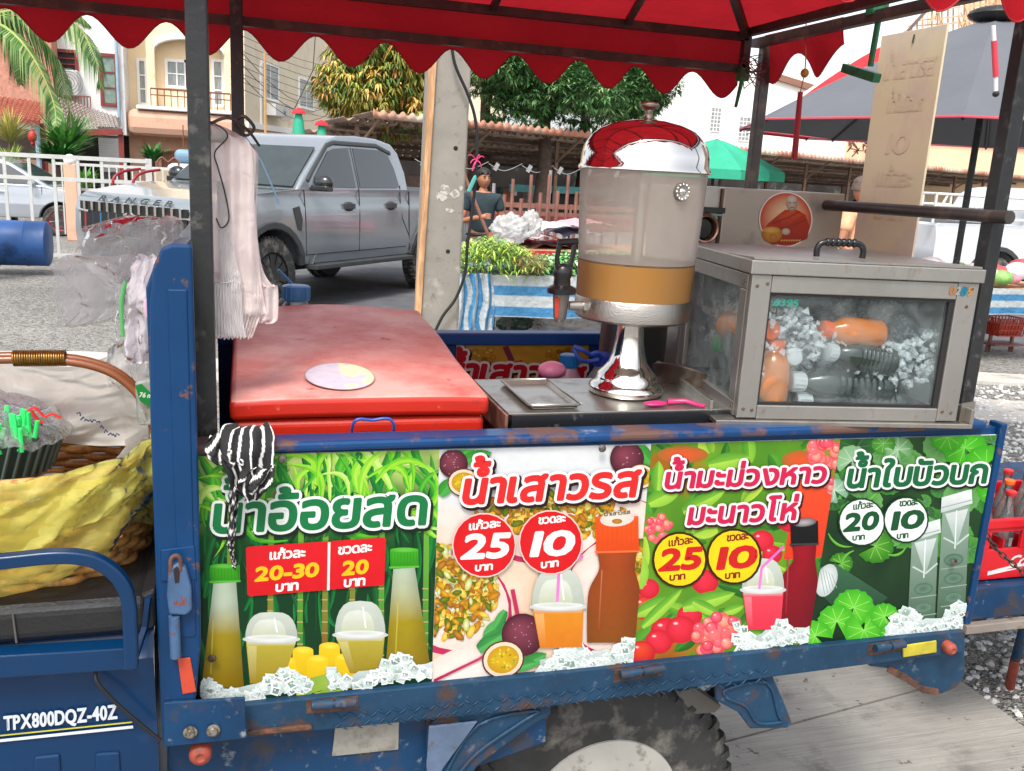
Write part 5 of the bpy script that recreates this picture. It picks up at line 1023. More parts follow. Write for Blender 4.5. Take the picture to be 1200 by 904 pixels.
m = MB(); m.grid(lambda u, v: yf(u, .62+.5*v)*1.0+V(0, 0, -.055*v)+(yf(u, .62+.5*v)-Vector((BX, BY, 0))).normalized()*.004, 120, 16); m.build('bag_film', film('yellow_bag_hem', (.88, .85, .45), clear=.6, gloss=.1, rough=.3, wr=12, bump=.8, cvar=.15), yb, smooth=180)
# pack of cups with clear lids
cpk = thing('cup_pack', 'pack of dark ribbed cups under crumpled clear film in the basket', 'cups', (-.47, 1.74, 1.2)); m = MB()
cM = Matrix.Rotation(radians(12), 3, 'Y'); cc = Vector((-.475, 1.74, 1.155))
prof = [(0, 0)]+[(.125+.002*(i % 2), .004+i*.0) for i in range(1)]+[(.133, .06), (.136, .075), (.132, .079), (0, .08)]
m.lathe(prof, cc, 60, cM); 
m.build('cup_stack', pm('dark_green_grey_cups', '2f3d38', .3, var=.3, scale=20), cpk, smooth=40); m = MB()
for k in range(44): a = 2*pi*k/44; m.tube([cc+cM @ Vector((.127*cos(a), .127*sin(a), .004)), cc+cM @ Vector((.1355*cos(a), .1355*sin(a), .07))], .0032, 6)
m.build('cup_rib', pm('grey_green_rib', '56655e', .3), cpk, smooth=60); m = MB(); rr = random.Random(9)
for i in range(90): a = rr.random()*6.28; r = sqrt(rr.random())*.115; m.sph(cc+cM @ Vector((r*cos(a), r*sin(a), .085)), (.010, .010, .007), 8, 5)
tag(m.build('dark_lumps', pm('dark_lid_bits', '1c2420', .3, var=.4, scale=60), cpk, smooth=60), kind='stuff'); m = MB()
m.grid(lambda u, v: cc+cM @ Vector(((.02+.128*v)*cos(u*2*pi), (.02+.128*v)*sin(u*2*pi), .105+.016*mnoise.noise(Vector((cos(u*2*pi)*v*5, sin(u*2*pi)*v*5, 1)))-.035*v**5)), 90, 24)
m.build('clear_wrap', film('crumpled_clear_film', (.9, .92, .92), clear=.72, gloss=.18, rough=.15, wr=45, bump=1.0, cvar=.2), cpk, smooth=180)
gp = MB(); c1 = at(14, 505, Y=1.66)
for k in range(30): a = k*.9; q_ = .016+.020*((k*7) % 5)/4; gp.tube([c1+V(q_*cos(a)-.005, q_*sin(a), -.03), c1+V(q_*1.25*cos(a)-.008+.004*sin(k*3), q_*1.2*sin(a), .022+.014*sin(k*2.3))], .0038, 6)
tag(gp.build('green_straws', pm('bright_green_plastic', '2fd46a', .4, var=.2), None, smooth=60), 'bright green bundle of straws poking from the cup pack', 'straws')
rb = MB(); r0_ = at(52, 488, Y=1.68); rb.tube(smoothpts([r0_+V(-.03, 0, .005), r0_+V(-.015, 0, .016), r0_, r0_+V(.012, 0, .004), r0_+V(.026, 0, -.004)], 5), [.005]*21, 6, flat=(1, .4)); rb.tube(smoothpts([r0_+V(-.02, 0, .01), r0_+V(-.01, 0, -.008), r0_+V(-.002, 0, -.012)], 5), .003, 6)
tag(rb.build('red_ribbon', pm('red_ribbon', 'd0261e', .5), None, smooth=60), 'curled red ribbon on top of the cup pack', 'ribbon')
# white bag behind the cups
wbg = thing('white_bag', 'large white plastic bag with faint blue print standing in the basket', 'plastic bag', (-.42, 1.9, 1.2)); m = MB()
def wf(u, v):
    x = -.72+u*.545; z0, z1 = 1.15, 1.318-.9*max(0, (x+.25))**1.6-.03*abs(sin(u*7)); z = z0+(z1-z0)*v; n = mnoise.noise(Vector((u*5, v*4, 2))); return Vector((x, 1.80+.05*v-.02*sin(v*pi)+.024*n+.01*mnoise.noise(Vector((u*14, v*12, 5))), z+.008*n))
m.grid(wf, 90, 40); m.grid(lambda u, v: wf(u, v)+V(0, .09+.02*sin(u*9), -.01), 50, 20); m.build('bag_film', film('white_translucent_bag', (.88, .87, .84), clear=.1, gloss=.15, rough=.3, wr=8, bump=.8, cvar=.09), wbg, smooth=180)
sb = MB(); rr = random.Random(2)
for k in range(11):
    t = k/10; p = at(92+t*46, 486+t*26+3*sin(k), Y=1.775)
    sb.tube([p+V(-.003, 0, rr.uniform(-.002, .002)), p+V(rr.uniform(-.003, .003), -.001, .004), p+V(.003, 0, rr.uniform(-.003, .003))], .0014, 5)
sb.build('blue_print', pm('navy_print', '2a3a66', .6), wbg); 
# crumpled clear bags on the headboard corner
CB = film('clear_bag_film', (.92, .92, .92), clear=.74, gloss=.16, rough=.15, wr=12, bump=.6, cvar=.2)
def crumple(name, label, rows, Yc, seed, mat, bulge=.03, cat='plastic bag', nx=50):
    t = thing(name, label, cat, tuple(at(rows[0][1], rows[0][0], Y=Yc))); 
    for side in (-1, 1):
        m = MB(); R = smoothpts([Vector(r) for r in rows], 6)
        def f(u, v):
            k = min(len(R)-1.001, v*(len(R)-1)); i = int(k); r = R[i].lerp(R[i+1], k-i); p = at(r.y*(1-u)+r.z*u, r.x, Y=Yc)
            n = mnoise.noise(Vector((u*4, v*4, seed+side))); n2 = mnoise.noise(Vector((u*11, v*11, seed+side)))
            return p+V(.008*n2, side*bulge*sin(u*pi)*sin(min(1, v+.1)*pi*.9)+.018*n+.005*n2, .008*n)
        m.grid(f, nx, len(R)*3); m.build('bag_film', mat, t, smooth=180)
    return t
crumple('clear_bag', 'crumpled clear plastic bag hanging over the blue corner, highest of the clear ones', [(254, 150, 205), (262, 110, 214), (275, 92, 214), (300, 90, 205), (320, 110, 195), (345, 135, 190)], 1.86, 1, CB)
crumple('clear_bag', 'limp clear plastic sheet hanging lowest at the left beside the blue corner', [(300, 78, 160), (310, 66, 170), (340, 62, 165), (370, 66, 140), (382, 68, 110)], 1.93, 4, film('thin_clear_sheet', (.9, .9, .9), clear=.66, gloss=.10, rough=.2, wr=7, bump=.4, cvar=.12), .02)
crumple('clear_bag', 'long clear bag of cup lids hanging beside the white one', [(330, 138, 175), (370, 136, 180), (400, 130, 182), (430, 124, 183), (455, 128, 183)], 1.80, 8, CB)
tw = crumple('white_bag', 'white plastic bag with faint pink logo hanging behind the blue corner post', [(300, 160, 190), (330, 152, 190), (360, 148, 190), (400, 146, 190), (425, 150, 182)], 1.72, 12, film('white_bag_film', (.9, .88, .9), clear=.12, gloss=.15, rough=.25, wr=14, bump=.8, cvar=.1))
pkp = at(172, 362, Y=1.655); m = MB(); m.sph(pkp, (.006, .0015, .018), 14, 10); m.build('pink_logo', pm('pink_logo_print', 'c4a4b8', .6), tw, smooth=60)
gs = at(145, 340, Y=1.70); m = MB(); m.tube(smoothpts([at(147, 330, Y=1.7), at(142, 355, Y=1.7), at(144, 395, Y=1.7)], 5), .0035, 6, flat=(.4, 1)); m.build('green_band', pm('green_print', '4f9a58', .5), tw, smooth=60)
lp = thing('straw_pack', 'clear pack with a green label reading 76 mm, tucked beside the blue post', 'package', tuple(at(172, 470, Y=1.7)))
m = MB(); m.prism([at(x, y, Y=1.70) for x, y in ((158, 448), (184, 444), (184, 498), (160, 500))], (0, .03, 0)); m.build('clear_pack', film('pack_film', (.85, .88, .85), clear=.5, gloss=.25, wr=30), lp, bevel=.004)
LA = Art(None, 1.697); LA.poly([(158, 452), (166, 450), (176, 460), (184, 462), (184, 474), (174, 477), (164, 470)], '1f8f3a', '17803a'); LA.text('76 mm', 163, 465.5, 183, 467, 8, [(.3, 'dff0df', 0, 0)]); LA.mb.build('green_label', PR, lp)
# ================================================================ ground
def gravel_mat(name, c1, c2, sc, bump=1.0):
    m = bpy.data.materials.new(name); m.use_nodes = True; MATS[name] = m; n = m.node_tree.nodes; L = m.node_tree.links; p = n['Principled BSDF']; tc = n.new('ShaderNodeTexCoord')
    def vo(s):
        v = n.new('ShaderNodeTexVoronoi'); v.inputs['Scale'].default_value = s; L.new(tc.outputs['Object'], v.inputs['Vector']); return v
    v = vo(sc); v2 = vo(sc*2.3); r = n.new('ShaderNodeValToRGB'); s = n.new('ShaderNodeSeparateColor'); L.new(v.outputs['Color'], s.inputs[0]); L.new(s.outputs[0], r.inputs[0])
    r.color_ramp.elements[0].color = (*lin(c1), 1); r.color_ramp.elements[1].color = (*lin(c2), 1)
    ns = n.new('ShaderNodeTexNoise'); ns.inputs['Scale'].default_value = .6; ns.inputs['Detail'].default_value = 6; L.new(tc.outputs['Object'], ns.inputs['Vector'])
    mr = n.new('ShaderNodeMapRange'); mr.inputs['From Min'].default_value = .3; mr.inputs['From Max'].default_value = .7; mr.inputs['To Min'].default_value = .78; mr.inputs['To Max'].default_value = 1.15; L.new(ns.outputs[0], mr.inputs[0])
    mx = n.new('ShaderNodeMix'); mx.data_type = 'RGBA'; mx.blend_type = 'MULTIPLY'; mx.inputs['Factor'].default_value = 1; L.new(r.outputs[0], mx.inputs[6]); L.new(mr.outputs[0], mx.inputs[7]); L.new(mx.outputs[2], p.inputs['Base Color'])
    ad = n.new('ShaderNodeMath'); ad.operation = 'ADD'; L.new(v.outputs['Distance'], ad.inputs[0]); L.new(v2.outputs['Distance'], ad.inputs[1])
    b = n.new('ShaderNodeBump'); b.inputs['Strength'].default_value = bump; b.inputs['Distance'].default_value = .025; b.invert = True; L.new(ad.outputs[0], b.inputs['Height']); L.new(b.outputs[0], p.inputs['Normal']); p.inputs['Roughness'].default_value = .9; return m
def sheet_poly(name, pts, z, mat, th=.0):
    mb = MB()
    if th: mb.prism([(x, y, z-th) for x, y in pts], (0, 0, th))
    else: mb.add([(x, y, z) for x, y in pts], [tuple(range(len(pts)))])
    return tag(mb.build(name, mat), kind='structure')
GRV = gravel_mat('grey_gravel', '7a7773', 'bdb9b2', 42)
sheet_poly('ground', [(-150, -60), (260, -60), (260, 260), (-150, 260)], 0, GRV)
ASP = pm('dark_asphalt', '55565a', .75, var=.2, scale=3, bump=.5, bscale=120, col2='6d6c69', s2=1.5)
sheet_poly('road', [(-.4, 9.3), (9, 8.6), (14, 12), (9, 19), (1.5, 19), (-.6, 14)], .004, ASP)
CON = pm('broomed_concrete', '96928b', .8, var=.16, scale=3, bump=.3, bscale=40, col2='5f5b56', lo=.56, hi=.72, s2=3.5, col3='47443f', lo3=.64, hi3=.70, s3=22)
e1 = at(1200, 859, Z=0); e2 = at(1123, 802, Z=0); ed = (e2-e1).normalized(); en = Vector((-ed.y, ed.x, 0))
if en.x > 0: en = -en
def SP(a, b): p = e1+ed*a+en*b; return (p.x, p.y)
# slabs with a joint between them; joint runs across from the edge
jn = at(1000, 822, Z=0); ja = (jn-e1).dot(ed)
j2 = (at(930, 858, Z=0)-at(1000, 822, Z=0)).normalized(); 
def mk_conc():
    m = CON.copy(); m.name = 'broomed_slab'; n = m.node_tree.nodes; L = m.node_tree.links; p = n['Principled BSDF']; tc = n.new('ShaderNodeTexCoord'); mp = n.new('ShaderNodeMapping')
    g = (at(1120, 895, Z=0)-at(1040, 838, Z=0)); ang = atan2(g.y, g.x); mp.inputs['Rotation'].default_value = (0, 0, -ang); mp.inputs['Scale'].default_value = (1.0, 26, 1); L.new(tc.outputs['Object'], mp.inputs[0])
    t = n.new('ShaderNodeTexNoise'); t.inputs['Scale'].default_value = 3.2; t.inputs['Detail'].default_value = 8; t.inputs['Roughness'].default_value = .75; L.new(mp.outputs[0], t.inputs['Vector'])
    b = n.new('ShaderNodeBump'); b.inputs['Strength'].default_value = .9; b.inputs['Distance'].default_value = .006; L.new(t.outputs[0], b.inputs['Height']); L.new(b.outputs[0], p.inputs['Normal'])
    src = p.inputs['Base Color'].links[0].from_socket; mr = n.new('ShaderNodeMapRange'); mr.inputs['From Min'].default_value = .35; mr.inputs['From Max'].default_value = .62; mr.inputs['To Min'].default_value = .80; mr.inputs['To Max'].default_value = 1.06; L.new(t.outputs[0], mr.inputs[0])
    mx = n.new('ShaderNodeMix'); mx.data_type = 'RGBA'; mx.blend_type = 'MULTIPLY'; mx.inputs['Factor'].default_value = 1; L.new(src, mx.inputs[6]); L.new(mr.outputs[0], mx.inputs[7]); L.new(mx.outputs[2], p.inputs['Base Color']); return m
SLB = mk_conc()
J0 = at(1003, 820, Z=0)
A0 = SP(-6, 0); B0 = SP(3.2, 0)
jv = (at(880, 866, Z=0)-at(1100, 806, Z=0)).normalized(); P0 = at(1110, 803, Z=0)
q1 = (P0.x, P0.y); q2 = (P0.x+jv.x*5, P0.y+jv.y*5)
sheet_poly('pavement_slab', [A0, SP((Vector((q1[0], q1[1], 0))-e1).dot(ed)-.006, 0), (q2[0], q2[1]-.006), SP(-6, 6)], .020, SLB, .05)
sheet_poly('pavement_slab', [SP((Vector((q1[0], q1[1], 0))-e1).dot(ed)+.006, 0), B0, SP(3.2, 6), (q2[0], q2[1]+.012)], .017, SLB, .05)
# drain strip across the yard
KC = pm('pale_concrete', 'b5b0a8', .8, var=.1, scale=4, bump=.2, bscale=60, col2='8f8a83', s2=3)
sheet_poly('kerb_strip', [(-9, 8.55), (-1.38, 8.30), (5.87, 6.20), (13.5, 3.9), (13.2, 3.2), (5.6, 5.5), (-1.5, 7.55), (-9, 7.85)], .012, KC, .03)
sheet_poly('kerb_strip', [(6.3, 7.25), (14, 5.0), (14, 4.5), (6.1, 6.85)], .03, KC, .04)
# loose stones beside the slab, where they can be told apart
st_ = MB(); rr = random.Random(21); n_s = 0
ICO = [Vector(v).normalized() for v in ((0, 0, 1), (.9, 0, .45), (.28, .85, .45), (-.72, .53, .45), (-.72, -.53, .45), (.28, -.85, .45), (.72, .53, -.45), (-.28, .85, -.45), (-.9, 0, -.45), (-.28, -.85, -.45), (.72, -.53, -.45), (0, 0, -1))]
IF = [(0, 1, 2), (0, 2, 3), (0, 3, 4), (0, 4, 5), (0, 5, 1), (1, 6, 2), (2, 7, 3), (3, 8, 4), (4, 9, 5), (5, 10, 1), (6, 7, 2), (7, 8, 3), (8, 9, 4), (9, 10, 5), (10, 6, 1), (11, 7, 6), (11, 8, 7), (11, 9, 8), (11, 10, 9), (11, 6, 10)]
def stone(x, y, r):
    M = Euler((rr.random()*6, rr.random()*6, rr.random()*6)).to_matrix(); c = Vector((x, y, r*.35)); k = [rr.uniform(.7, 1.15) for _ in range(12)]
    s = Vector((rr.uniform(.7, 1.3), rr.uniform(.7, 1.2), rr.uniform(.5, .8)))
    g = rr.uniform(.30, .74); t = rr.random(); col = (g*(1.03 if t > .5 else .98), g, g*(.93 if t > .5 else 1.0)) if t < .97 else (.72, .7, .64)
    st_.add([c+Vector(((M @ ICO[i]).x*s.x, (M @ ICO[i]).y*s.y, (M @ ICO[i]).z*s.z))*r*k[i] for i in range(12)], IF, 0, col)
for i in range(9000):
    t = rr.random()**1.6; a = rr.uniform(-1.6, 4.6); b = -rr.random()**.8*(1.2+1.1*abs(a)); p = e1+ed*a+en*b
    if p.y < 1.4 or (p.y > 1.2 and p.x > 7): continue
    if b > -.03: b = -.03
    stone(p.x, p.y, rr.uniform(.006, .017)*(1.15 if p.y < 3 else 1.5))
GS = vcol('loose_gravel', .85, .3); tag(st_.build('loose_stones', GS), 'grey crushed stones lying beside the concrete slab', 'gravel', kind='stuff')

# ================================================================ vehicles
CARP = lambda nm, c, mt=.25: pm(nm, c, .22, metal=mt, var=.04, scale=2, bump=0, coat=.8, col2=c, s2=4)
GLS = pm('dark_car_glass', '1a1e20', .06, var=.1, bump=0, spec=.9, coat=.6)
WGL = pm('windscreen_glass', '3a4244', .08, var=.1, bump=0, spec=.3)
DPL = pm('dark_grey_plastic', '36383a', .55, var=.15)
def arch(cx, cz, r, a0, a1, n=12): return [(cx+r*cos(radians(a0+(a1-a0)*i/n)), cz+r*sin(radians(a0+(a1-a0)*i/n))) for i in range(n+1)]
def vwarp(front, fw_, belt, tumble, hood=1.1, taper=.12):
    def f(v):
        k = 1.0
        if v.x > front-.65: k *= 1-taper*((v.x-(front-.65))/.65)**2
        if v.x < fw_: k *= 1-.05*min(1, (fw_-v.x)/.4)**2
        if v.z < .7: k *= 1-.05*((.7-v.z)/.3)**2
        if v.z > belt: k *= 1-tumble*(v.z-belt)
        elif v.z > hood: k *= 1-.05*(v.z-hood)/max(.01, belt-hood)
        return Vector((v.x, v.y*k, v.z))
    return f
def wheelset(root, xs, W, r, rimc, tyre, sides=(1, -1), spokes=10):
    for x in xs:
        for s in sides:
            c = Vector((x, s*(W-.11), r)); M = Matrix.Rotation(radians(-90 if s > 0 else 90), 3, 'X')
            o = MB().lathe([(r*.62, -.11), (r*.9, -.12), (r, -.09), (r, .09), (r*.9, .12), (r*.66, .115), (r*.62, .10)], c, 48, M); t = o.build('wheel', tyre, root, smooth=40)
            if spokes > 8:
                tb = MB()
                for k in range(44):
                    for q in (-1, 1): a = 2*pi*(k+.25*q)/44; p = c+M @ Vector(((r+.004)*cos(a), (r+.004)*sin(a), q*.055)); tb.box(p, (.03, .05, .03), (0, -a, 0))
                tag(tb.build('tread_blocks', tyre, t), kind='stuff')
            rm = MB(); rm.lathe([(0, .02), (r*.62, .02), (r*.62, .09), (r*.66, .112), (r*.60, .105), (r*.585, .03), (0, .03)], c, 40, M)
            for k in range(spokes):
                a = 2*pi*k/spokes; d = M @ Vector((cos(a), sin(a), 0)); z = M @ Vector((0, 0, 1)); a2 = a+.18; d2 = M @ Vector((cos(a2), sin(a2), 0)); rm.tube([c+d*r*.1+z*.085, c+d2*r*.60+z*.095], .013, 5)
            rm.lathe([(0, .10), (r*.14, .095), (r*.16, .07)], c, 14, M)
            rm.build('rim', rimc, t, smooth=40)
    return root
def shut(root, pts, W, warp, nm='panel_gap', s=1, mat=None, th=.006):
    m = MB(); m.tube([(x, s*W, z) for x, z in pts], th, 4); return m.build(nm, mat or MATS['dark_rubber_seal'], root, warp=warp)
def windowpane(root, pts, W, warp, mat=GLS, nm='side_window', s=1, th=.012):
    m = MB(); m.prism([(x, s*(W-.006), z) for x, z in pts], (0, s*th, 0)); zs = [p[1] for p in pts]
    return m.build(nm, mat, root, warp=warp, cuts=[(Vector((0, 0, z)), Vector((0, 0, 1))) for z in (min(zs)+.12, min(zs)+.25, min(zs)+.4)])
def pickup(name, label, paint, loc, rz, detail=True, group=None):
    t = thing(name, label, 'pickup truck', loc, rz, local=True); W = .955; wp = vwarp(2.58, -2.4, 1.25, .30)
    prof = [(2.50, .50), (2.57, .62), (2.60, .80), (2.585, 1.02), (2.53, 1.12), (2.42, 1.17), (2.0, 1.23), (1.55, 1.27), (1.15, 1.295), (-1.03, 1.30), (-1.06, 1.30), (-2.76, 1.29), (-2.80, 1.25), (-2.80, .72), (-2.72, .60)]
    prof += [(-2.25, .55)]+arch(-1.635, .42, .50, 165, 15)+[(-1.08, .50), (1.08, .50)]+arch(1.635, .42, .50, 165, 15)+[(2.2, .50)]
    m = MB(); m.prism([(x, -W, z) for x, z in prof], (0, 2*W, 0))
    cuts = [(Vector((0, 0, z)), Vector((0, 0, 1))) for z in (.6, .7, .9, 1.0, 1.1, 1.2)]+[(Vector((x, 0, 0)), Vector((1, 0, 0))) for x in (-2.6, -2.5, -2.3, 1.9, 2.05, 2.15, 2.3, 2.4, 2.5)]+[(Vector((0, y, 0)), Vector((0, 1, 0))) for y in (-.5, 0, .5)]
    m.build('body', paint, t, bevel=.035, seg=3, smooth=40, warp=wp, cuts=cuts)
    cab_ = [(1.22, 1.27), (1.05, 1.42), (.62, 1.74), (.45, 1.83), (.25, 1.875), (-.1, 1.895), (-.55, 1.885), (-.85, 1.84), (-.98, 1.74), (-1.06, 1.5), (-1.06, 1.27)]
    m = MB(); m.prism([(x, -W+.01, z) for x, z in cab_], (0, 2*W-.02, 0)); m.build('cabin', paint, t, bevel=.035, seg=3, smooth=40, warp=wp, cuts=[(Vector((0, 0, z)), Vector((0, 0, 1))) for z in (1.4, 1.55, 1.7, 1.8)])
    # glass
    m = MB(); k = lambda z: W*(1-.30*(z-1.25))-.07
    m.add([(1.20, -k(1.31), 1.318), (1.20, k(1.31), 1.318), (.66, k(1.73), 1.735), (.66, -k(1.73), 1.735)], [(0, 1, 2, 3)]); m.build('windscreen', WGL, t, solid=.012)
    for s in ((1, -1) if detail else (1, -1)):
        windowpane(t, [(.93, 1.325), (.86, 1.42), (.52, 1.70), (.40, 1.735), (.11, 1.755), (.11, 1.315)], W-.004, wp, s=s); windowpane(t, [(.02, 1.315), (.02, 1.757), (-.55, 1.755), (-.72, 1.70), (-.80, 1.55), (-.84, 1.36), (-.80, 1.32)], W-.004, wp, s=s)
        m = MB(); m.tube([(1.0, s*W, 1.38), (.86, s*W, 1.50), (.52, s*W, 1.765), (.38, s*W, 1.80), (-.5, s*W, 1.805), (-.78, s*W, 1.73)], .016, 6, flat=(1, 1.6)); m.build('rain_visor', DPL, t, warp=wp)
        shut(t, [(1.10, 1.29), (1.08, 1.0), (1.06, .60)], W+.001, wp, s=s); shut(t, [(.065, 1.76), (.06, 1.3), (.05, .95), (.05, .60)], W+.001, wp, s=s); shut(t, [(-.86, 1.35), (-.86, 1.15), (-.90, .95), (-1.08, .72)], W+.001, wp, s=s); shut(t, [(-1.05, 1.28), (-1.06, .9), (-1.10, .55)], W+.001, wp, s=s, th=.009); shut(t, [(1.06, .60), (-1.0, .60)], W+.001, wp, s=s)
        m = MB(); m.prism([(x, s*(W-.04), z) for x, z in arch(1.635, .42, .55, 172, 8)+arch(1.635, .42, .475, 8, 172)], (0, s*.075, 0)); m.build('arch_flare', DPL, t, bevel=.012, warp=wp)
        m = MB(); m.prism([(x, s*(W-.04), z) for x, z in arch(-1.635, .42, .55, 172, 8)+arch(-1.635, .42, .475, 8, 172)], (0, s*.075, 0)); m.build('arch_flare', DPL, t, bevel=.012, warp=wp)
        m = MB(); m.box((0, s*(W+.03), .47), (2.05, .17, .05)); m.prism([(1.02, s*(W-.05), .50), (1.02, s*(W+.05), .50), (.95, s*(W+.05), .62)], (-.02, 0, 0)); m.build('side_step', DPL, t, bevel=.012)
        for x in (.28, -.62):
            m = MB(); m.box((x, s*(W+.012), 1.11), (.20, .035, .055)); m.sph((x-.01, s*(W-.002), 1.105), (.11, .015, .055), 16, 8); m.build('door_handle', DPL, t, bevel=.01, smooth=50)
        m = MB(); m.sph((.93, s*(W+.13), 1.37), (.085, .12, .085), 16, 10); m.box((.95, s*(W+.12), 1.31), (.13, .22, .06)); m.box((.95, s*(W+.0), 1.30), (.08, .12, .035)); m.build('mirror', pm('gloss_black_plastic', '17181a', .15, coat=.6), t, bevel=.012, smooth=50)
        m = MB(); m.prism([(x, s*(W-.002), z) for x, z in ((1.30, 1.10), (1.19, 1.12), (1.14, .98), (1.16, .86), (1.22, .88))], (0, s*.014, 0)); m.build('fender_vent', DPL, t, bevel=.003, warp=wp)
    wheelset(t, (1.635, -1.635), W, .40, pm('black_alloy', '1c1d1f', .3, metal=.6), RUBBER, spokes=12)
    # underside blocks wheel wells
    m = MB(); m.box((0, 0, .58), (5.0, 1.35, .35)); m.build('underbody', pm('dark_underbody', '141414', .9), t)
    m = MB(); m.box((-1.92, 0, 1.292), (1.66, 1.62, .012)); m.build('bed_cover', DPL, t)
    # face
    m = MB(); m.prism([(2.585, -.74, 1.085), (2.585, .74, 1.085), (2.60, .72, .78), (2.60, -.72, .78)], (.02, 0, 0)); g = m.build('grille', pm('grille_black', '101112', .4), t)
    cols = {0: '9a1f24', 1: '16233a', 2: '1f5a86'}
    for k in range(13):
        y = -.66+k*.11; mm = MB(); mm.prism([(2.60, y-.016, 1.07), (2.615, y-.002, 1.07), (2.60, y+.02, 1.07)], (.012, 0, -.28)); mm.build('grille_bar', pm('grille_bar_'+cols[k], cols[k], .3) if k in cols else pm('grille_bar_dark', '5a5d60', .25, metal=.7), g)
        mm = MB(); mm.box((2.612, y, 1.045), (.03, .024, .09), (0, 0, .3)); mm.build('bar_tip', CHROME if k > 2 else STEEL, g)
    m = MB(); 
    for s in (-1, 1): m.tube([(2.63, 0, .90), (2.64, s*.03, .97), (2.64, s*.08, .985), (2.64, s*.03, 1.0)], .012, 5)
    m.box((2.63, 0, .94), (.02, .05, .08)); m.build('emblem', CHROME, g, bevel=.004)
    for s in (-1, 1):
        m = MB(); m.prism([(2.40, s*.80, 1.06), (2.56, s*.72, 1.08), (2.57, s*.72, .86), (2.42, s*.82, .86)], (.03, s*.05, 0)); hl = m.build('headlight', pm('headlight_glass', 'b8bec2', .08, metal=.3, coat=1, var=.2, scale=12), t, bevel=.01)
        m = MB(); m.tube([(2.62, s*.60, .99), (2.615, s*.74, 1.0), (2.55, s*.82, .98)], .012, 5); m.build('light_strip', CHROME, hl)
    m = MB(); m.prism([(2.52, -.82, .77), (2.60, -.70, .77), (2.60, .70, .77), (2.52, .82, .77)], (.05, 0, -.26)); m.build('bumper', DPL, t, bevel=.03, seg=3)
    if detail:
        lay, Wt = layout('RANGER', .55); lroot = MB(); lroot.add([(2.584, -.52, 1.096), (2.584, .52, 1.096), (2.578, .52, 1.100), (2.578, -.52, 1.100)], [(0, 1, 2, 3)]); lroot = lroot.build('bonnet_edge', DPL, t)
        for ch, dx, dy in lay:
            lt_ = MB(); lo, tr = glyph(ch)[:2]
            for tri in tr: lt_.add([(2.582-y*.085, -.50+(x+dx)*(1.0/Wt), 1.100+y*.070) for x, y in tri], [(0, 1, 2)])
            lt_.build('letter', pm('dark_letters', '303336', .4), lroot, solid=.006)
    return t
hd_ = radians(-131.7); org = Vector((.639, 12.2, 0))
RGR = pickup('pickup_truck', 'grey double cab pickup truck parked behind the cart, black alloy wheels', CARP('grey_car_paint', '8d9499', .45), tuple(org), hd_); RGR.scale = (1.03, 1.03, 1.07)
wp_x = at(1118, 318, Y=12.5)
pickup('pickup_truck', 'white pickup truck with a white pipe rack over its bed, parked far right', CARP('white_car_paint', 'c9cdd0', .0), (wp_x.x+1.635, 12.6, 0), 0, False)
rk = thing('pipe_rack', 'white welded pipe rack standing over the bed of the white pickup', 'rack', (wp_x.x, 12.6, 1.3)); m = MB(); bx0 = wp_x.x-1.25; bx1 = wp_x.x+.5
for y in (11.72, 13.4):
    for z in (1.38, 1.55, 1.72): m.tube([(bx0, y, z), (bx1, y, z)], .022, 6)
    for i in range(4): x = bx0+(bx1-bx0)*i/3; m.tube([(x, y, 1.29), (x, y, 1.72)], .022, 6)
    m.tube([(bx0+.2, y, 1.72), (bx0+.05, y, 1.38)], .02, 6); m.tube([(bx0+.9, y, 1.72), (bx0+.65, y, 1.38)], .02, 6); m.tube([(bx0+1.05, y, 1.72), (bx0+.8, y, 1.38)], .02, 6)
for x in (bx0, bx1): m.tube([(x, 11.72, 1.72), (x, 13.4, 1.72)], .022, 6)
m.build('rack_pipes', pm('white_pipe_paint', 'c9c8c4', .4), rk, smooth=40)
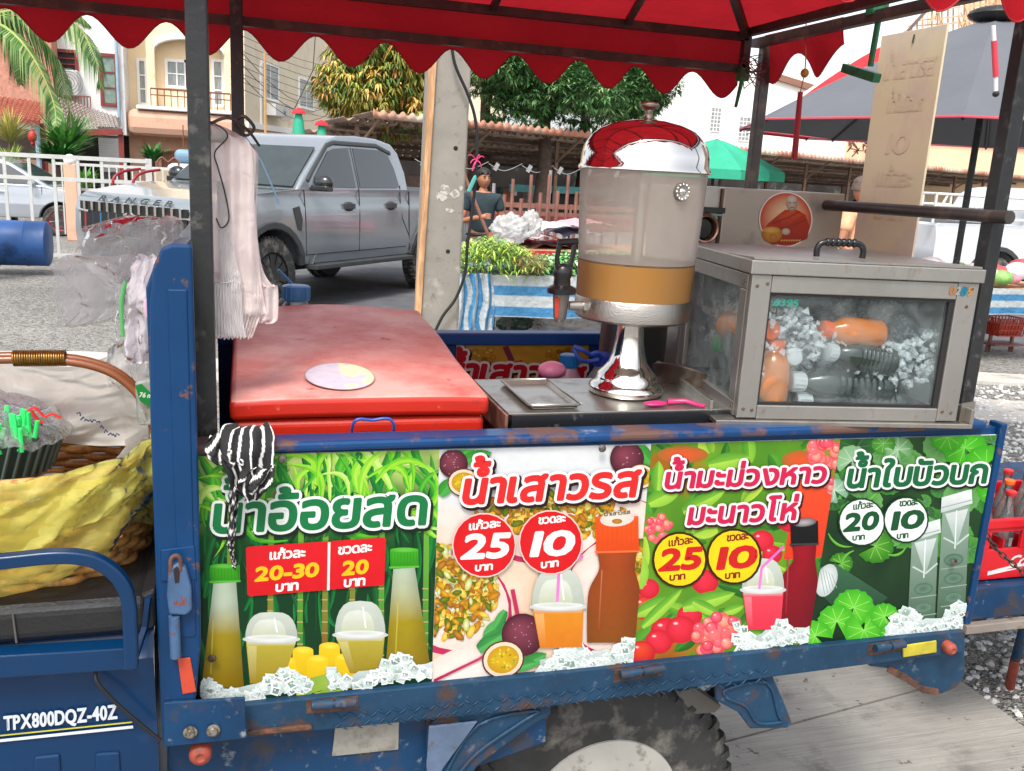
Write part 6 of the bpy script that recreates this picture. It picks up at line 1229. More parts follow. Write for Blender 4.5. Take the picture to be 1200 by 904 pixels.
# silver car behind the fence
def hatch(loc, rz):
    t = thing('parked_car', 'silver hatchback with red wheel rims parked behind the white fence', 'car', loc, rz, local=True); W = .85; wp = vwarp(2.05, -1.6, .95, .34, .85, .2)
    prof = [(1.95, .28), (2.05, .42), (2.05, .60), (1.95, .72), (1.55, .86), (1.05, .96), (-1.9, .99), (-1.98, .85), (-2.0, .4), (-1.9, .28)]+arch(-1.25, .30, .36, 175, 5)+arch(1.28, .30, .36, 175, 5)
    P = CARP('silver_car_paint', 'a9afb8', .3); m = MB(); m.prism([(x, -W, z) for x, z in prof], (0, 2*W, 0)); m.build('body', P, t, bevel=.04, seg=3, smooth=40, warp=wp, cuts=[(Vector((x, 0, 0)), Vector((1, 0, 0))) for x in (1.4, 1.6, 1.8, 1.95)]+[(Vector((0, 0, z)), Vector((0, 0, 1))) for z in (.4, .6, .75, .87)])
    cb_ = [(1.15, .93), (.45, 1.36), (.2, 1.45), (-.3, 1.50), (-1.0, 1.48), (-1.6, 1.38), (-1.9, .95)]; m = MB(); m.prism([(x, -W+.01, z) for x, z in cb_], (0, 2*W-.02, 0)); m.build('cabin', P, t, bevel=.04, seg=3, smooth=40, warp=wp, cuts=[(Vector((0, 0, z)), Vector((0, 0, 1))) for z in (1.1, 1.25, 1.38)])
    for s in (1, -1):
        windowpane(t, [(.95, 1.0), (.42, 1.32), (.1, 1.37), (.1, .99)], W-.006, wp, s=s); windowpane(t, [(.02, .99), (.02, 1.375), (-.6, 1.38), (-.85, 1.34), (-.95, 1.0)], W-.006, wp, s=s)
        shut(t, [(1.0, .96), (1.0, .5), (.9, .34)], W, wp, s=s, th=.005); shut(t, [(.06, 1.37), (.06, .34)], W, wp, s=s, th=.005)
        m = MB(); m.box((.32, s*(W+.01), .82), (.16, .03, .035)); m.build('door_handle', P, t, bevel=.008)
        m = MB(); m.sph((.85, s*(W+.09), 1.0), (.07, .10, .06), 14, 8); m.build('mirror', P, t, smooth=60)
        m = MB(); m.sph((1.80, s*.66, .70), (.20, .14, .09), 14, 8); m.build('headlight', MATS['headlight_glass'], t, smooth=60)
        m = MB(); m.tube([(1.9, s*(W-.01), .60), (-1.9, s*(W+.002), .60)], .006, 4); m.build('side_moulding', DPL, t, warp=wp)
    m = MB(); m.add([(1.08, -.66, .985), (1.08, .66, .985), (.47, .58, 1.352), (.47, -.58, 1.352)], [(0, 1, 2, 3)]); m.build('windscreen', WGL, t, solid=.012)
    wheelset(t, (1.28, -1.25), W, .30, pm('red_alloy', '8a2432', .35, metal=.3), RUBBER, spokes=8); m = MB(); m.box((0, 0, .5), (3.7, 1.3, .3)); m.build('underbody', MATS['dark_underbody'], t)
c0 = at(74, 277, Z=0); hatch((c0.x-1.28*cos(radians(-3)), c0.y+.85, 0), radians(-3))

# ================================================================ street furniture near the truck
WP = pm('white_fence_paint', 'bcbdb9', .5, var=.08, col2='a9a49a', lo=.6, hi=.75, s2=5)
fn = thing('steel_fence', 'white painted steel bar fence in front of the silver car', 'fence', (-3, 15.2, 0)); FY = 15.2
ft = at(0, 178, Y=FY).z; xe = at(175, 220, Y=FY).x
for nm, z, h in (('top_rail', ft-.03, .06), ('middle_rail', at(90, 211, Y=FY).z, .055), ('bottom_rail', .10, .05)): MB().bb(-7, xe, FY-.02, FY+.02, z-h/2, z+h/2).build(nm, WP, fn)
fb_ = MB().bb(-.013, .013, -.013, .013, .126, ft-.06)
x = xe; k = 0
while x > -5.2:
    o = MB(); w_ = .022 if k else .045; o.bb(x-w_, x+w_ if k else x+w_, FY-.014, FY+.014, .0 if k == 0 else .05, ft+(.01 if k == 0 else -.0601)); o.build('bar' if k else 'end_post', WP, fn); x -= .33; k += 1
br_ = thing('oil_drum', 'blue plastic drum lying on its side in front of the white fence', 'drum', tuple(at(20, 312, Z=0))); b0 = at(58, 286, Y=13.6); BP = pm('blue_drum_plastic', '24508a', .45, var=.2, scale=2, col2='173a68', s2=3)
rr_ = .30; M = Matrix.Rotation(radians(-90), 3, 'Y') @ Matrix.Identity(3)
MB().lathe([(0, 0), (rr_-.03, 0), (rr_, .02), (rr_, .25), (rr_+.008, .27), (rr_, .29), (rr_, .60), (rr_+.008, .62), (rr_, .64), (rr_, .86), (rr_-.03, .88), (0, .88)], (b0.x, 13.6, b0.z), 40, M).build('drum_shell', BP, br_, smooth=40)
bh = MB()
for dx in (0, .28):
    p = at(132, 217, Y=12.6)+V(dx*.85, 0, -.05); bh.tube(smoothpts([p, p+V(.02, 0, .14), p+V(.12, .1, .22), p+V(.3, .3, .26)], 5), .018, 8)
tag(bh.build('red_hoop', pm('dark_red_pipe', '9a2630', .4), None, smooth=60), 'pair of dark red bent pipes behind the pickup bonnet', 'pipes')
# utility pole
up = thing('utility_pole', 'square concrete utility pole with bolt holes and peeled stickers behind the red ice chest', 'utility pole', (1.02, 5.1, 0)); CP = pm('pole_concrete', '8b867d', .85, var=.12, scale=7, bump=.35, bscale=70, col2='6f6b64', lo=.58, hi=.72, s2=18, col3='b7b2a8', lo3=.6, hi3=.75, s3=5)
u1 = [at(x, y, Y=5) for x, y in ((512, 60), (560, 60), (535, 385), (489, 358))]
xc0, w0 = (u1[3].x+u1[2].x)/2, .222; m = MB()
xc1 = (u1[0].x+u1[1].x)/2
def psec(z): t = (z-.85)/1.45; return xc0+(xc1-xc0)*t*.35+.012, w0*(1-.02*t)
vs = []
for z in (-.02, 4.6):
    xc, ww = psec(z); vs += [Vector((xc-ww/2, 5.0, z)), Vector((xc+ww/2, 5.0, z)), Vector((xc+ww/2, 5.2, z)), Vector((xc-ww/2, 5.2, z))]
m.add(vs, [(3, 2, 1, 0), (4, 5, 6, 7), (0, 1, 5, 4), (1, 2, 6, 5), (2, 3, 7, 6), (3, 0, 4, 7)]); m.build('pole_shaft', CP, up, bevel=.012)
for x, y in ((534, 174), (525, 295)): p = at(x, y, Y=4.999); MB().lathe([(0, .0005), (.010, .0005), (.0125, .0)], p, 16, Matrix.Rotation(radians(90), 3, 'X')).build('bolt_hole', pm('hole_dark', '1c1a18', .9), up)
PP = pm('peeled_paper', 'bdb9b0', .8, var=.15, scale=30, col2='8f8b84', lo=.5, hi=.55, s2=30); rr = random.Random(5)
for (x, y, w_, h_) in ((521, 222, 14, 14), (533, 228, 12, 12), (519, 232, 10, 12), (527, 247, 12, 7), (514, 228, 7, 14), (540, 220, 5, 8)):
    pts = [at(x+w_/2*cos(a)*rr.uniform(.6, 1.1), y+h_/2*sin(a)*rr.uniform(.6, 1.1), Y=4.9985) for a in [k*pi/5 for k in range(10)]]; m = MB(); m.prism(pts, (0, .001, 0)); m.build('sticker_scrap', PP, up)
WD = pm('weathered_timber_and_lit_face', 'a8805c', .75, var=.25, scale=12, bump=.3, bscale=40, col2='d8a878', lo=.5, hi=.6, s2=14, stretch=(1, 1, .12))  # stall timber; also colours the strip for the pole's lit face
m = MB(); a0, a1 = at(508, 60, Y=4.98), at(485, 358, Y=4.98); m.prism([a0+V(-.012, 0, 0), a0+V(.022, 0, 0), a1+V(.026, 0, -.6), a1+V(-.002, 0, -.6)], (0, .06, 0)); tag(m.build('lit_face_strip', WD, None, bevel=.004), 'long orange brown strip painting the lit left face of the concrete pole', 'lit face strip')  # added strip, its orange colour stands for light on the pole's side face
cb2 = MB(); cb2.tube(smoothpts([at(x, y, Y=4.95) for x, y in ((528, 40), (533, 75), (548, 110), (557, 140), (559, 175), (557, 215), (553, 250), (548, 285), (545, 320), (534, 350), (518, 372), (505, 400))], 6), .0085, 8); tag(cb2.build('black_cable', pm('black_cable', '111214', .5), None, smooth=60), 'black cable hanging down the right edge of the concrete pole', 'cable')
rb2 = MB(); p = at(558, 188, Y=4.93)
for a, l in ((.4, .045), (2.7, .05), (3.6, .035), (-.9, .05), (-1.9, .06), (.9, .03)): rb2.tube(smoothpts([p, p+V(l*.6*cos(a), -.01, l*.6*sin(a)+.012), p+V(l*cos(a), 0, l*sin(a))], 4), .0055, 5, flat=(1, .5))
tag(rb2.build('pink_ribbon', pm('hot_pink_ribbon', 'd8407a', .6), None), 'hot pink ribbon tied to the black cable by the pole', 'ribbon')
hp_ = MB(); p = at(556, 212, Y=4.93); hp_.tube(smoothpts([p+V(-.03, 0, -.06), p+V(0, 0, .01), p+V(.008, 0, .02)], 4), .012, 6)
tag(hp_.build('teal_strap', pm('teal_plastic', '4f9a96', .5), None), 'short teal strap on the cable beside the pole', 'strap')

# ================================================================ market stalls
TARP = bpy.data.materials.new('striped_tarpaulin'); TARP.use_nodes = True; n = TARP.node_tree.nodes; L_ = TARP.node_tree.links; p = n['Principled BSDF']; p.inputs['Roughness'].default_value = .45; av = n.new('ShaderNodeVertexColor'); av.layer_name = 'Print'
tcx = n.new('ShaderNodeTexCoord'); nn = n.new('ShaderNodeTexNoise'); nn.inputs['Scale'].default_value = 14; nn.inputs['Detail'].default_value = 5; L_.new(tcx.outputs['Object'], nn.inputs['Vector']); bb2 = n.new('ShaderNodeBump'); bb2.inputs['Strength'].default_value = .8; bb2.inputs['Distance'].default_value = .03; L_.new(nn.outputs[0], bb2.inputs['Height']); L_.new(bb2.outputs[0], p.inputs['Normal']); L_.new(av.outputs[0], p.inputs['Base Color'])
TBL, TWH = lin('34729c'), lin('a4aaab')
def tarp(fn_, nu, nv, nst, parent, name='tarpaulin', horiz=True, wr=0):
    m = MB(); cs = []
    def f(u, v):
        s = (v if horiz else u)*nst+wr*mnoise.noise(Vector((u*3, v*3, 1))); cs.append(TBL if int(s) % 2 else TWH); return fn_(u, v)
    m.grid(f, nu, nv); m.c = cs; return m.build(name, TARP, parent, smooth=180)
TZ1 = .78; ta = at(548, 322, Z=TZ1); tb1 = at(840, 330, Z=TZ1)
stl = thing('vegetable_stall', 'market table covered with blue and white striped tarpaulin and piled with greens', 'market table', (ta.x+1.3, ta.y+.5, 0))
MB().bb(ta.x, tb1.x, ta.y, ta.y+1.1, TZ1-.03, TZ1-.004).build('table_top', WD, stl)
tarp(lambda u, v: Vector((ta.x+.05+u*(tb1.x-ta.x), ta.y-.02-.02*sin(u*23)*v-.02*v, TZ1+.004-v*(.36+.03*sin(u*5)))), 120, 30, 4, stl)
tarp(lambda u, v: Vector((ta.x+u*(tb1.x-ta.x), ta.y-.02+v*1.1, TZ1+.004)), 20, 10, 5, stl)
tarp(lambda u, v: Vector((ta.x-.12+.34*u+.03*sin(v*4), ta.y-.06-.05*v-.035*sin(u*17+v*3), TZ1+.02-v*(TZ1+.0))), 60, 40, 9, stl, horiz=False, wr=1.2)
for x, y in ((ta.x+.45, ta.y+.15), (ta.x+.5, ta.y+.9), (tb1.x-.1, ta.y+.15)): MB().tube([(x, y, 0), (x, y, TZ1-.03)], .02, 6).build('leg', GREYM, stl)
LEAFM = {}
def leafmat(nm, c1, c2, rough=.5):
    if nm in LEAFM: return LEAFM[nm]
    m = vcol(nm, rough, .3); LEAFM[nm] = m; return m
def leafheap(name, label, x0, x1, y0, y1, z, h, n, cols, L0, w0, cat, seed):
    m = MB(); rr = random.Random(seed)
    for i in range(n):
        u, v = rr.random(), rr.random(); x, y = x0+(x1-x0)*u, y0+(y1-y0)*v; hh = h*(.45+.55*sin(pi*min(1, max(0, u*.9+.05))))*(1-.35*abs(v-.5)); c = Vector((x, y, z+hh*sqrt(rr.random())))
        a = rr.random()*6.28; d = Vector((cos(a), sin(a), rr.uniform(-.6, .5))).normalized(); s = d.cross(Vector((0, 0, 1))).normalized(); L = L0*rr.uniform(.6, 1.3); w_ = w0*rr.uniform(.6, 1.3); col = lin(rr.choice(cols)); col2 = mixc(col, (.9, .9, .5), .15)
        m.add([c, c+d*L*.5+s*w_+V(0, 0, .01), c+d*L+V(0, 0, -.02), c+d*L*.5-s*w_+V(0, 0, .01)], [(0, 1, 2, 3)], 0, [col, col2, col, col2])
    return tag(m.build(name, leafmat('leafy_greens', 0, 0)), label, cat, kind='stuff')
g1x, g2x = at(552, 300, Y=ta.y).x, at(632, 300, Y=ta.y).x; g3x = at(700, 300, Y=ta.y).x
leafheap('green_beans', 'heap of long yellow green beans and leaves on the striped stall', g1x-.1, g2x, ta.y-.1, ta.y+.6, TZ1-.02, .34, 2600, ['8fb83a', '5f9a2a', 'b8cc4a', '3f7f24', 'a8c43a', '2f6f24'], .12, .008, 'vegetables', 1)
leafheap('leaf_greens', 'bunches of dark leafy greens at the middle of the striped stall', g2x, g3x+1.2, ta.y, ta.y+.7, TZ1-.02, .24, 2200, ['2f7a34', '4f9a4a', '8abf7a', '1f5f2a', '6aa85a', 'a8c8a0'], .09, .025, 'vegetables', 2)
rt = MB(); rr = random.Random(3); c0 = at(622, 312, Y=ta.y-.05)
for i in range(120): a = rr.random()*6.28; p = c0+V(rr.uniform(-.12, .12), rr.uniform(-.05, .1), rr.uniform(-.02, .10)); rt.tube(smoothpts([p, p+V(.04*cos(a), -.02, .03*sin(a)), p+V(.07*cos(a+.5), -.03, -.06)], 2), .0022, 3)
tag(rt.build('root_bundle', pm('brown_roots', '9a7a5a', .9), None), 'tangle of brown roots among the greens on the stall', 'vegetables', kind='stuff')
# white sacks under and beside the stall
SACK = film('white_sack_plastic', (.95, .95, .94), clear=.36, gloss=.2, rough=.25, wr=8, bump=1, cvar=.1)
def sack(label, px_, py_, Yd, rx, rz, seed, name='plastic_sack', mat=SACK, cat='plastic bag', ry=None):
    c = at(px_, py_, Y=Yd); m = MB(); ry = ry or rx*.8
    def f(u, v):
        a = u*2*pi; b = (v-.5)*pi; d = Vector((cos(b)*cos(a), cos(b)*sin(a), sin(b))); k = 1+.35*mnoise.noise(d*2.2+Vector((seed, 0, 0)))+.22*mnoise.noise(d*5+Vector((0, seed, 0)))+.10*mnoise.noise(d*13+Vector((0, seed, 2))); return c+Vector((d.x*rx*k, d.y*ry*k, max(-rz*.8, d.z*rz*k)))
    m.grid(f, 64, 40); return tag(m.build(name, mat, None, smooth=180), label, cat)
sack('large white plastic sack on the ground under the stall, rightmost', 675, 372, 9.0, .42, .20, 2); sack('white plastic sack on the ground under the stall beside the table leg', 598, 368, 9.1, .22, .20, 7)
sack('dark green bundle of leaves in plastic under the stall', 604, 377, 8.9, .17, .12, 9, 'wrapped_greens', pm('dark_wrapped_greens', '34483a', .4, var=.4, scale=12), 'vegetables'); sack('white plastic sack on the ground behind the tap of the dispenser', 640, 372, 9.2, .25, .16, 12)
sack('hanging white carrier bag full of goods by the man', 598, 270, 9.6, .20, .17, 15, 'carrier_bag'); sack('small white carrier bag beside the fuller one', 622, 264, 9.9, .12, .16, 18, 'carrier_bag')
# second stall with cloths
sb2 = thing('cloth_stall', 'table of folded pink, white and blue cloths behind the greens', 'market table', (4.3, 11, 0)); z2 = .95; s0 = at(590, 290, Y=11.0); s1 = at(860, 295, Y=11.0); z2 = s0.z-.02
MB().bb(s0.x, s1.x+1, 10.9, 12.2, z2-.04, z2).build('table_top', WD, sb2)
for x in (s0.x+.1, s0.x+1.5, s1.x): MB().bb(x-.03, x+.03, 10.95, 11.01, 0, z2-.04).build('leg', WD, sb2)
MB().bb(s0.x-.02, s1.x+1, 10.86, 10.895, z2-.22, z2+.0).build('red_skirt', pm('red_fabric', 'b02030', .8, var=.2), sb2)
rr = random.Random(8)
for i, (px_, py_, w_, h_, c) in enumerate(((640, 281, .30, .10, 'c8a0a8'), (665, 270, .34, .12, 'd8d4d8'), (690, 276, .30, .10, '8a98b8'), (650, 290, .36, .07, 'b8a8a0'), (675, 290, .30, .08, 'c84858'), (620, 285, .2, .08, 'd8607a'), (700, 265, .3, .10, 'd89aa0'))):
    c0 = at(px_, py_, Y=11.0+.06*i); m = MB(); m.grid(lambda u, v: c0+Vector(((u-.5)*w_*2.0, v*.9, h_*(.6*sin(u*pi)+.4*mnoise.noise(Vector((u*5, v*4, i*3.0)))) - .02)), 22, 16); tag(m.build('folded_cloth', pm('cloth_'+c, c, .85, var=.1, scale=5, bump=.3, bscale=30), None, smooth=180), ['mauve', 'white', 'blue grey', 'taupe', 'crimson', 'deep pink', 'salmon'][i]+' cloth lying on the table behind the greens', 'cloth', 'cloths on the table')
# stacked red brown frames under the shed
FRB = pm('red_brown_timber', '80564a', .7, var=.3, scale=6); FRG = pm('grey_pipe', '8d8a86', .5)
for i, (x0, y0, x1, y1, Yd, mt) in enumerate(((604, 210, 598, 262, 14, FRB), (625, 205, 619, 262, 14, FRB), (646, 205, 640, 262, 14.4, FRB), (668, 205, 662, 262, 14.4, FRB), (592, 228, 589, 256, 12.5, FRB), (611, 233, 609, 256, 12.5, FRB), (634, 226, 631, 258, 12.8, FRB), (654, 224, 651, 258, 12.8, FRB), (676, 225, 673, 258, 13, FRB), (579, 215, 576, 262, 15, FRG), (650, 200, 641, 262, 15.4, FRG), (588, 250, 588, 262, 15, FRG))):
    a, b = at(x0, y0, Y=Yd), at(x1, y1, Y=Yd); m = MB(); m.tube([(b.x, Yd, b.z-.3), (b.x+.01, Yd, a.z)], .028, 6); tag(m.build('table_leg_post', mt, None), ['first', 'second', 'third', 'fourth', 'fifth', 'sixth', 'seventh', 'eighth', 'ninth', 'tenth', 'eleventh', 'twelfth'][sorted([592, 611, 634, 654, 676, 604, 625, 646, 668, 579, 650.1, 588.1]).index({650: 650.1, 588: 588.1}.get(x0, x0))]+' upright post from the left among the stacked market frames', 'post', 'upright posts among the stacked market frames')
fr3 = thing('stacked_frames', 'stack of red brown timber market frames under the shed roof', 'timber frames', (5.5, 14.5, 0)); m = MB()
for z, Yd in ((262, 14), (250, 14.8), (240, 15.4)):
    a, b = at(572, z-1, Y=Yd), at(850, z+14, Y=Yd); m.box(((a.x+b.x)/2, Yd, a.z), (b.x-a.x, .08, .08))
for k in range(10): x = 3.6+k*.62; m.box((x, 14.6, .55), (.035, .035, 1.1)); m.box((x, 15.3, .6), (.035, .035, 1.2))
m.build('frame_rails', FRB, fr3); m = MB(); a = at(700, 263, Y=14.9); m.box((6.2, 14.9, .90), (6.0, .5, .22)); m.build('stacked_boards', pm('dark_red_boards', '7a2a28', .7, var=.4, scale=3), fr3)
# right hand stall
tz = .8; r0a = at(1110, 337, Z=tz); r1a = at(1290, 352, Z=tz)
st2 = thing('produce_stall', 'striped tarpaulin table heaped with pale produce at the far right', 'market table', (r0a.x+1, r0a.y, 0)); MB().bb(r0a.x-.3, r1a.x+.6, r0a.y, r0a.y+1, tz-.03, tz-.004).build('table_top', WD, st2)
tarp(lambda u, v: Vector((r0a.x-.3+u*(r1a.x-r0a.x+.9), r0a.y-.02-.02*sin(u*19)*v, tz+.003-v*.27)), 60, 20, 4, st2)
for x in (r0a.x+.15, r0a.x+2.2): MB().tube([(x, r0a.y+.1, 0), (x, r0a.y+.1, tz)], .02, 6).build('leg', FRB, st2)
rr = random.Random(31)
for i in range(46):
    x = r0a.x-.2+rr.random()*2.6; y = r0a.y+.05+rr.random()*.7; c = rr.choice(['d8c8c8', 'e8e4e0', 'c87a8a', 'e8e0d8', 'f0ece8', 'b84a52', '7aa85a', 'f0eeee']); m = MB(); s = rr.uniform(.06, .13)
    m.sph((x, y, tz+s*.5+rr.random()*.12), (s*1.3, s, s*.8), 10, 7, Matrix.Rotation(rr.random()*3, 3, 'Z')); tag(m.build('bagged_produce', pm('produce_'+c, c, .6, var=.35, scale=14), None, smooth=60), {'d8c8c8': 'pale mauve', 'e8e4e0': 'off white', 'c87a8a': 'dusty pink', 'e8e0d8': 'cream', 'f0ece8': 'white', 'b84a52': 'red', '7aa85a': 'green', 'f0eeee': 'bright white'}[c]+' bag of produce heaped on the far right striped table', 'produce', 'bags of produce on the far right table')
def basket_crate(label, px_, py_, Yd, w_, h_, col):
    c = at(px_, py_, Y=Yd); t = thing('plastic_crate', label, 'crate', (c.x, Yd, 0)); mt = pm('crate_'+col, col, .45); m = MB(); z0 = c.z-h_/2; z1 = c.z+h_/2
    for z in (z0, (z0*2+z1)/3, (z0+2*z1)/3, z1): k = 1+.12*(z-z0)/h_; m.tube([(c.x-w_/2*k, Yd-w_*.35*k, z), (c.x+w_/2*k, Yd-w_*.35*k, z), (c.x+w_/2*k, Yd+w_*.35*k, z), (c.x-w_/2*k, Yd+w_*.35*k, z)], .010, 4, closed=True)
    for i in range(9):
        u = -.5+i/8
        for s in (-1, 1): m.tube([(c.x+u*w_, Yd+s*w_*.35, z0), (c.x+u*w_*1.12, Yd+s*w_*.35*1.12, z1)], .008, 4); m.tube([(c.x+s*w_/2, Yd+u*w_*.7, z0), (c.x+s*w_/2*1.12, Yd+u*w_*.7*1.12, z1)], .008, 4)
    m.box((c.x, Yd, z0), (w_, w_*.7, .01)); m.build('crate_mesh', mt, t); 
    s = MB(); s.box((c.x, Yd, (z0+z1)/2-.02), (w_*.9, w_*.6, h_*.7)); s.build('crate_contents', pm('contents_'+col, 'c85a3a' if col[0] == 'b' else 'b8b44a', .7, var=.4, scale=20), t, bevel=.02)
    m = MB(); m.box((c.x, Yd, z0/2-.005), (w_*1.2, w_*.8, .02)); m.box((c.x-w_*.5, Yd, z0/4), (.03, .03, z0/2)); m.box((c.x+w_*.5, Yd, z0/4), (.03, .03, z0/2)); 
    for sx in (-1, 1): m.box((c.x+sx*w_*.45, Yd, z0/2), (.03, .03, z0-.01))
    m.build('stand', FRB, t)
basket_crate('red plastic basket crate beneath the far right striped table', 1176, 382, 8.2, .34, .19, 'b03a2a'); basket_crate('purple basket crate with yellow fruit beneath the table, mostly behind the post', 1132, 383, 8.3, .22, .19, '5a3f6a')
# umbrellas
def umbrella(name, label, c, R, z, h, cols, nseg=8, pole=True, rot=.2, val=0, polem=None, knob=None):
    t = thing(name, label, 'umbrella', (c[0], c[1], 0)); c = Vector((c[0], c[1], 0))
    for k in range(nseg):
        m = MB(); a0 = rot+2*pi*k/nseg; a1 = rot+2*pi*(k+1)/nseg
        def f(u, v):
            a = a0+(a1-a0)*u; d0 = Vector((cos(a0), sin(a0), 0)); d1 = Vector((cos(a1), sin(a1), 0)); d = d0*(1-u)+d1*u; return c+d*R*v*(1-.04*sin(pi*u)*v)+V(0, 0, z+h*(1-v**1.25)-.03*sin(pi*u)*v*(1-v)*2)
        m.grid(f, 6, 10); o = m.build('canopy_panel', cols[k % len(cols)], t, smooth=180)
        if val: mv = MB(); mv.grid(lambda u, v: f(u, 1)+V(0, 0, -val*v), 6, 2); mv.build('valance', cols[k % len(cols)], o, smooth=180)
        m = MB(); m.tube([c+Vector((cos(a0), sin(a0), 0))*R*v+V(0, 0, z+h*(1-v**1.25)-.012) for v in (0, .3, .6, .8, 1)], .008, 5); m.build('rib', BLACKM, o)
    if pole: MB().tube([(c.x, c.y, 0), (c.x, c.y, z+h)], .02, 10).build('pole', polem or BLACKM, t, smooth=60)
    if knob: MB().sph((c.x, c.y, z+h+.02), (.16, .16, .05), 14, 8).build('cap', knob, t, smooth=60)
    return t
GU = pm('grey_umbrella_cloth', '5a5d63', .85, var=.06, scale=3, bump=.1, bscale=200); RU = pm('red_umbrella_cloth', 'd0202a', .8); WU = pm('white_umbrella_cloth', 'd8d6d4', .8)
gc_ = at(1150, 130, Y=4.6); gl_ = at(895, 160, Y=4.6); GR = (gc_.x-gl_.x)
gz = at(1000, 140, Y=4.2).z
umbrella('market_umbrella', 'large dark grey market umbrella at the far right', (gc_.x, 4.6), GR, gz, at(1165, 22, Y=4.6).z-gz, [GU], rot=pi, knob=BLACKM)
pk = MB(); pr = []
for k in range(9): a = pi+2*pi*k/8; pr.append(Vector((gc_.x+GR*cos(a), 4.6+GR*sin(a), gz)))
pk.tube(pr[:8], .007, 5, closed=True); tag(pk.build('umbrella_piping', pm('pink_piping', 'c04a5a', .7)), 'thin pink binding round the rim of the grey umbrella', 'binding')
rt_ = thing('red_tube', 'red and white tube hanging in front of the grey umbrella', 'tube', tuple(at(1165, 60, Y=3.2))); a, b, c_ = at(1164, 30, Y=3.2), at(1165, 48, Y=3.2), at(1167, 90, Y=3.2); d_ = at(1167, 110, Y=3.2)
MB().tube([a, b], .009, 8).build('white_end', WU, rt_, smooth=60); MB().tube([b, c_], .012, 8).build('red_sleeve', pm('red_sleeve', 'c83a48', .5), rt_, smooth=60); MB().tube([c_, d_], .009, 8).build('white_end', WU, rt_, smooth=60); MB().sph(d_, .014, 8, 6).build('tip', BLACKM, rt_)
umbrella('market_umbrella', 'red and white umbrella mostly hidden behind the grey one', (at(1045, 130, Y=8.5).x, 8.5), at(1045, 130, Y=8.5).x-at(892, 160, Y=8.5).x, at(892, 150, Y=8.5).z, at(1045, 44, Y=8.5).z-at(892, 150, Y=8.5).z, [RU, WU], rot=pi)
ug = at(836, 205, Y=9.5); umbrella('market_umbrella', 'bright green umbrella behind the dispenser', (ug.x, 9.5), at(908, 214, Y=9.5).x-ug.x, at(870, 201, Y=9.5).z, at(836, 163, Y=9.5).z-at(870, 201, Y=9.5).z, [pm('green_umbrella_cloth', '2a9a7a', .75, var=.06)], rot=.1, val=.10, nseg=14)
# ================================================================ the next cart with soft drink crates
nc = thing('crate_cart', 'rusty blue cart bed carrying red soft drink crates at the right edge', 'cart', (2.4, 2.2, 0)); m0 = at(1134, 700, Y=1.95)
def ncp(x, y, Y=1.95): return at(x, y, Y=Y)
p1, p2 = ncp(1140, 690), ncp(1140, 738); m = MB(); m.bb(p1.x+.0, p1.x+1.6, 1.95, 1.975, p2.z+.03, p1.z); m.build('side_beam', BLUE_DK, nc, bevel=.004)
m = MB(); m.bb(p1.x-.02, p1.x+1.6, 1.925, 1.95, p2.z+.0, p2.z+.028); m.build('lower_lip', pm('bare_rusty_lip', '8a8078', .6, metal=.3, var=.2, col2='6a5040', s2=12), nc, bevel=.003)
m = MB(); m.bb(p1.x+.01, p1.x+1.6, 1.98, 3.0, p1.z-.03, p1.z-.005); m.build('bed_floor', BLUE_DK, nc); m = MB(); m.bb(p1.x, p1.x+1.6, 2.4, 2.45, .3, p2.z); m.build('chassis_rail', BLUE_DK, nc)
for xx in (.5, 1.4): m = MB(); m.lathe([(.2, -.05), (.27, -.05), (.28, 0), (.27, .05), (.2, .05)], (p1.x+xx, 2.6, .28), 30, Matrix.Rotation(radians(90), 3, 'X')); m.build('tyre', RUBBER, nc, smooth=40)
CR = pm('crate_red_plastic', 'c01522', .35, var=.06)
cx0, cz0 = ncp(1148, 688, 1.98).x, p1.z-.0
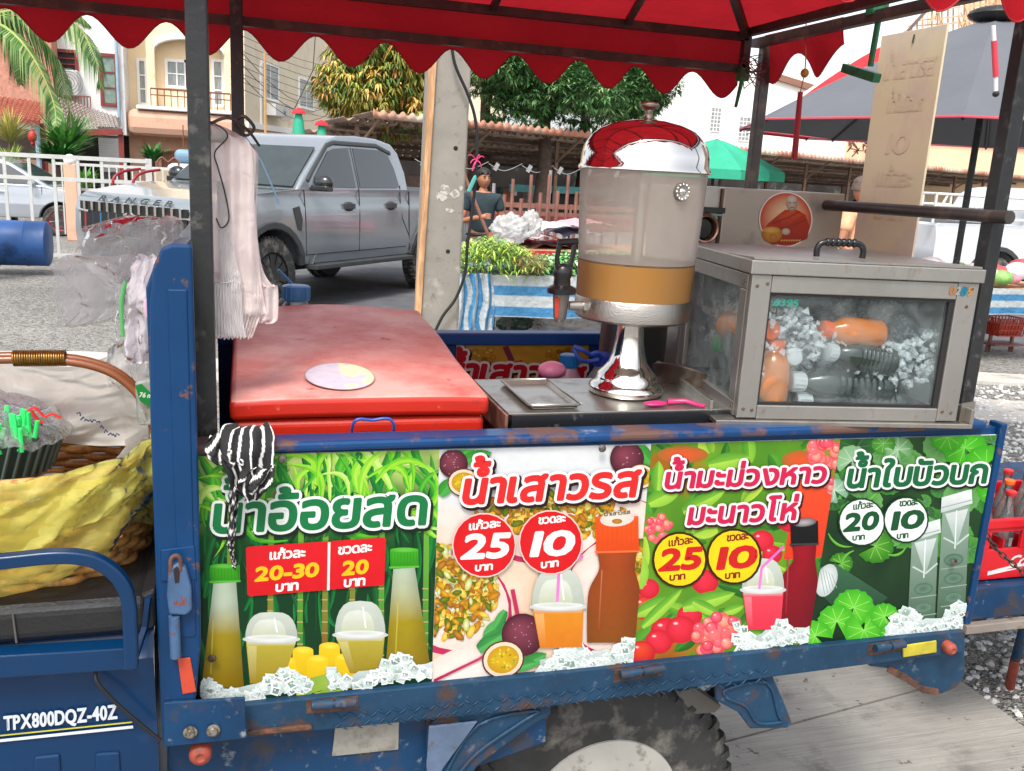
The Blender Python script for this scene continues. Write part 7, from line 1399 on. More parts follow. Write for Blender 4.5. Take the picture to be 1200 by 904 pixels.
for j in range(2):
    x0 = cx0+j*.44; t = thing('drink_crate', ['red soft drink crate with white script logo, its front facing the camera', 'second red soft drink crate beyond the first at the frame edge'][j], 'crate', (x0+.2, 2.15, cz0)); m = MB(); h = .19; y0, y1 = 1.99, 2.30
    zz = cz0+.002
    m.bb(x0, x0+.42, y0, y0+.012, zz, zz+.095); m.bb(x0, x0+.42, y0, y0+.012, zz+.15, zz+h+.0); m.bb(x0, x0+.42, y1-.012, y1, zz, zz+h)
    for k in range(4): m.bb(x0+.0+k*.133, x0+.02+k*.133, y0+.0001, y0+.0118, zz+.0951, zz+.1499)
    for xx in (x0, x0+.408): m.bb(xx, xx+.012, y0+.0121, y1-.0121, zz, zz+h)
    m.bb(x0+.0121, x0+.4079, y0+.0121, y1-.0121, zz, zz+.01)
    for k in range(1, 5): m.bb(x0+k*.084-.002, x0+k*.084+.002, y0+.0122, y1-.0122, zz+.011, zz+.12)
    m.bb(x0-.006, x0+.426, y0-.006, y0-.0001, zz+.165, zz+h); m.build('crate_shell', CR, t, bevel=.0025)
    class ArtC(Art):
        def piece(s, pts, cols): s.k += 1; s.mb.add([(x0+p[0], y0-.0004-s.h-(s.k % 7)*2.5e-6, zz-p[1]) for p in pts], [tuple(range(len(pts)))], 0, list(cols))
    ac = ArtC(None, 0); ac.text('Coca-Cola', .10, -.036, .32, -.043, .05, [(.0014, 'f4eeee', 0, 0)], .35, gap=.02); sw_ = [(.03+.36*k/20, -.022-.010*sin(k/20*pi*1.6)-.02*(k/20)) for k in range(21)]; ac.stroke(sw_, .008, 'f4eeee'); ac.poly([(.03, -.014), (.03, -.028), (.16, -.030)], 'f4eeee'); ac.mb.build('logo', PR, t)
    GLB = film('soda_bottle_glass', (.9, .92, .92), clear=.74, gloss=.5, rough=.03, wr=5, bump=.05, cvar=.08)
    for a in range(5):
        for b in range(3):
            bx_, by_ = x0+.05+a*.082, y0+.065+b*.09; org_ = (a+b+j) % 3 == 0; bt_ = thing('soda_bottle', ('orange soda bottle' if org_ else 'empty clear soda bottle')+', '+['leftmost', 'second', 'third', 'fourth', 'rightmost'][a]+' of the '+['front', 'middle', 'back'][b]+' row in the '+['nearer', 'farther'][j]+' red crate', 'bottle', (bx_, by_, zz+.012), group='soda bottles standing in the red crates')
            pr_ = [(0, 0), (.024, 0), (.029, .006), (.029, .05), (.026, .075), (.029, .10), (.028, .13), (.018, .165), (.0125, .19), (.0118, .22), (.0135, .222), (.0135, .232)]
            MB().lathe(pr_, (bx_, by_, zz+.012), 18).build('bottle_glass', GLB, bt_, smooth=60)
            if org_: MB().lathe([(0, .005)]+[(r*.9, z_) for r, z_ in pr_[2:8]]+[(.0, .165)], (bx_, by_, zz+.012), 14).build('orange_soda', pm('orange_soda', 'd87a1a', .3), bt_, smooth=60)
            MB().lathe([(.0145, .226), (.0155, .229), (.0150, .238), (.012, .2405), (0, .241)], (bx_, by_, zz+.012), 18).build('crown_cap', OC if org_ else pm('red_crown_cap', 'b8282a', .35), bt_, smooth=40)
            m = MB(); [m.tube([(bx_-.004+k*.004, by_-.0292, zz+.085), (bx_-.004+k*.004, by_-.0292, zz+.112)], .0011, 4) for k in range(3)]; m.build('white_print', WU, bt_)
chn = thing('steel_chain', 'rusty chain hanging in front of the red crate', 'chain', tuple(at(1170, 645, Y=1.9))); cp_ = smoothpts([at(1152, 618, Y=1.93), at(1160, 634, Y=1.92), at(1172, 648, Y=1.90), at(1186, 660, Y=1.88), at(1202, 674, Y=1.86), at(1218, 684, Y=1.85)], 8); L0 = 0; last = cp_[0]; m = MB(); k = 0
for i in range(1, len(cp_)):
    if (cp_[i]-last).length > .0155:
        d = (cp_[i]-last).normalized(); u = d.cross(V(0, 1, 0)).normalized(); w_ = d.cross(u); s_ = u if k % 2 else w_; c_ = (cp_[i]+last)/2
        m = MB(); m.tube([c_+d*.0125*cos(a)+s_*.0068*sin(a) for a in [q_*pi/6 for q_ in range(12)]], .0024, 6, closed=True); m.build('chain_link', pm('rusty_chain', '4a3a34', .6, metal=.5, var=.3), chn, smooth=60); last = cp_[i]; k += 1
tl2 = thing('painted_leg', 'slanting blue and orange painted table leg at the right edge of the photo', 'table leg', tuple(at(1182, 806, Z=0))); a, b, c_ = at(1183, 806, Z=.01), at(1190, 772, Y=2.22), at(1204, 720, Y=2.1)
a.z = .012; MB().tube([a, b], .0165, 12).build('orange_end', OR, tl2, smooth=40); MB().tube([b, c_, c_+(c_-b)*2], .0150, 12).build('blue_shaft', BLUE_DK, tl2, smooth=40)
# ================================================================ buildings beyond the yard
def ext(x0, y0, x1, y1, Y):
    ym, xm = (y0+y1)/2, (x0+x1)/2; return at(x0, ym, Y=Y).x, at(x1, ym, Y=Y).x, at(xm, y1, Y=Y).z, at(xm, y0, Y=Y).z
def wall(name, mat, parent, x0, x1, z0, z1, Y, dep, bevel=0): return MB().bb(x0, x1, Y, Y+dep, z0, z1).build(name, mat, parent, bevel=bevel)
def window(parent, x0, x1, z0, z1, Y, fcol, nx=2, nz_=2, gl=GLS, fw=.07, louv=False, M=None, proud=.06):
    """window with a frame, glazing bars and a recessed pane; M maps the wall's own frame to the world"""
    T = (lambda p: M(p)) if M else (lambda p: p)
    def bbx(m, a, b, c, d, e, f):
        vs = [T(Vector(p)) for p in ((a, c, e), (b, c, e), (b, d, e), (a, d, e), (a, c, f), (b, c, f), (b, d, f), (a, d, f))]; m.add(vs, [(3, 2, 1, 0), (4, 5, 6, 7), (0, 1, 5, 4), (1, 2, 6, 5), (2, 3, 7, 6), (3, 0, 4, 7)])
    m = MB(); bbx(m, x0-fw, x0, Y-proud, Y, z0-fw, z1+fw); bbx(m, x1, x1+fw, Y-proud, Y, z0-fw, z1+fw); bbx(m, x0, x1, Y-proud, Y, z1, z1+fw); bbx(m, x0, x1, Y-proud-.02, Y, z0-fw, z0)
    for i in range(1, nx): x = x0+(x1-x0)*i/nx; bbx(m, x-.02, x+.02, Y-proud*.8, Y-.002, z0, z1)
    for i in range(1, nz_): z = z0+(z1-z0)*i/nz_; bbx(m, x0, x1, Y-proud*.7, Y-.002, z-.02, z+.02)
    o = m.build('window', fcol, parent)
    m = MB()
    if louv:
        n = int((z1-z0)/.11)
        for i in range(n): z = z0+(i+.5)*(z1-z0)/n; vs = [T(Vector(p)) for p in ((x0, Y-.01, z-.04), (x1, Y-.01, z-.04), (x1, Y-.045, z+.035), (x0, Y-.045, z+.035))]; m.add(vs, [(0, 1, 2, 3)])
    bbx(m, x0, x1, Y-.012, Y-.004, z0, z1); m.build('pane', gl, o); return o
PE = pm('peach_render', 'ecd5b0', .85, var=.05, scale=1.2, bump=.1, col2='cda878', lo=.6, hi=.8, s2=1.5); PK_ = pm('salmon_render', 'd0a58c', .85, var=.06, scale=1, bump=.1, col2='b08268', lo=.55, hi=.75, s2=2)
WR = pm('white_render', 'd9d8d6', .85, var=.05, scale=1, bump=.1, col2='bdbcb8', lo=.55, hi=.75, s2=2); CRM = pm('cream_render', 'd6c9b0', .85, var=.05, scale=1, bump=.08, col2='c4b497', lo=.55, hi=.75, s2=1.2); TRIM = pm('white_trim', 'e6e4e0', .6, var=.03)
DKW = pm('dark_interior', '2a2624', .9, var=.3); RDW = pm('dark_red_timber', '7a2c26', .6, var=.15); BRN = pm('brown_iron', '7a4a3a', .6)
CUR = pm('curtained_glass', '8a8f90', .25, var=.35, scale=9, bump=0, stretch=(3, 3, .3)); GRG = pm('greenish_glass', '6f8278', .2, var=.3, scale=6)
HY = 34
h1 = thing('town_house', 'peach and salmon two storey house with arched balcony behind the pickup bonnet', 'house', (-2, HY, 0))
x0, x1, _, _ = ext(146, 60, 287, 60, HY); zb = at(200, 140, Y=HY).z
wall('upper_wall', PE, h1, x0, x1, zb, 8.5, HY+.3, 8); wall('lower_wall', PK_, h1, x0, x0+1.0, 0, zb-.001, HY+.2, 7.9); wall('lower_wall', PK_, h1, x0+1.0, x1, zb-1.05, zb-.001, HY+.2, 7.9); wall('lower_wall', PK_, h1, x1-.5, x1, 0, zb-1.06, HY+.2, 7.9)
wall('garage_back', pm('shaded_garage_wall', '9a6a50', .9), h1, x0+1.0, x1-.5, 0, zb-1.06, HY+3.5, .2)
wall('cornice', TRIM, h1, x0-.05, x1+.1, zb-.09, zb+.09, HY+.05, .3, .03)
a, b, c, d = ext(181, 0, 236, 107, HY); wall('bay_return', PE, h1, a-.25, a, zb+.1, 7.2, HY-.25, .5); bx1 = a+2.2
wall('bay_return', PE, h1, bx1, bx1+.3, zb+.1, 7.2, HY-.25, .5)
m = MB(); zc_ = at(212, 60, Y=HY).z+.0; R_a = (bx1-a)/2; ax_ = (a+bx1)/2
arc_pts = [(ax_-R_a*cos(k*pi/12), at(212, 62, Y=HY).z+.42*sin(k*pi/12)) for k in range(13)]
m.prism([(x, HY-.35, z) for x, z in arc_pts]+[(x, HY-.35, z+.14) for x, z in arc_pts[::-1]], (0, .4, 0)); m.build('balcony_arch', TRIM, h1); m = MB(); m.prism([(x, HY-.25, z+.141) for x, z in arc_pts]+[(bx1, HY-.25, 8.5), (a, HY-.25, 8.5)], (0, .3, 0)); m.build('arch_spandrel', PE, h1)
zb1, zb2 = at(212, 128, Y=HY).z, at(212, 108, Y=HY).z
wall('balcony_base', PK_, h1, a-.9, bx1+.6, zb1-.95, zb1-.12, HY-.9, 1.1, .25); wall('balcony_ledge', TRIM, h1, a-.55, bx1+.4, zb1-.12, zb1, HY-.95, 1.2, .03)
rl = MB(); rl.tube([(a-.1, HY-.8, zb2), (bx1+.2, HY-.8, zb2)], .03, 6); rl.tube([(a-.1, HY-.8, zb2-.2), (bx1+.2, HY-.8, zb2-.2)], .02, 6); ro = rl.build('balcony_rail', BRN, h1)
for i in range(13): x = a-.1+i*(bx1-a+.3)/12; MB().tube([(x, HY-.8, zb1), (x, HY-.8, zb2)], .018, 5).build('baluster', BRN, ro)
for (p, q, r, s, nx, nz2) in ((196, 72, 217, 100, 2, 2), (163, 71, 169, 120, 1, 3), (251, 72, 260, 122, 1, 3), (219, 73, 232, 100, 2, 2)):
    e = ext(p, q, r, s, HY); window(h1, e[0], e[1], e[2], e[3], HY+.3, TRIM, nx, nz2, CUR, .09)
for k in range(3): x = a+.9+k*.35; MB().tube([(x, HY-1.3, 0), (x, HY-1.3, zb-1.1+.9)], .02, 5).build('awning_pole', BRN, h1)
e = ext(146, 200, 220, 222, HY-6); gw = wall('garden_wall', pm('planter_wall', 'a89880', .9), None, *ext(180, 196, 222, 215, 24)[:2], .0, at(200, 197, Y=24).z, 24, .3); tag(gw, 'low tan garden wall beyond the white fence', 'wall')
# white house with dark red windows
h2 = thing('town_house', 'white house with dark red window frames and two air conditioners, left of the peach house', 'house', (-5, HY-1, 0)); H2 = 33
x0b, _, _, _ = ext(40, 60, 287, 60, H2); x1b = ext(144, 60, 200, 60, H2)[0]
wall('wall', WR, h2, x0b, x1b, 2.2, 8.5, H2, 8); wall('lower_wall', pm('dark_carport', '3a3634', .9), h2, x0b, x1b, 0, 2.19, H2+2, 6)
for (p, q, r, s, g) in ((121, 67, 135, 121, GRG), (68, 62, 88, 82, DKW)): e = ext(p, q, r, s, H2); window(h2, *e, H2, RDW, 1, 3, g, .10)
e = ext(62, 82, 92, 112, H2-.4); ac = MB(); ac.bb(e[0], e[1], H2-.5, H2-.02, e[2], e[3]); aco = ac.build('air_conditioner', pm('ac_casing', 'cfcfcb', .5, var=.04), h2, bevel=.03); 
def fan(c, r, par, n=5):
    m = MB(); 
    for k in range(n): rr2 = r*(k+1)/n; m.tube([c+V(rr2*cos(q*pi/12), -.02, rr2*sin(q*pi/12)) for q in range(24)], .012, 4, closed=True)
    m.sph(c, (r*.2, .04, r*.2), 10, 6); m.build('fan_guard', pm('fan_grey', '6f7070', .5), par)
fan(V((e[0]+e[1])/2+.1, H2-.52, (e[2]+e[3])/2), .42, aco)
e = ext(84, 113, 106, 126, H2-.6); m = MB()
for z in (e[2], e[3]): m.tube([(e[0], H2-.6, z), (e[1], H2-.6, z)], .025, 5)
for i in range(7): x = e[0]+(e[1]-e[0])*i/6; m.tube([(x, H2-.6, e[2]), (x, H2-.6, e[3])], .018, 5)
m.build('iron_bracket', BRN, h2)
dp_ = MB(); e = ext(138, 60, 142, 148, H2-.2); dp_.tube([(e[0], H2-.15, 7), (e[0], H2-.15, e[2]), (e[0]-.3, H2-.15, e[2]-.1), (e[0]-.3, H2-.15, 1)], .05, 8); dp_.build('drainpipe', pm('pale_blue_pipe', '8fa8b8', .5), h2, smooth=50)
e = ext(116, 153, 143, 188, 30); lv = thing('louvre_screen', 'white louvred screen beside the carport under the white house', 'screen', (e[0], 30, 0)); MB().bb(e[0], e[1], 30, 30.05, 0, e[3]+.0).build('screen_backing', pm('grey_back', '6a6a68', .7), lv); n = 16
for i in range(n): z = e[2]-.3+(e[3]-e[2]+.1)*i/n; MB().box(((e[0]+e[1])/2, 29.96, z), (e[1]-e[0], .07, .07), (.4, 0, 0)).build('slat', TRIM, lv)
MB().bb(e[0], e[1], 29.92, 30, e[3]-.15, e[3]+.1).build('screen_head', TRIM, lv)
# tiled carport roof and the pink house at far left
TILE = pm('grey_brown_roof_tile', '8f8078', .8, var=.25, scale=4, col2='6a5a52', s2=3); TIR = pm('red_roof_tile', 'a85a44', .8, var=.25, scale=4, col2='7a4034', s2=3)
def tileroof(name, parent, A, B, C, D, mat, rows, cols):
    """overlapping courses of curved tiles: A-B is the eave, D-C the ridge; joined as one part, each a few pixels across"""
    A, B, C, D = map(Vector, (A, B, C, D)); m = MB(); nrm = (B-A).cross(D-A).normalized()
    if nrm.z < 0: nrm = -nrm
    for r in range(rows):
        v0, v1 = r/rows, (r+1.15)/rows; N = cols*4; vs = []
        for vv, lift in ((v0, .05), (v1, 0)):
            for i in range(N+1):
                u = i/N; p = (A*(1-u)+B*u)*(1-vv)+(D*(1-u)+C*u)*vv; vs.append(p+nrm*(lift+.035*cos(u*cols*2*pi)))
        m.add(vs, [(i, i+1, N+2+i, N+1+i) for i in range(N)])
    return tag(m.build(name, mat, parent, smooth=50, solid=.02), kind='stuff')
cpn = thing('carport', 'carport with grey brown tiled roof and dark red fascia below the white house', 'carport', (-6, 27, 0))
def PT(x, y, Y): return at(x, y, Y=Y)
tileroof('tiled_roof', cpn, PT(72, 152, 26.5), PT(143, 150, 26.5), PT(140, 139, 31), PT(60, 112, 31), TILE, 8, 16)
m = MB(); m.prism([PT(72, 152, 26.45), PT(143, 151, 26.45), PT(143, 158, 26.45), PT(74, 160, 26.45)], (0, .1, 0)); m.build('fascia', RDW, cpn)
for px_ in (80, 142): p = PT(px_, 170, 26.6); m = MB(); m.bb(p.x-.06, p.x+.06, 26.55, 26.67, 0, PT(px_, 155, 26.6).z); m.build('post', RDW, cpn)
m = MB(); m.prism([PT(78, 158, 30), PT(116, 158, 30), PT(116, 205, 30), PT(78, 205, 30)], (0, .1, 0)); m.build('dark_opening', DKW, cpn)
h3 = thing('town_house', 'low house with red tiled roof and pinkish upper wall at the far left edge', 'house', (-8, 28, 0)); Hh = 29
e = ext(-60, 60, 62, 118, Hh+3); wall('upper_wall', pm('pink_brick_wall', 'b5806c', .9, var=.2, scale=8, col2='946050', s2=5), h3, e[0], e[1], 1, e[3]+1.5, Hh+3, 4)
tileroof('tiled_roof', h3, PT(-50, 128, 25), PT(48, 143, 25), PT(60, 122, 30), PT(-50, 108, 30), TIR, 9, 18)
m = MB(); m.prism([PT(-50, 126, 24.9), PT(46, 142, 24.9), PT(46, 147, 24.9), PT(-50, 132, 24.9)], (0, .12, 0)); m.build('fascia', RDW, h3)
m = MB(); m.prism([PT(-50, 134, 25.2), PT(40, 146, 25.2), PT(40, 152, 25.2), PT(-50, 149, 25.2)], (0, .12, 0)); m.build('soffit_beam', WR, h3)
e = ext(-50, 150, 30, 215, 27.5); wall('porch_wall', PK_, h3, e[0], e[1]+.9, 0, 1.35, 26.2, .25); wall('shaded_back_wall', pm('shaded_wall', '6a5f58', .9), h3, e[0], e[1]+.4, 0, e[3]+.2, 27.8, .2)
p = PT(44, 160, 25.2); MB().tube([(p.x, 25.2, 0), (p.x, 25.2, PT(44, 147, 25.2).z)], .06, 8).build('downpipe', MATS['pale_blue_pipe'], h3); p = PT(50, 160, 25.3); MB().bb(p.x-.06, p.x+.06, 25.3, 25.42, 0, PT(50, 147, 25.3).z).build('post', RDW, h3)
p = PT(38, 160, 24.5); m = MB(); m.sph(p, (.10, .10, .14), 12, 8); m.tube([p, p+V(0, 0, .35)], .01, 4); m.sph(p+V(0, 0, -.16), (.05, .05, .05), 8, 6); tag(m.build('red_lantern', pm('red_lantern_paper', 'b01a1a', .5), None, smooth=60), 'small red lantern hanging from the porch at far left', 'lantern')
# long cream building running away from the camera
h4 = thing('long_building', 'long cream building with louvred windows and air conditioner running away behind the pickup', 'building', (2, 42, 0))
W0 = Vector((at(287, 100, Y=HY).x, HY, 0)); W1d = at(440, 170, Y=53); W1 = Vector((W1d.x, 53, 0)); wd = (W1-W0).normalized(); wn = Vector((wd.y, -wd.x, 0)); LW = (W1-W0).length+3
def HM(p): return W0+wd*p.x-wn*p.y+V(0, 0, p.z)
def onwall(px_, py_):
    d = Fw + Rt*((px_-600)/FPX) - Up*((py_-452)/FPX); t = (W0-EYE).dot(wn)/d.dot(wn); p = EYE+d*t; return (p-W0).dot(wd), p.z
def wbox(nm, mt, a, b, c, d_, e, f, par=h4):
    m = MB(); vs = [HM(Vector(p)) for p in ((a, c, e), (b, c, e), (b, d_, e), (a, d_, e), (a, c, f), (b, c, f), (b, d_, f), (a, d_, f))]; m.add(vs, [(3, 2, 1, 0), (4, 5, 6, 7), (0, 1, 5, 4), (1, 2, 6, 5), (2, 3, 7, 6), (3, 0, 4, 7)]); return m.build(nm, mt, par)
zband = onwall(300, 148)[1]
wbox('upper_wall', CRM, 0, LW, 0, 8, zband, 8.2); wbox('lower_wall', PK_, 0, LW, .1, 8, 0, zband-.001); wbox('band', TRIM, 0, LW, -.12, .0, zband-.1, zband+.1)
for (p, q, r, s) in ((306, 77, 325, 118), (350, 95, 366, 128), (387, 110, 400, 137)):
    a0_, zt_ = onwall(p, q); a1_, zb_ = onwall(r, s); zm = onwall((p+r)/2, q)[1]; window(h4, a0_, a1_, zb_, zm, 0, TRIM, 2, 1, pm('louvre_glass', '9aa2a6', .3, var=.2), .08, True, M=HM)
a0_, zt_ = onwall(309, 121); a1_, zb_ = onwall(326, 141); o = wbox('air_conditioner', MATS['ac_casing'], a0_, a1_, -.45, -.02, zb_+.1, zt_); c_ = HM(Vector(((a0_+a1_)/2+.15, -.47, (zb_+zt_)/2))); fan(c_, .30, o)
a0_, zt_ = onwall(304, 75); wbox('conduit', TRIM, a0_, a0_+.06, -.06, 0, zband, zt_)
# cream building beyond with dark windows (left of the first tree)
h5 = thing('far_building', 'cream far building with dark windows seen below the yellowish tree', 'building', (6, 60, 0)); e = ext(400, 100, 445, 200, 58); wall('wall', CRM, h5, e[0], e[1]+8, 0, 9, 58, 5)
for (p, q, r, s) in ((412, 131, 424, 144), (410, 153, 427, 166)): w_ = ext(p, q, r, s, 58); window(h5, *w_, 58, TRIM, 2, 1, GLS, .1)
# white building and peach building on the right
h6 = thing('white_building', 'plain white building with small grid windows behind the market shed', 'building', (20, 46, 0)); e = ext(763, 110, 990, 110, 48); WRB = pm('bright_white_render', 'ecebe6', .9, var=.02, scale=.5, bump=0)
ztop = at(800, 62, Y=48).z; m = MB(); m.prism([(e[0], 48, 0), (e[1]+6, 48, 0), (e[1]+6, 48, at(990, 112, Y=48).z), (at(915, 84, Y=48).x, 48, at(915, 82, Y=48).z), (at(880, 70, Y=48).x, 48, ztop), (e[0], 48, ztop)], (0, 8, 0)); m.build('wall', WRB, h6)
m = MB(); a, b = at(905, 84, Y=47.8), at(962, 102, Y=47.8); m.prism([a, b, b+V(0, 0, -.35), a+V(0, 0, -.35)], (0, .3, 0)); m.build('roof_edge', pm('brown_tile_edge', '8a6454', .9), h6)
for (p, q, r, s) in ((833, 127, 844, 154), (866, 138, 878, 165)): w_ = ext(p, q, r, s, 48); window(h6, *w_, 48, TRIM, 3, 6, pm('grey_block_glass', '8c9294', .5, var=.3, scale=3), .05, proud=.03)
h7 = thing('peach_building', 'pale peach building with salmon band behind the grey umbrella', 'building', (40, 44, 0)); PB2 = pm('pale_peach_render', 'e8c9a6', .9, var=.04, scale=.4); SB2 = pm('salmon_band', 'cf7f62', .9, var=.06)
e = ext(1100, 150, 1210, 150, 44); wall('wall', PB2, h7, e[0]-3, e[1]+14, 0, at(1160, 165, Y=44).z-.001, 44, 8); wall('band', SB2, h7, e[0]-3, e[1]+14, at(1160, 170, Y=44).z, at(1160, 163, Y=44).z, 43.8, .21); wall('upper_wall', PB2, h7, at(1135, 100, Y=44).x, e[1]+14, at(1160, 163, Y=44).z+.001, 17, 44.3, 1)
wall('upper_block', pm('light_salmon_render', 'dfae90', .9, var=.04), h7, ext(1172, 10, 1210, 50, 43.5)[0], e[1]+14, at(1185, 55, Y=43.5).z, 18, 43.2, .9)
for k in range(3): w_ = ext(1108+k*18, 146, 1116+k*18, 150, 43.9); wall('vent', DKW, h7, w_[0], w_[1], w_[2], w_[3], 43.9, .09)
# scaffolding of bamboo and timber
sc = thing('scaffolding', 'timber scaffolding frame on the roof behind the pale hanging board', 'scaffolding', (36, 42, 6)); m = MB(); m2 = MB(); rr = random.Random(12); Ys = 42
lo_l = [(1042, 60), (1180, 45)]; 
for k in range(26):
    x = 1030+k*6.2; yt = max(-10, 72-(x-1030)*1.15); a, b = at(x, 100, Y=Ys+rr.random()*2), at(x+rr.uniform(-1, 2), yt, Y=Ys+rr.random()*2); m.tube([a, b], .05, 4)
for k in range(11):
    y = 90-k*9.5; x0_ = 1030+max(0, (72-y))/1.15; a, b = at(x0_, y+rr.uniform(-2, 2), Y=Ys+.5), at(1190, y-10+rr.uniform(-2, 2), Y=Ys+.5)
    if x0_ < 1185: m.tube([a, b], .05, 4)
a, b = at(1026, 78, Y=Ys), at(1108, -12, Y=Ys); m2.tube([a, b], .09, 4); 
for k in range(16): x = rr.uniform(1040, 1175); y = rr.uniform(10, 70); a = at(x, y, Y=Ys); m.tube([a, a+V(rr.uniform(-1, 1), 0, rr.uniform(.5, 1.4))], .04, 4)
m.build('scaffold_poles', pm('pale_bamboo', 'c9a884', .8, var=.2), sc); m2.build('raking_beam', pm('grey_brown_beam', '6a5a50', .8), sc)
m = MB(); a = at(1028, 75, Y=41); 
leafheap('distant_bush', 'small bush at the foot of the scaffolding', a.x-2.2, a.x-.6, 40.5, 41.5, a.z-1.2, 1.2, 260, ['6a9a4a', '4a7a3a', '8ab05a'], .3, .09, 'bush', 5)
# low roofs behind the grey umbrella, with bits of clutter
bx_ = thing('roof_clutter', 'brown framed clutter on the low roof behind the hanging board', 'clutter', (22, 36, 3)); m = MB(); rr = random.Random(6)
for k in range(30): a = at(995+rr.random()*25, 160+rr.random()*18, Y=36); m.tube([a, a+V(rr.uniform(-.5, .5), 0, rr.uniform(-.4, .4))], .035, 4)
a, b = at(993, 157, Y=36), at(1022, 160, Y=36); m.box(((a.x+b.x)/2, 36, a.z), (b.x-a.x, .2, .2)); m.build('clutter_frame', BRN, bx_)
# ---------------- market shed: corrugated roof sloping down away from the camera
sh = thing('market_shed', 'long market shed with rusty corrugated roof edge across the yard', 'shed', (12, 24, 0))
CRU = pm('corrugated_sheet_underside', 'a58f80', .85, var=.25, scale=3, bump=.2, col2='7a6458', lo=.45, hi=.65, s2=2, col3='b8aa9e', lo3=.6, hi3=.8, s3=4)
CRE = pm('rusty_eave', 'a8705a', .8, var=.3, scale=3, col2='c4b5a2', lo=.45, hi=.6, s2=.35)
ZE = 2.95
def eave(px_, py_):
    d = Fw + Rt*((px_-600)/FPX) - Up*((py_-452)/FPX); t = (ZE-EYE.z)/d.z; return EYE+d*t
E0, E1 = eave(437, 131), eave(1190, 206); sd_ = (E1-E0); sd_.z = 0; sL = sd_.length; sd_.normalize(); sn = Vector((-sd_.y, sd_.x, 0))
if sn.y < 0: sn = -sn
sL += 8
def roofsheet(a0, a1, b0, b1, z0, z1, nm, mt, waves):
    m = MB(); N = waves*6; 
    m.grid(lambda u, v: Vector((E0.x, E0.y, 0))+sd_*(a0+(a1-a0)*u)+sn*(b0+(b1-b0)*v)+V(0, 0, z0+(z1-z0)*v+.045*cos(u*waves*2*pi)), N, 1); return m.build(nm, mt, sh, smooth=180, solid=.012)
nr = 7; DB, DZ = 6.0, 1.02
for r in range(nr):
    b0, b1 = DB*r/nr, DB*(r+1.12)/nr; z0, z1 = ZE-DZ*r/nr, ZE-DZ*(r+1.12)/nr
    roofsheet(-.3 if r % 2 else 0, sL, b0, b1, z0-.03, z1+.03, 'roof_sheet', CRU, int(sL/.29))
m = MB(); N = int(sL/.29)*6
m.grid(lambda u, v: Vector((E0.x, E0.y, 0))+sd_*(sL*u)-sn*.02+V(0, 0, ZE+.02-.17*v+(.05 if v < .5 else 0)*cos(u*int(sL/.29)*2*pi)), N, 1); m.build('eave_board', CRE, sh, smooth=180, solid=.03)
def shp(a, b, z): return Vector((E0.x, E0.y, 0))+sd_*a+sn*b+V(0, 0, z)
m = MB()
for b, z in ((1.5, ZE-.36), (3.5, ZE-.70), (5.4, ZE-1.03)): m.sq(shp(-.2, b, z), shp(sL, b, z), .09)
m.build('purlins', pm('dark_timber', '4a3a30', .8, var=.25), sh)
for k in range(12):
    a = .3+k*3.6; m = MB(); SPT = pm('shed_post_timber', '7a6250', .8, var=.2); m.sq(shp(a, 1.2, 0), shp(a, 1.2, ZE-.25), .11); m.build('front_post', SPT, sh); m = MB(); m.sq(shp(a, 5.4, 0), shp(a, 5.4, ZE-1.0), .11); m.build('back_post', SPT, sh); m = MB(); m.sq(shp(a, 1.2, ZE-.9), shp(a, .1, ZE-.12), .06); m.build('brace', SPT, sh)
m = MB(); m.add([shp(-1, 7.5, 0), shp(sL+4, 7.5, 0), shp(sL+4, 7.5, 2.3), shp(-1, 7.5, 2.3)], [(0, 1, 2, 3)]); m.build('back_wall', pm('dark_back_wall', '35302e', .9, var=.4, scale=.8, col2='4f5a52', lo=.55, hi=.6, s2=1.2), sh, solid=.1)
m = MB(); m.add([shp(6.5, 2.2, 1.1), shp(14, 2.2, 1.1), shp(14, 2.2, 1.32), shp(6.5, 2.2, 1.32)], [(0, 1, 2, 3)]); m.build('teal_board', pm('teal_board', '4f9090', .7, var=.2), sh, solid=.05)
rr = random.Random(44)
for k in range(60):
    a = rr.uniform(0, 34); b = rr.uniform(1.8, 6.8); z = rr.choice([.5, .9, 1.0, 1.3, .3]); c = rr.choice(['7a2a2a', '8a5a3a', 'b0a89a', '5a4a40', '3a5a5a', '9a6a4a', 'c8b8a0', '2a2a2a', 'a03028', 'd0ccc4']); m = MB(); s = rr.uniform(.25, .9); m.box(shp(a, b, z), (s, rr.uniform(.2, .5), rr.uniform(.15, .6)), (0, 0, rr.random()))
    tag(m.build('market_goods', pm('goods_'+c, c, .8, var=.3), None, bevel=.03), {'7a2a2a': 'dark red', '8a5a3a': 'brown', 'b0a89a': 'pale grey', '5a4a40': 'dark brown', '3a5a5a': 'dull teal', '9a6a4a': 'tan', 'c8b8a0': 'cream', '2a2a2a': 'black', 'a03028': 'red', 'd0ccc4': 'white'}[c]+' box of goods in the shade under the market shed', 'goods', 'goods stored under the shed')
m = MB()
for k in range(7): a = 2+k*1.3; m.tube(smoothpts([shp(a, 1.0, 1.9), shp(a+.6, 1.0, 1.72), shp(a+1.3, 1.0, 1.95)], 5), .012, 4); m.box(shp(a+.3, 1.0, 1.82), (.12, .02, .22), (0, .5, 0))
tag(m.build('hanging_wires', WU, None), 'sagging white wires and tags strung under the shed', 'wires')
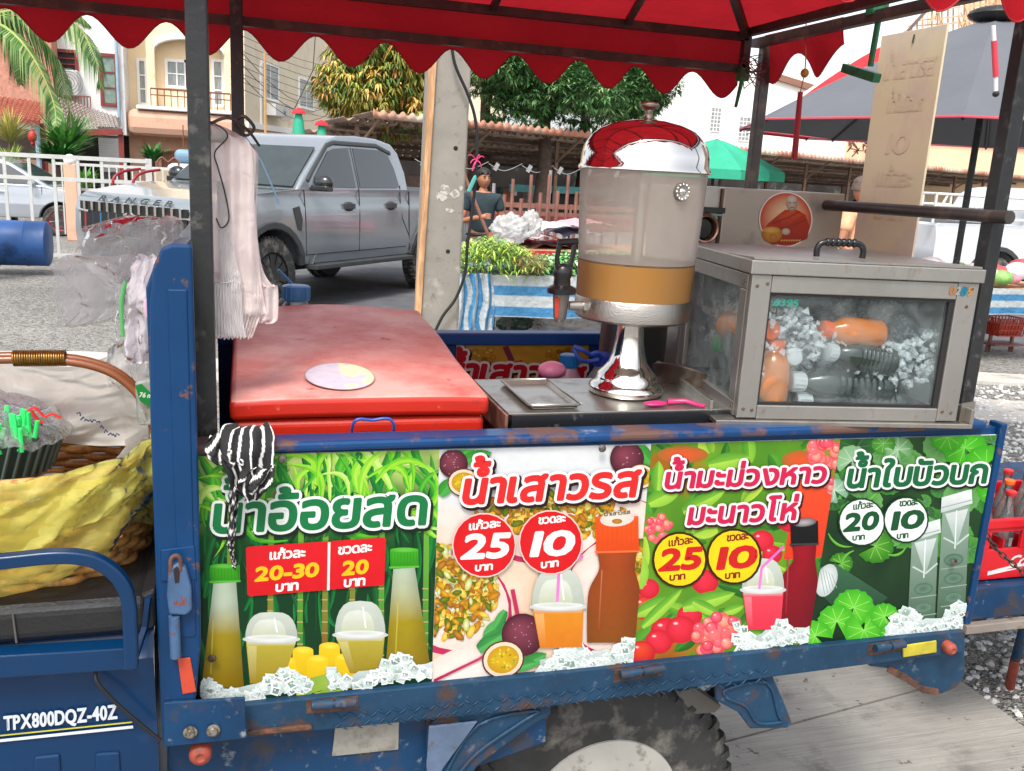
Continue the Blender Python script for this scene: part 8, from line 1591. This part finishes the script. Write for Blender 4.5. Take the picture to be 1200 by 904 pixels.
# ---------------- overhead wires in front of the houses
m = MB()
for i in range(8):
    a, b = at(270, 36+i*9, Y=24), at(440, 78+i*8.5, Y=36); m.tube([a.lerp(b, k/8)-V(0, 0, .35*sin(pi*k/8)) for k in range(9)], .008, 4)
for i in range(3): a, b = at(282, 60+i*14, Y=24), at(400, 105+i*9, Y=33); m.tube([a.lerp(b, k/8)-V(0, 0, .8*sin(pi*k/8)) for k in range(9)], .009, 4)
a, b = at(370, 35, Y=25), at(345, 128, Y=25); m.tube([a, a.lerp(b, .5)+V(.2, 0, 0), b], .018, 4)
tag(m.build('overhead_wires', pm('wire_black', '3a3a3c', .7), None), 'black overhead wires crossing in front of the cream building', 'wires')
pz = at(311, 140, Y=23); m = MB(); m.tube([(pz.x, 23, 0), (pz.x, 23, at(311, 62, Y=23).z)], .035, 6); tag(m.build('bamboo_pole', pm('tan_pole', 'b08a5a', .7), None), 'thin tan pole standing before the cream building', 'pole')
for i, (px_, y0_, y1_) in enumerate(((350, 130, 180), (377, 144, 185))):
    a, b = at(px_, y0_, Y=20), at(px_-4, y1_, Y=20); t = thing('closed_parasol', ['folded green parasol with red top, the taller left one', 'folded green parasol with red top, the lower right one'][i], 'parasol', (a.x, 20, 0)); M = Matrix.Identity(3)
    MB().lathe([(0, 0)]+[(.06+.13*(k/6)**.7*(1 if k < 6 else .9), -.04-k*.16) for k in range(7)], a, 14).build('folded_cloth', pm('green_umbrella_cloth', '2fae8a'), t, smooth=40); MB().lathe([(0, .06), (.05, .04), (.12, .0), (.15, -.06), (.05, -.05)], a, 14).build('red_top', RU, t, smooth=40); MB().tube([(a.x, 20, 0), (a.x, 20, a.z)], .025, 6).build('pole', BRN, t)
# ================================================================ trees and plants
def tree(name, label, cx_, cy_, rx, ry, c, cols, n_ros, seed, ll=.30, lw=.035, drop=.35, trunkz=3.0, Yr=None):
    t = thing(name, label, 'tree', (c.x, c.y, 0)); rr = random.Random(seed); m = MB(); rad = Vector((rx, ry, cy_))
    blobs = [(Vector((rr.uniform(-.62, .62)*rx, rr.uniform(-.6, .5)*ry, rr.uniform(-.55, .6)*cy_)), rr.uniform(.30, .48)) for _ in range(26)]
    for i in range(n_ros):
        bc_, br = rr.choice(blobs); d = Vector((rr.gauss(0, 1), rr.gauss(0, 1)-.5, rr.gauss(0, 1)+.15)).normalized(); p = c+bc_+Vector((d.x*rx*br, d.y*ry*br, d.z*cy_*br))*rr.uniform(.8, 1.05)
        col = lin(rr.choice(cols)); k = rr.uniform(.75, 1.15); col = tuple(x*k for x in col)
        for j in range(9):
            a = rr.random()*6.28; dd = (Vector((cos(a), sin(a), rr.uniform(-.9, .25)))+d*.5).normalized(); s = dd.cross(Vector((0, 0, 1))).normalized()*lw*rr.uniform(.7, 1.2); L = ll*rr.uniform(.7, 1.25); q = p+dd*.03; mid = q+dd*L*.5; tip = q+dd*L-V(0, 0, L*drop)
            cc = tuple(min(1, x*rr.uniform(.85, 1.15)) for x in col); m.add([q, mid+s, tip, mid-s], [(0, 1, 2, 3)], 0, cc)
    o = m.build('crown', leafmat('tree_leaves', 0, 0), t); o['kind'] = 'stuff'
    b = MB(); b.tube([(c.x, c.y, 0), (c.x+.1, c.y, trunkz*.6), (c.x, c.y, c.z-cy_*.2)], [.28, .22, .13], 10)
    for k in range(9): bc_ = blobs[k][0]; b.tube(smoothpts([Vector((c.x, c.y, c.z-cy_*.6)), c+bc_*.5-V(0, 0, cy_*.2), c+bc_], 3), [.12]*3+[.07]*3+[.03], 6)
    b.build('trunk', pm('bark', '4a3c32', .9, var=.3, scale=8, bump=.5), t, smooth=60); return t
GC1 = ['4f7a44', '41683a', '5f8c52', '749c62', '33542f', '86a870']
for i, (px_, py_, rxp, ryp, Yt, sd2) in enumerate(((640, 105, 105, 55, 27, 1), (735, 112, 50, 48, 29, 2), (570, 70, 60, 50, 30, 3), (690, 60, 95, 50, 32, 7))):
    c = at(px_, py_, Y=Yt); tree('mango_tree', ['broad dark green mango tree above the shed, just right of the concrete pole', 'green mango tree nearest the dispenser lid', 'green mango tree rising behind the top of the concrete pole', 'mango tree standing behind the others under the canopy edge'][i], 0, ryp/FPX*Yt, rxp/FPX*Yt, 1.8, c, GC1, [2600, 1400, 1200, 2000][i], sd2, .27, .029, .12)
c = at(448, 92, Y=26); tree('mango_tree', 'yellowish flowering mango tree left of the concrete pole', 0, 1.45, 1.75, 1.4, c, ['b09a48', '8a8a3a', 'c9a85a', '5f7a34', 'b8863e', '7a8a3c', '9a9a48', '4a6a30'], 2200, 5, .24, .03, .5)
# palm fronds hanging in from the left
pmn = thing('palm_tree', 'palm tree with drooping fronds at the left edge', 'tree', (-5.2, 13, 0)); PB0 = at(-25, 20, Y=12.5); PLM = ['5a7c3c', '466a32', '728f4c', '3a5a2c', '909c68', '4f7438']
MB().tube([(PB0.x-.4, 12.8, 0), (PB0.x-.3, 12.7, 1.5), (PB0.x-.1, 12.5, PB0.z-.1)], [.17, .14, .11], 12).build('trunk', pm('palm_bark', '7a6a58', .9, var=.3, scale=6, bump=.5), pmn, smooth=60); rr = random.Random(77)
def frond(pts, L, seed, nl=64):
    P = smoothpts([at(x, y, Y=12.5+dy) for x, y, dy in pts], 14); st = MB(); st.tube(P, [.022*(1-.8*i/len(P)) for i in range(len(P))], 6); o = st.build('frond', pm('frond_stem', '8a9a4a', .6), pmn, smooth=60); m = MB()
    for i in range(nl*2):
        k = .06+.93*(i/2)/nl; j = k*(len(P)-1); a = P[int(j)].lerp(P[min(len(P)-1, int(j)+1)], j % 1); t = (P[min(len(P)-1, int(j)+1)]-P[int(j)]).normalized(); sd3 = 1 if i % 2 else -1
        side = t.cross(Vector((0, 0, 1))).normalized()*sd3; LL = L*sin(pi*min(.95, .18+k*.78))*rr.uniform(.8, 1.1); col = lin(rr.choice(PLM)); d1 = (side*.8+t*.5+V(0, 0, -.2)).normalized(); d2 = (side*.25+t*.25+V(0, 0, -1)).normalized(); q1 = a+d1*LL*.35; q2 = q1+d2*LL*.65; w_ = t*.012
        m.add([a-w_*.7, a+w_*.7, q1+w_*1.3, q2, q1-w_*1.3], [(0, 1, 2, 4), (4, 2, 3)], 0, col)
    x = m.build('leaflets', leafmat('tree_leaves', 0, 0), o); x['kind'] = 'stuff'
frond([(-25, 20, 0), (20, 22, .1), (60, 60, .2), (78, 110, .3), (84, 150, .3)], .62, 1); frond([(-25, 20, 0), (50, 10, -.3), (90, 30, -.4), (112, 70, -.5), (118, 105, -.5)], .60, 2); frond([(-25, 20, 0), (0, 25, .5), (20, 60, .7), (25, 100, .8)], .5, 3); frond([(-25, 20, 0), (20, -15, .6), (70, 0, 1), (105, 30, 1.2)], .5, 4); frond([(-25, 20, 0), (10, 35, -.6), (40, 70, -.8), (62, 118, -.9), (66, 148, -1)], .5, 5)
def spiky(label, px_, py_, Yd, n, L, cols, seed, name='agave_plant', w_=.03, up=.6):
    c = at(px_, py_, Y=Yd); rr = random.Random(seed); m = MB()
    for i in range(n):
        a = rr.random()*6.28; e_ = rr.uniform(.2, 1.3)*up+.2; d = Vector((cos(a)*cos(e_), sin(a)*cos(e_), sin(e_))); s = d.cross(Vector((0, 0, 1))).normalized()*w_; l = L*rr.uniform(.6, 1.1); col = lin(rr.choice(cols)); q = c+d*l*.5; r = c+d*l-V(0, 0, l*.18)
        m.add([c-s*.5, c+s*.5, q+s, r, q-s], [(0, 1, 2, 4), (4, 2, 3)], 0, col)
    m.tube([(c.x, c.y, 0), (c.x, c.y, c.z)], .05, 6, 0); m.c += [lin('5a4a3a')]*(len(m.v)-len(m.c)); tag(m.build(name, leafmat('tree_leaves', 0, 0), None), label, 'plant')
spiky('dense dark green strap leaved plant before the carport', 78, 182, 24, 260, 1.3, ['3f7a34', '2a5a28', '5a9a44', '7ab05a'], 3, w_=.05, up=.9); spiky('leafy green bush at the foot of the strap leaved plant', 68, 195, 23, 260, .8, ['2f6a2a', '3f7a34', '1f4a20'], 13, w_=.06, up=.7, name='leafy_bush')
spiky('pale dry tufted plant at the far left porch', 12, 168, 22, 240, .9, ['b8a85a', '8a9a4a', 'a89a5a'], 6, 'tufted_plant', .015, 1); spiky('pale green tuft below the dry one at far left', 12, 200, 21, 140, .7, ['9aa84a', '6a8a3a'], 9, 'tufted_plant', .02, .9); spiky('potted green plant in the salmon garage', 180, 190, 30, 120, .8, ['2f6a34', '3f7f3f'], 10, 'potted_plant', .04, .8); spiky('small green plant behind the white gate bars', 98, 222, 20, 120, .6, ['5a9a3a', '8ab84a', '3f7a34'], 12, 'leafy_bush', .04, .8)
# small white gate, gate pier and things behind the fence
gt = thing('garden_gate', 'low white gate behind the white bar fence', 'gate', (-4, 19, 0)); e = ext(64, 195, 200, 230, 19); 
for z in (e[2]+.1, (e[2]+e[3])/2, e[3]): MB().bb(e[0], e[1], 18.98, 19.02, z-.025, z+.025).build('gate_rail', WP, gt)
for i in range(16): x = e[0]+(e[1]-e[0])*i/15; MB().bb(x-.012, x+.012, 18.975, 19.0, .1, e[3]).build('gate_bar', WP, gt)
p = at(83, 205, Y=18.8); m = MB(); m.bb(p.x-.11, p.x+.11, 18.7, 18.9, 0, at(83, 192, Y=18.8).z); tag(m.build('gate_pier', PK_, None, bevel=.02), 'salmon gate pier with a white globe lamp', 'pier'); m = MB(); m.sph((p.x, 18.78, at(83, 188, Y=18.8).z), .11, 14, 10); tag(m.build('globe_lamp', TRIM, None, smooth=60), 'small white globe lamp on the salmon gate pier', 'lamp')
# blue covered vehicle top behind the bonnet
e = ext(204, 176, 250, 196, 26); cv2 = thing('covered_vehicle', 'white vehicle with blue cover parked in front of the salmon garage', 'vehicle', (e[0]+1, 26, 0)); m = MB(); m.bb(e[0], e[1]+.8, 26, 28, e[3]-.35, e[3]); m.build('blue_cover', pm('grey_blue_cover', '6f90a8', .6, var=.15), cv2, bevel=.15, seg=4); m = MB(); m.bb(e[0]-.2, e[1]+1.2, 25.8, 29, .3, e[3]-.36); m.build('vehicle_body', CARP('white_car_paint', 'c9cdd0'), cv2, bevel=.2, seg=4)
hr = MB(); p = at(197, 190, Y=25)
hr.tube(smoothpts([p+V(0, 0, -.6), p+V(-.25, 0, -.1), p+V(-.15, 0, .1), p, p+V(.15, 0, .1), p+V(.25, 0, -.1), p+V(0, 0, -.6)], 5), .025, 5); tag(hr.build('heart_frame', BRN, None), 'heart shaped iron frame before the salmon garage', 'ornament')

# ================================================================ people
def skinned(name, parent, mat, chains, sub=2, root=0):
    vs = []; es = []; rs = []
    for ch_ in chains:
        prev = None
        for it in ch_:
            if isinstance(it, int): idx = it
            else: vs.append(it[0]); rs.append(it[1]); idx = len(vs)-1
            if prev is not None: es.append((prev, idx))
            prev = idx
    off = Vector((0, 0, 0))
    me = bpy.data.meshes.new(name); me.from_pydata([tuple(v) for v in vs], es, []); me.materials.append(mat); o = bpy.data.objects.new(name, me); COL.objects.link(o); o.parent = parent
    md = o.modifiers.new('skin', 'SKIN'); md.use_smooth_shade = True
    for i, r in enumerate(rs): me.skin_vertices[0].data[i].radius = (r if isinstance(r, tuple) else (r, r)); me.skin_vertices[0].data[i].use_root = (i == root)
    s = o.modifiers.new('subdivision', 'SUBSURF'); s.levels = sub; s.render_levels = sub; return o
SKIN = pm('brown_skin', 'a06a4c', .55, var=.08, sss=.0); HAIR = pm('black_hair', '14110f', .6, var=.3, scale=40, bump=.5, bscale=150)
def person(label, loc, rz, shirt, trousers, look=0, armL=None, armR=None, hair=HAIR):
    t = thing('person', label, 'person', loc, rz, local=True); v = lambda *a: Vector(a)
    aR = armR or [v(.0, -.02, 0), v(.27, -.02, 1.12), v(.26, -.22, 1.02), v(.25, -.28, 1.01)]; aL = armL or [v(0, 0, 0), v(-.27, .0, 1.12), v(-.25, -.20, 1.0), v(-.24, -.28, .99)]
    body = [[(v(0, 0, .95), (.15, .10)), (v(0, .01, 1.10), (.13, .09)), (v(0, .01, 1.28), (.155, .10)), (v(0, .01, 1.40), (.12, .08)), (v(0, .0, 1.46), .052), (v(0, -.01, 1.52), .052)],
            [3, (v(-.17, 0, 1.38), .055), (aL[1], .040), (aL[2], .030), (aL[3], (.030, .022))], [3, (v(.17, 0, 1.38), .055), (aR[1], .040), (aR[2], .030), (aR[3], (.030, .022))],
            [0, (v(-.10, 0, .86), .085), (v(-.11, -.02, .48), .055), (v(-.11, .02, .09), .038), (v(-.11, -.12, .04), (.04, .028))], [0, (v(.10, 0, .86), .085), (v(.11, -.02, .48), .055), (v(.11, .02, .09), .038), (v(.11, -.12, .04), (.04, .028))]]
    skinned('body', t, SKIN, body)
    # hands with fingers closed on what they hold
    for wr_, dr in ((aL, -1), (aR, 1)):
        w_ = wr_[3]; d = (wr_[3]-wr_[2]).normalized(); ch_ = [[(w_, (.03, .02)), (w_+d*.05, (.034, .018))]]; k0 = 1; n_ = 2
        for j in range(4): o_ = v(0, 0, (.024-.016*j)); b_ = w_+d*.08+o_; ch_.append([1, (b_, .010), (b_+d*.022+v(-dr*.02, 0, 0), .009), (b_+d*.01+v(-dr*.045, 0, 0), .008)])
        ch_.append([0, (w_+d*.04+v(-dr*.02, 0, .03), .011), (w_+d*.06+v(-dr*.04, 0, .035), .009)]); skinned('hand', t, SKIN, ch_, 1)
    R = Matrix.Rotation(look, 3, 'Z'); hc = v(0, -.015, 1.60)
    m = MB(); 
    def hf(u, w):
        a = u*2*pi; b = (w-.5)*pi; d = Vector((cos(b)*cos(a), cos(b)*sin(a), sin(b))); x, y, z = d.x*.073, d.y*.092, d.z*.115
        if d.z < 0: x *= 1-.32*d.z*d.z; y *= 1-.12*d.z*d.z
        if d.y < 0: y += .012*math.exp(-((d.x/.18)**2+((d.z+.12)/.22)**2))*-1.6; y += .010*(math.exp(-(((abs(d.x)-.38)/.16)**2+((d.z-.10)/.13)**2)))
        return hc+R @ Vector((x, y, z))
    m.grid(hf, 32, 22); hd2 = m.build('head', SKIN, t, smooth=180)
    for s in (-1, 1):
        m = MB(); m.sph(hc+R @ Vector((s*.029, -.082, .012)), (.012, .006, .007), 8, 6); m.build('eye', pm('eye_dark', '1a1412', .3), hd2); m = MB(); m.sph(hc+R @ Vector((s*.074, .0, -.005)), (.010, .018, .030), 8, 6); m.build('ear', SKIN, hd2, smooth=60)
        m = MB(); m.tube([hc+R @ Vector((s*.014, -.088, .032)), hc+R @ Vector((s*.045, -.078, .034))], .004, 5); m.build('eyebrow', hair, hd2)
    m = MB(); m.tube([hc+R @ Vector((-.022, -.084, -.052)), hc+R @ Vector((0, -.090, -.050)), hc+R @ Vector((.022, -.084, -.052))], .0045, 6); m.build('mouth', pm('lips', '8a4a40', .5), hd2)
    m = MB()
    def hr_(u, w): a = u*2*pi; b = (.06+.44*w)*pi; d = Vector((sin(b-pi*.0)*cos(a), sin(b)*sin(a), cos(b))); k = 1.10+.05*mnoise.noise(d*6); cut = .45 if d.y < -.3 else -.35; z = max(d.z, cut-.1*sin(a*9)); return hc+R @ Vector((d.x*.078*k, d.y*.098*k+.008, z*.122*k+.004))
    m.grid(hr_, 36, 14); m.sph(hc+R @ Vector((0, .01, .07)), (.080, .094, .062), 16, 10, R); m.build('hair', hair, t, smooth=180)
    sh_ = [[(v(0, 0, .93), (.165, .115)), (v(0, .01, 1.10), (.15, .11)), (v(0, .01, 1.28), (.175, .12)), (v(0, .01, 1.40), (.135, .095)), (v(0, .005, 1.455), .068)], [3, (v(-.175, 0, 1.385), .072), (v(-.175, 0, 1.385).lerp(aL[1], .62), .066)], [3, (v(.175, 0, 1.385), .072), (v(.175, 0, 1.385).lerp(aR[1], .62), .066)]]
    skinned('shirt', t, shirt, sh_)
    tr_ = [[(v(0, 0, .95), (.165, .12)), (v(0, 0, .88), (.16, .12))], [1, (v(-.10, 0, .80), .10), (v(-.11, -.02, .48), .075), (v(-.11, .02, .14), .062)], [1, (v(.10, 0, .80), .10), (v(.11, -.02, .48), .075), (v(.11, .02, .14), .062)]]
    skinned('trousers', t, trousers, tr_); m = MB(); m.tube([(.172*cos(k*pi/12), .125*sin(k*pi/12), .955) for k in range(24)], .018, 6, closed=True); m.build('belt', TP, t, smooth=60)
    for s in (-1, 1): m = MB(); m.sph((s*.11, -.06, .035), (.05, .13, .04), 12, 8); m.build('shoe', TP, t, smooth=60)
    return t
mp = at(566, 230, Y=10.6); v_ = Vector
person('man in dark teal t-shirt and khaki trousers holding a wooden pole beside the concrete pole', (mp.x, 10.6, 0), radians(-8), pm('dark_teal_tshirt', '24343a', .85, var=.15, scale=6, bump=.3, bscale=12), pm('khaki_trousers', '8a8070', .85, var=.12), .35,
       armL=[None, v_((-.26, -.06, 1.10)), v_((-.10, -.24, 1.16)), v_((-.05, -.27, 1.17))], armR=[None, v_((.25, .0, 1.12)), v_((.17, -.20, .98)), v_((.14, -.25, .97))])
a, b = at(544, 205, Y=10.38), at(577, 288, Y=10.28); m = MB(); m.tube([a+(a-b)*.15, b+(b-a)*.3], .022, 8); tag(m.build('wooden_pole', pm('brown_pole', '7a5040', .6), None, smooth=60), 'brown wooden pole held slanting by the man', 'pole')
m2_ = at(1004, 225, Y=7.2); person('person in checked peach shirt standing behind the pale hanging board', (m2_.x+.06, 7.2, at(1004, 206, Y=7.2).z-1.73), radians(25), pm('peach_checked_shirt', 'e0a882', .8, var=.1, scale=25, bump=.1), pm('dark_trousers', '33343a', .85), .6, hair=pm('grey_brown_hair', '5a4a42', .7, var=.3, scale=40))
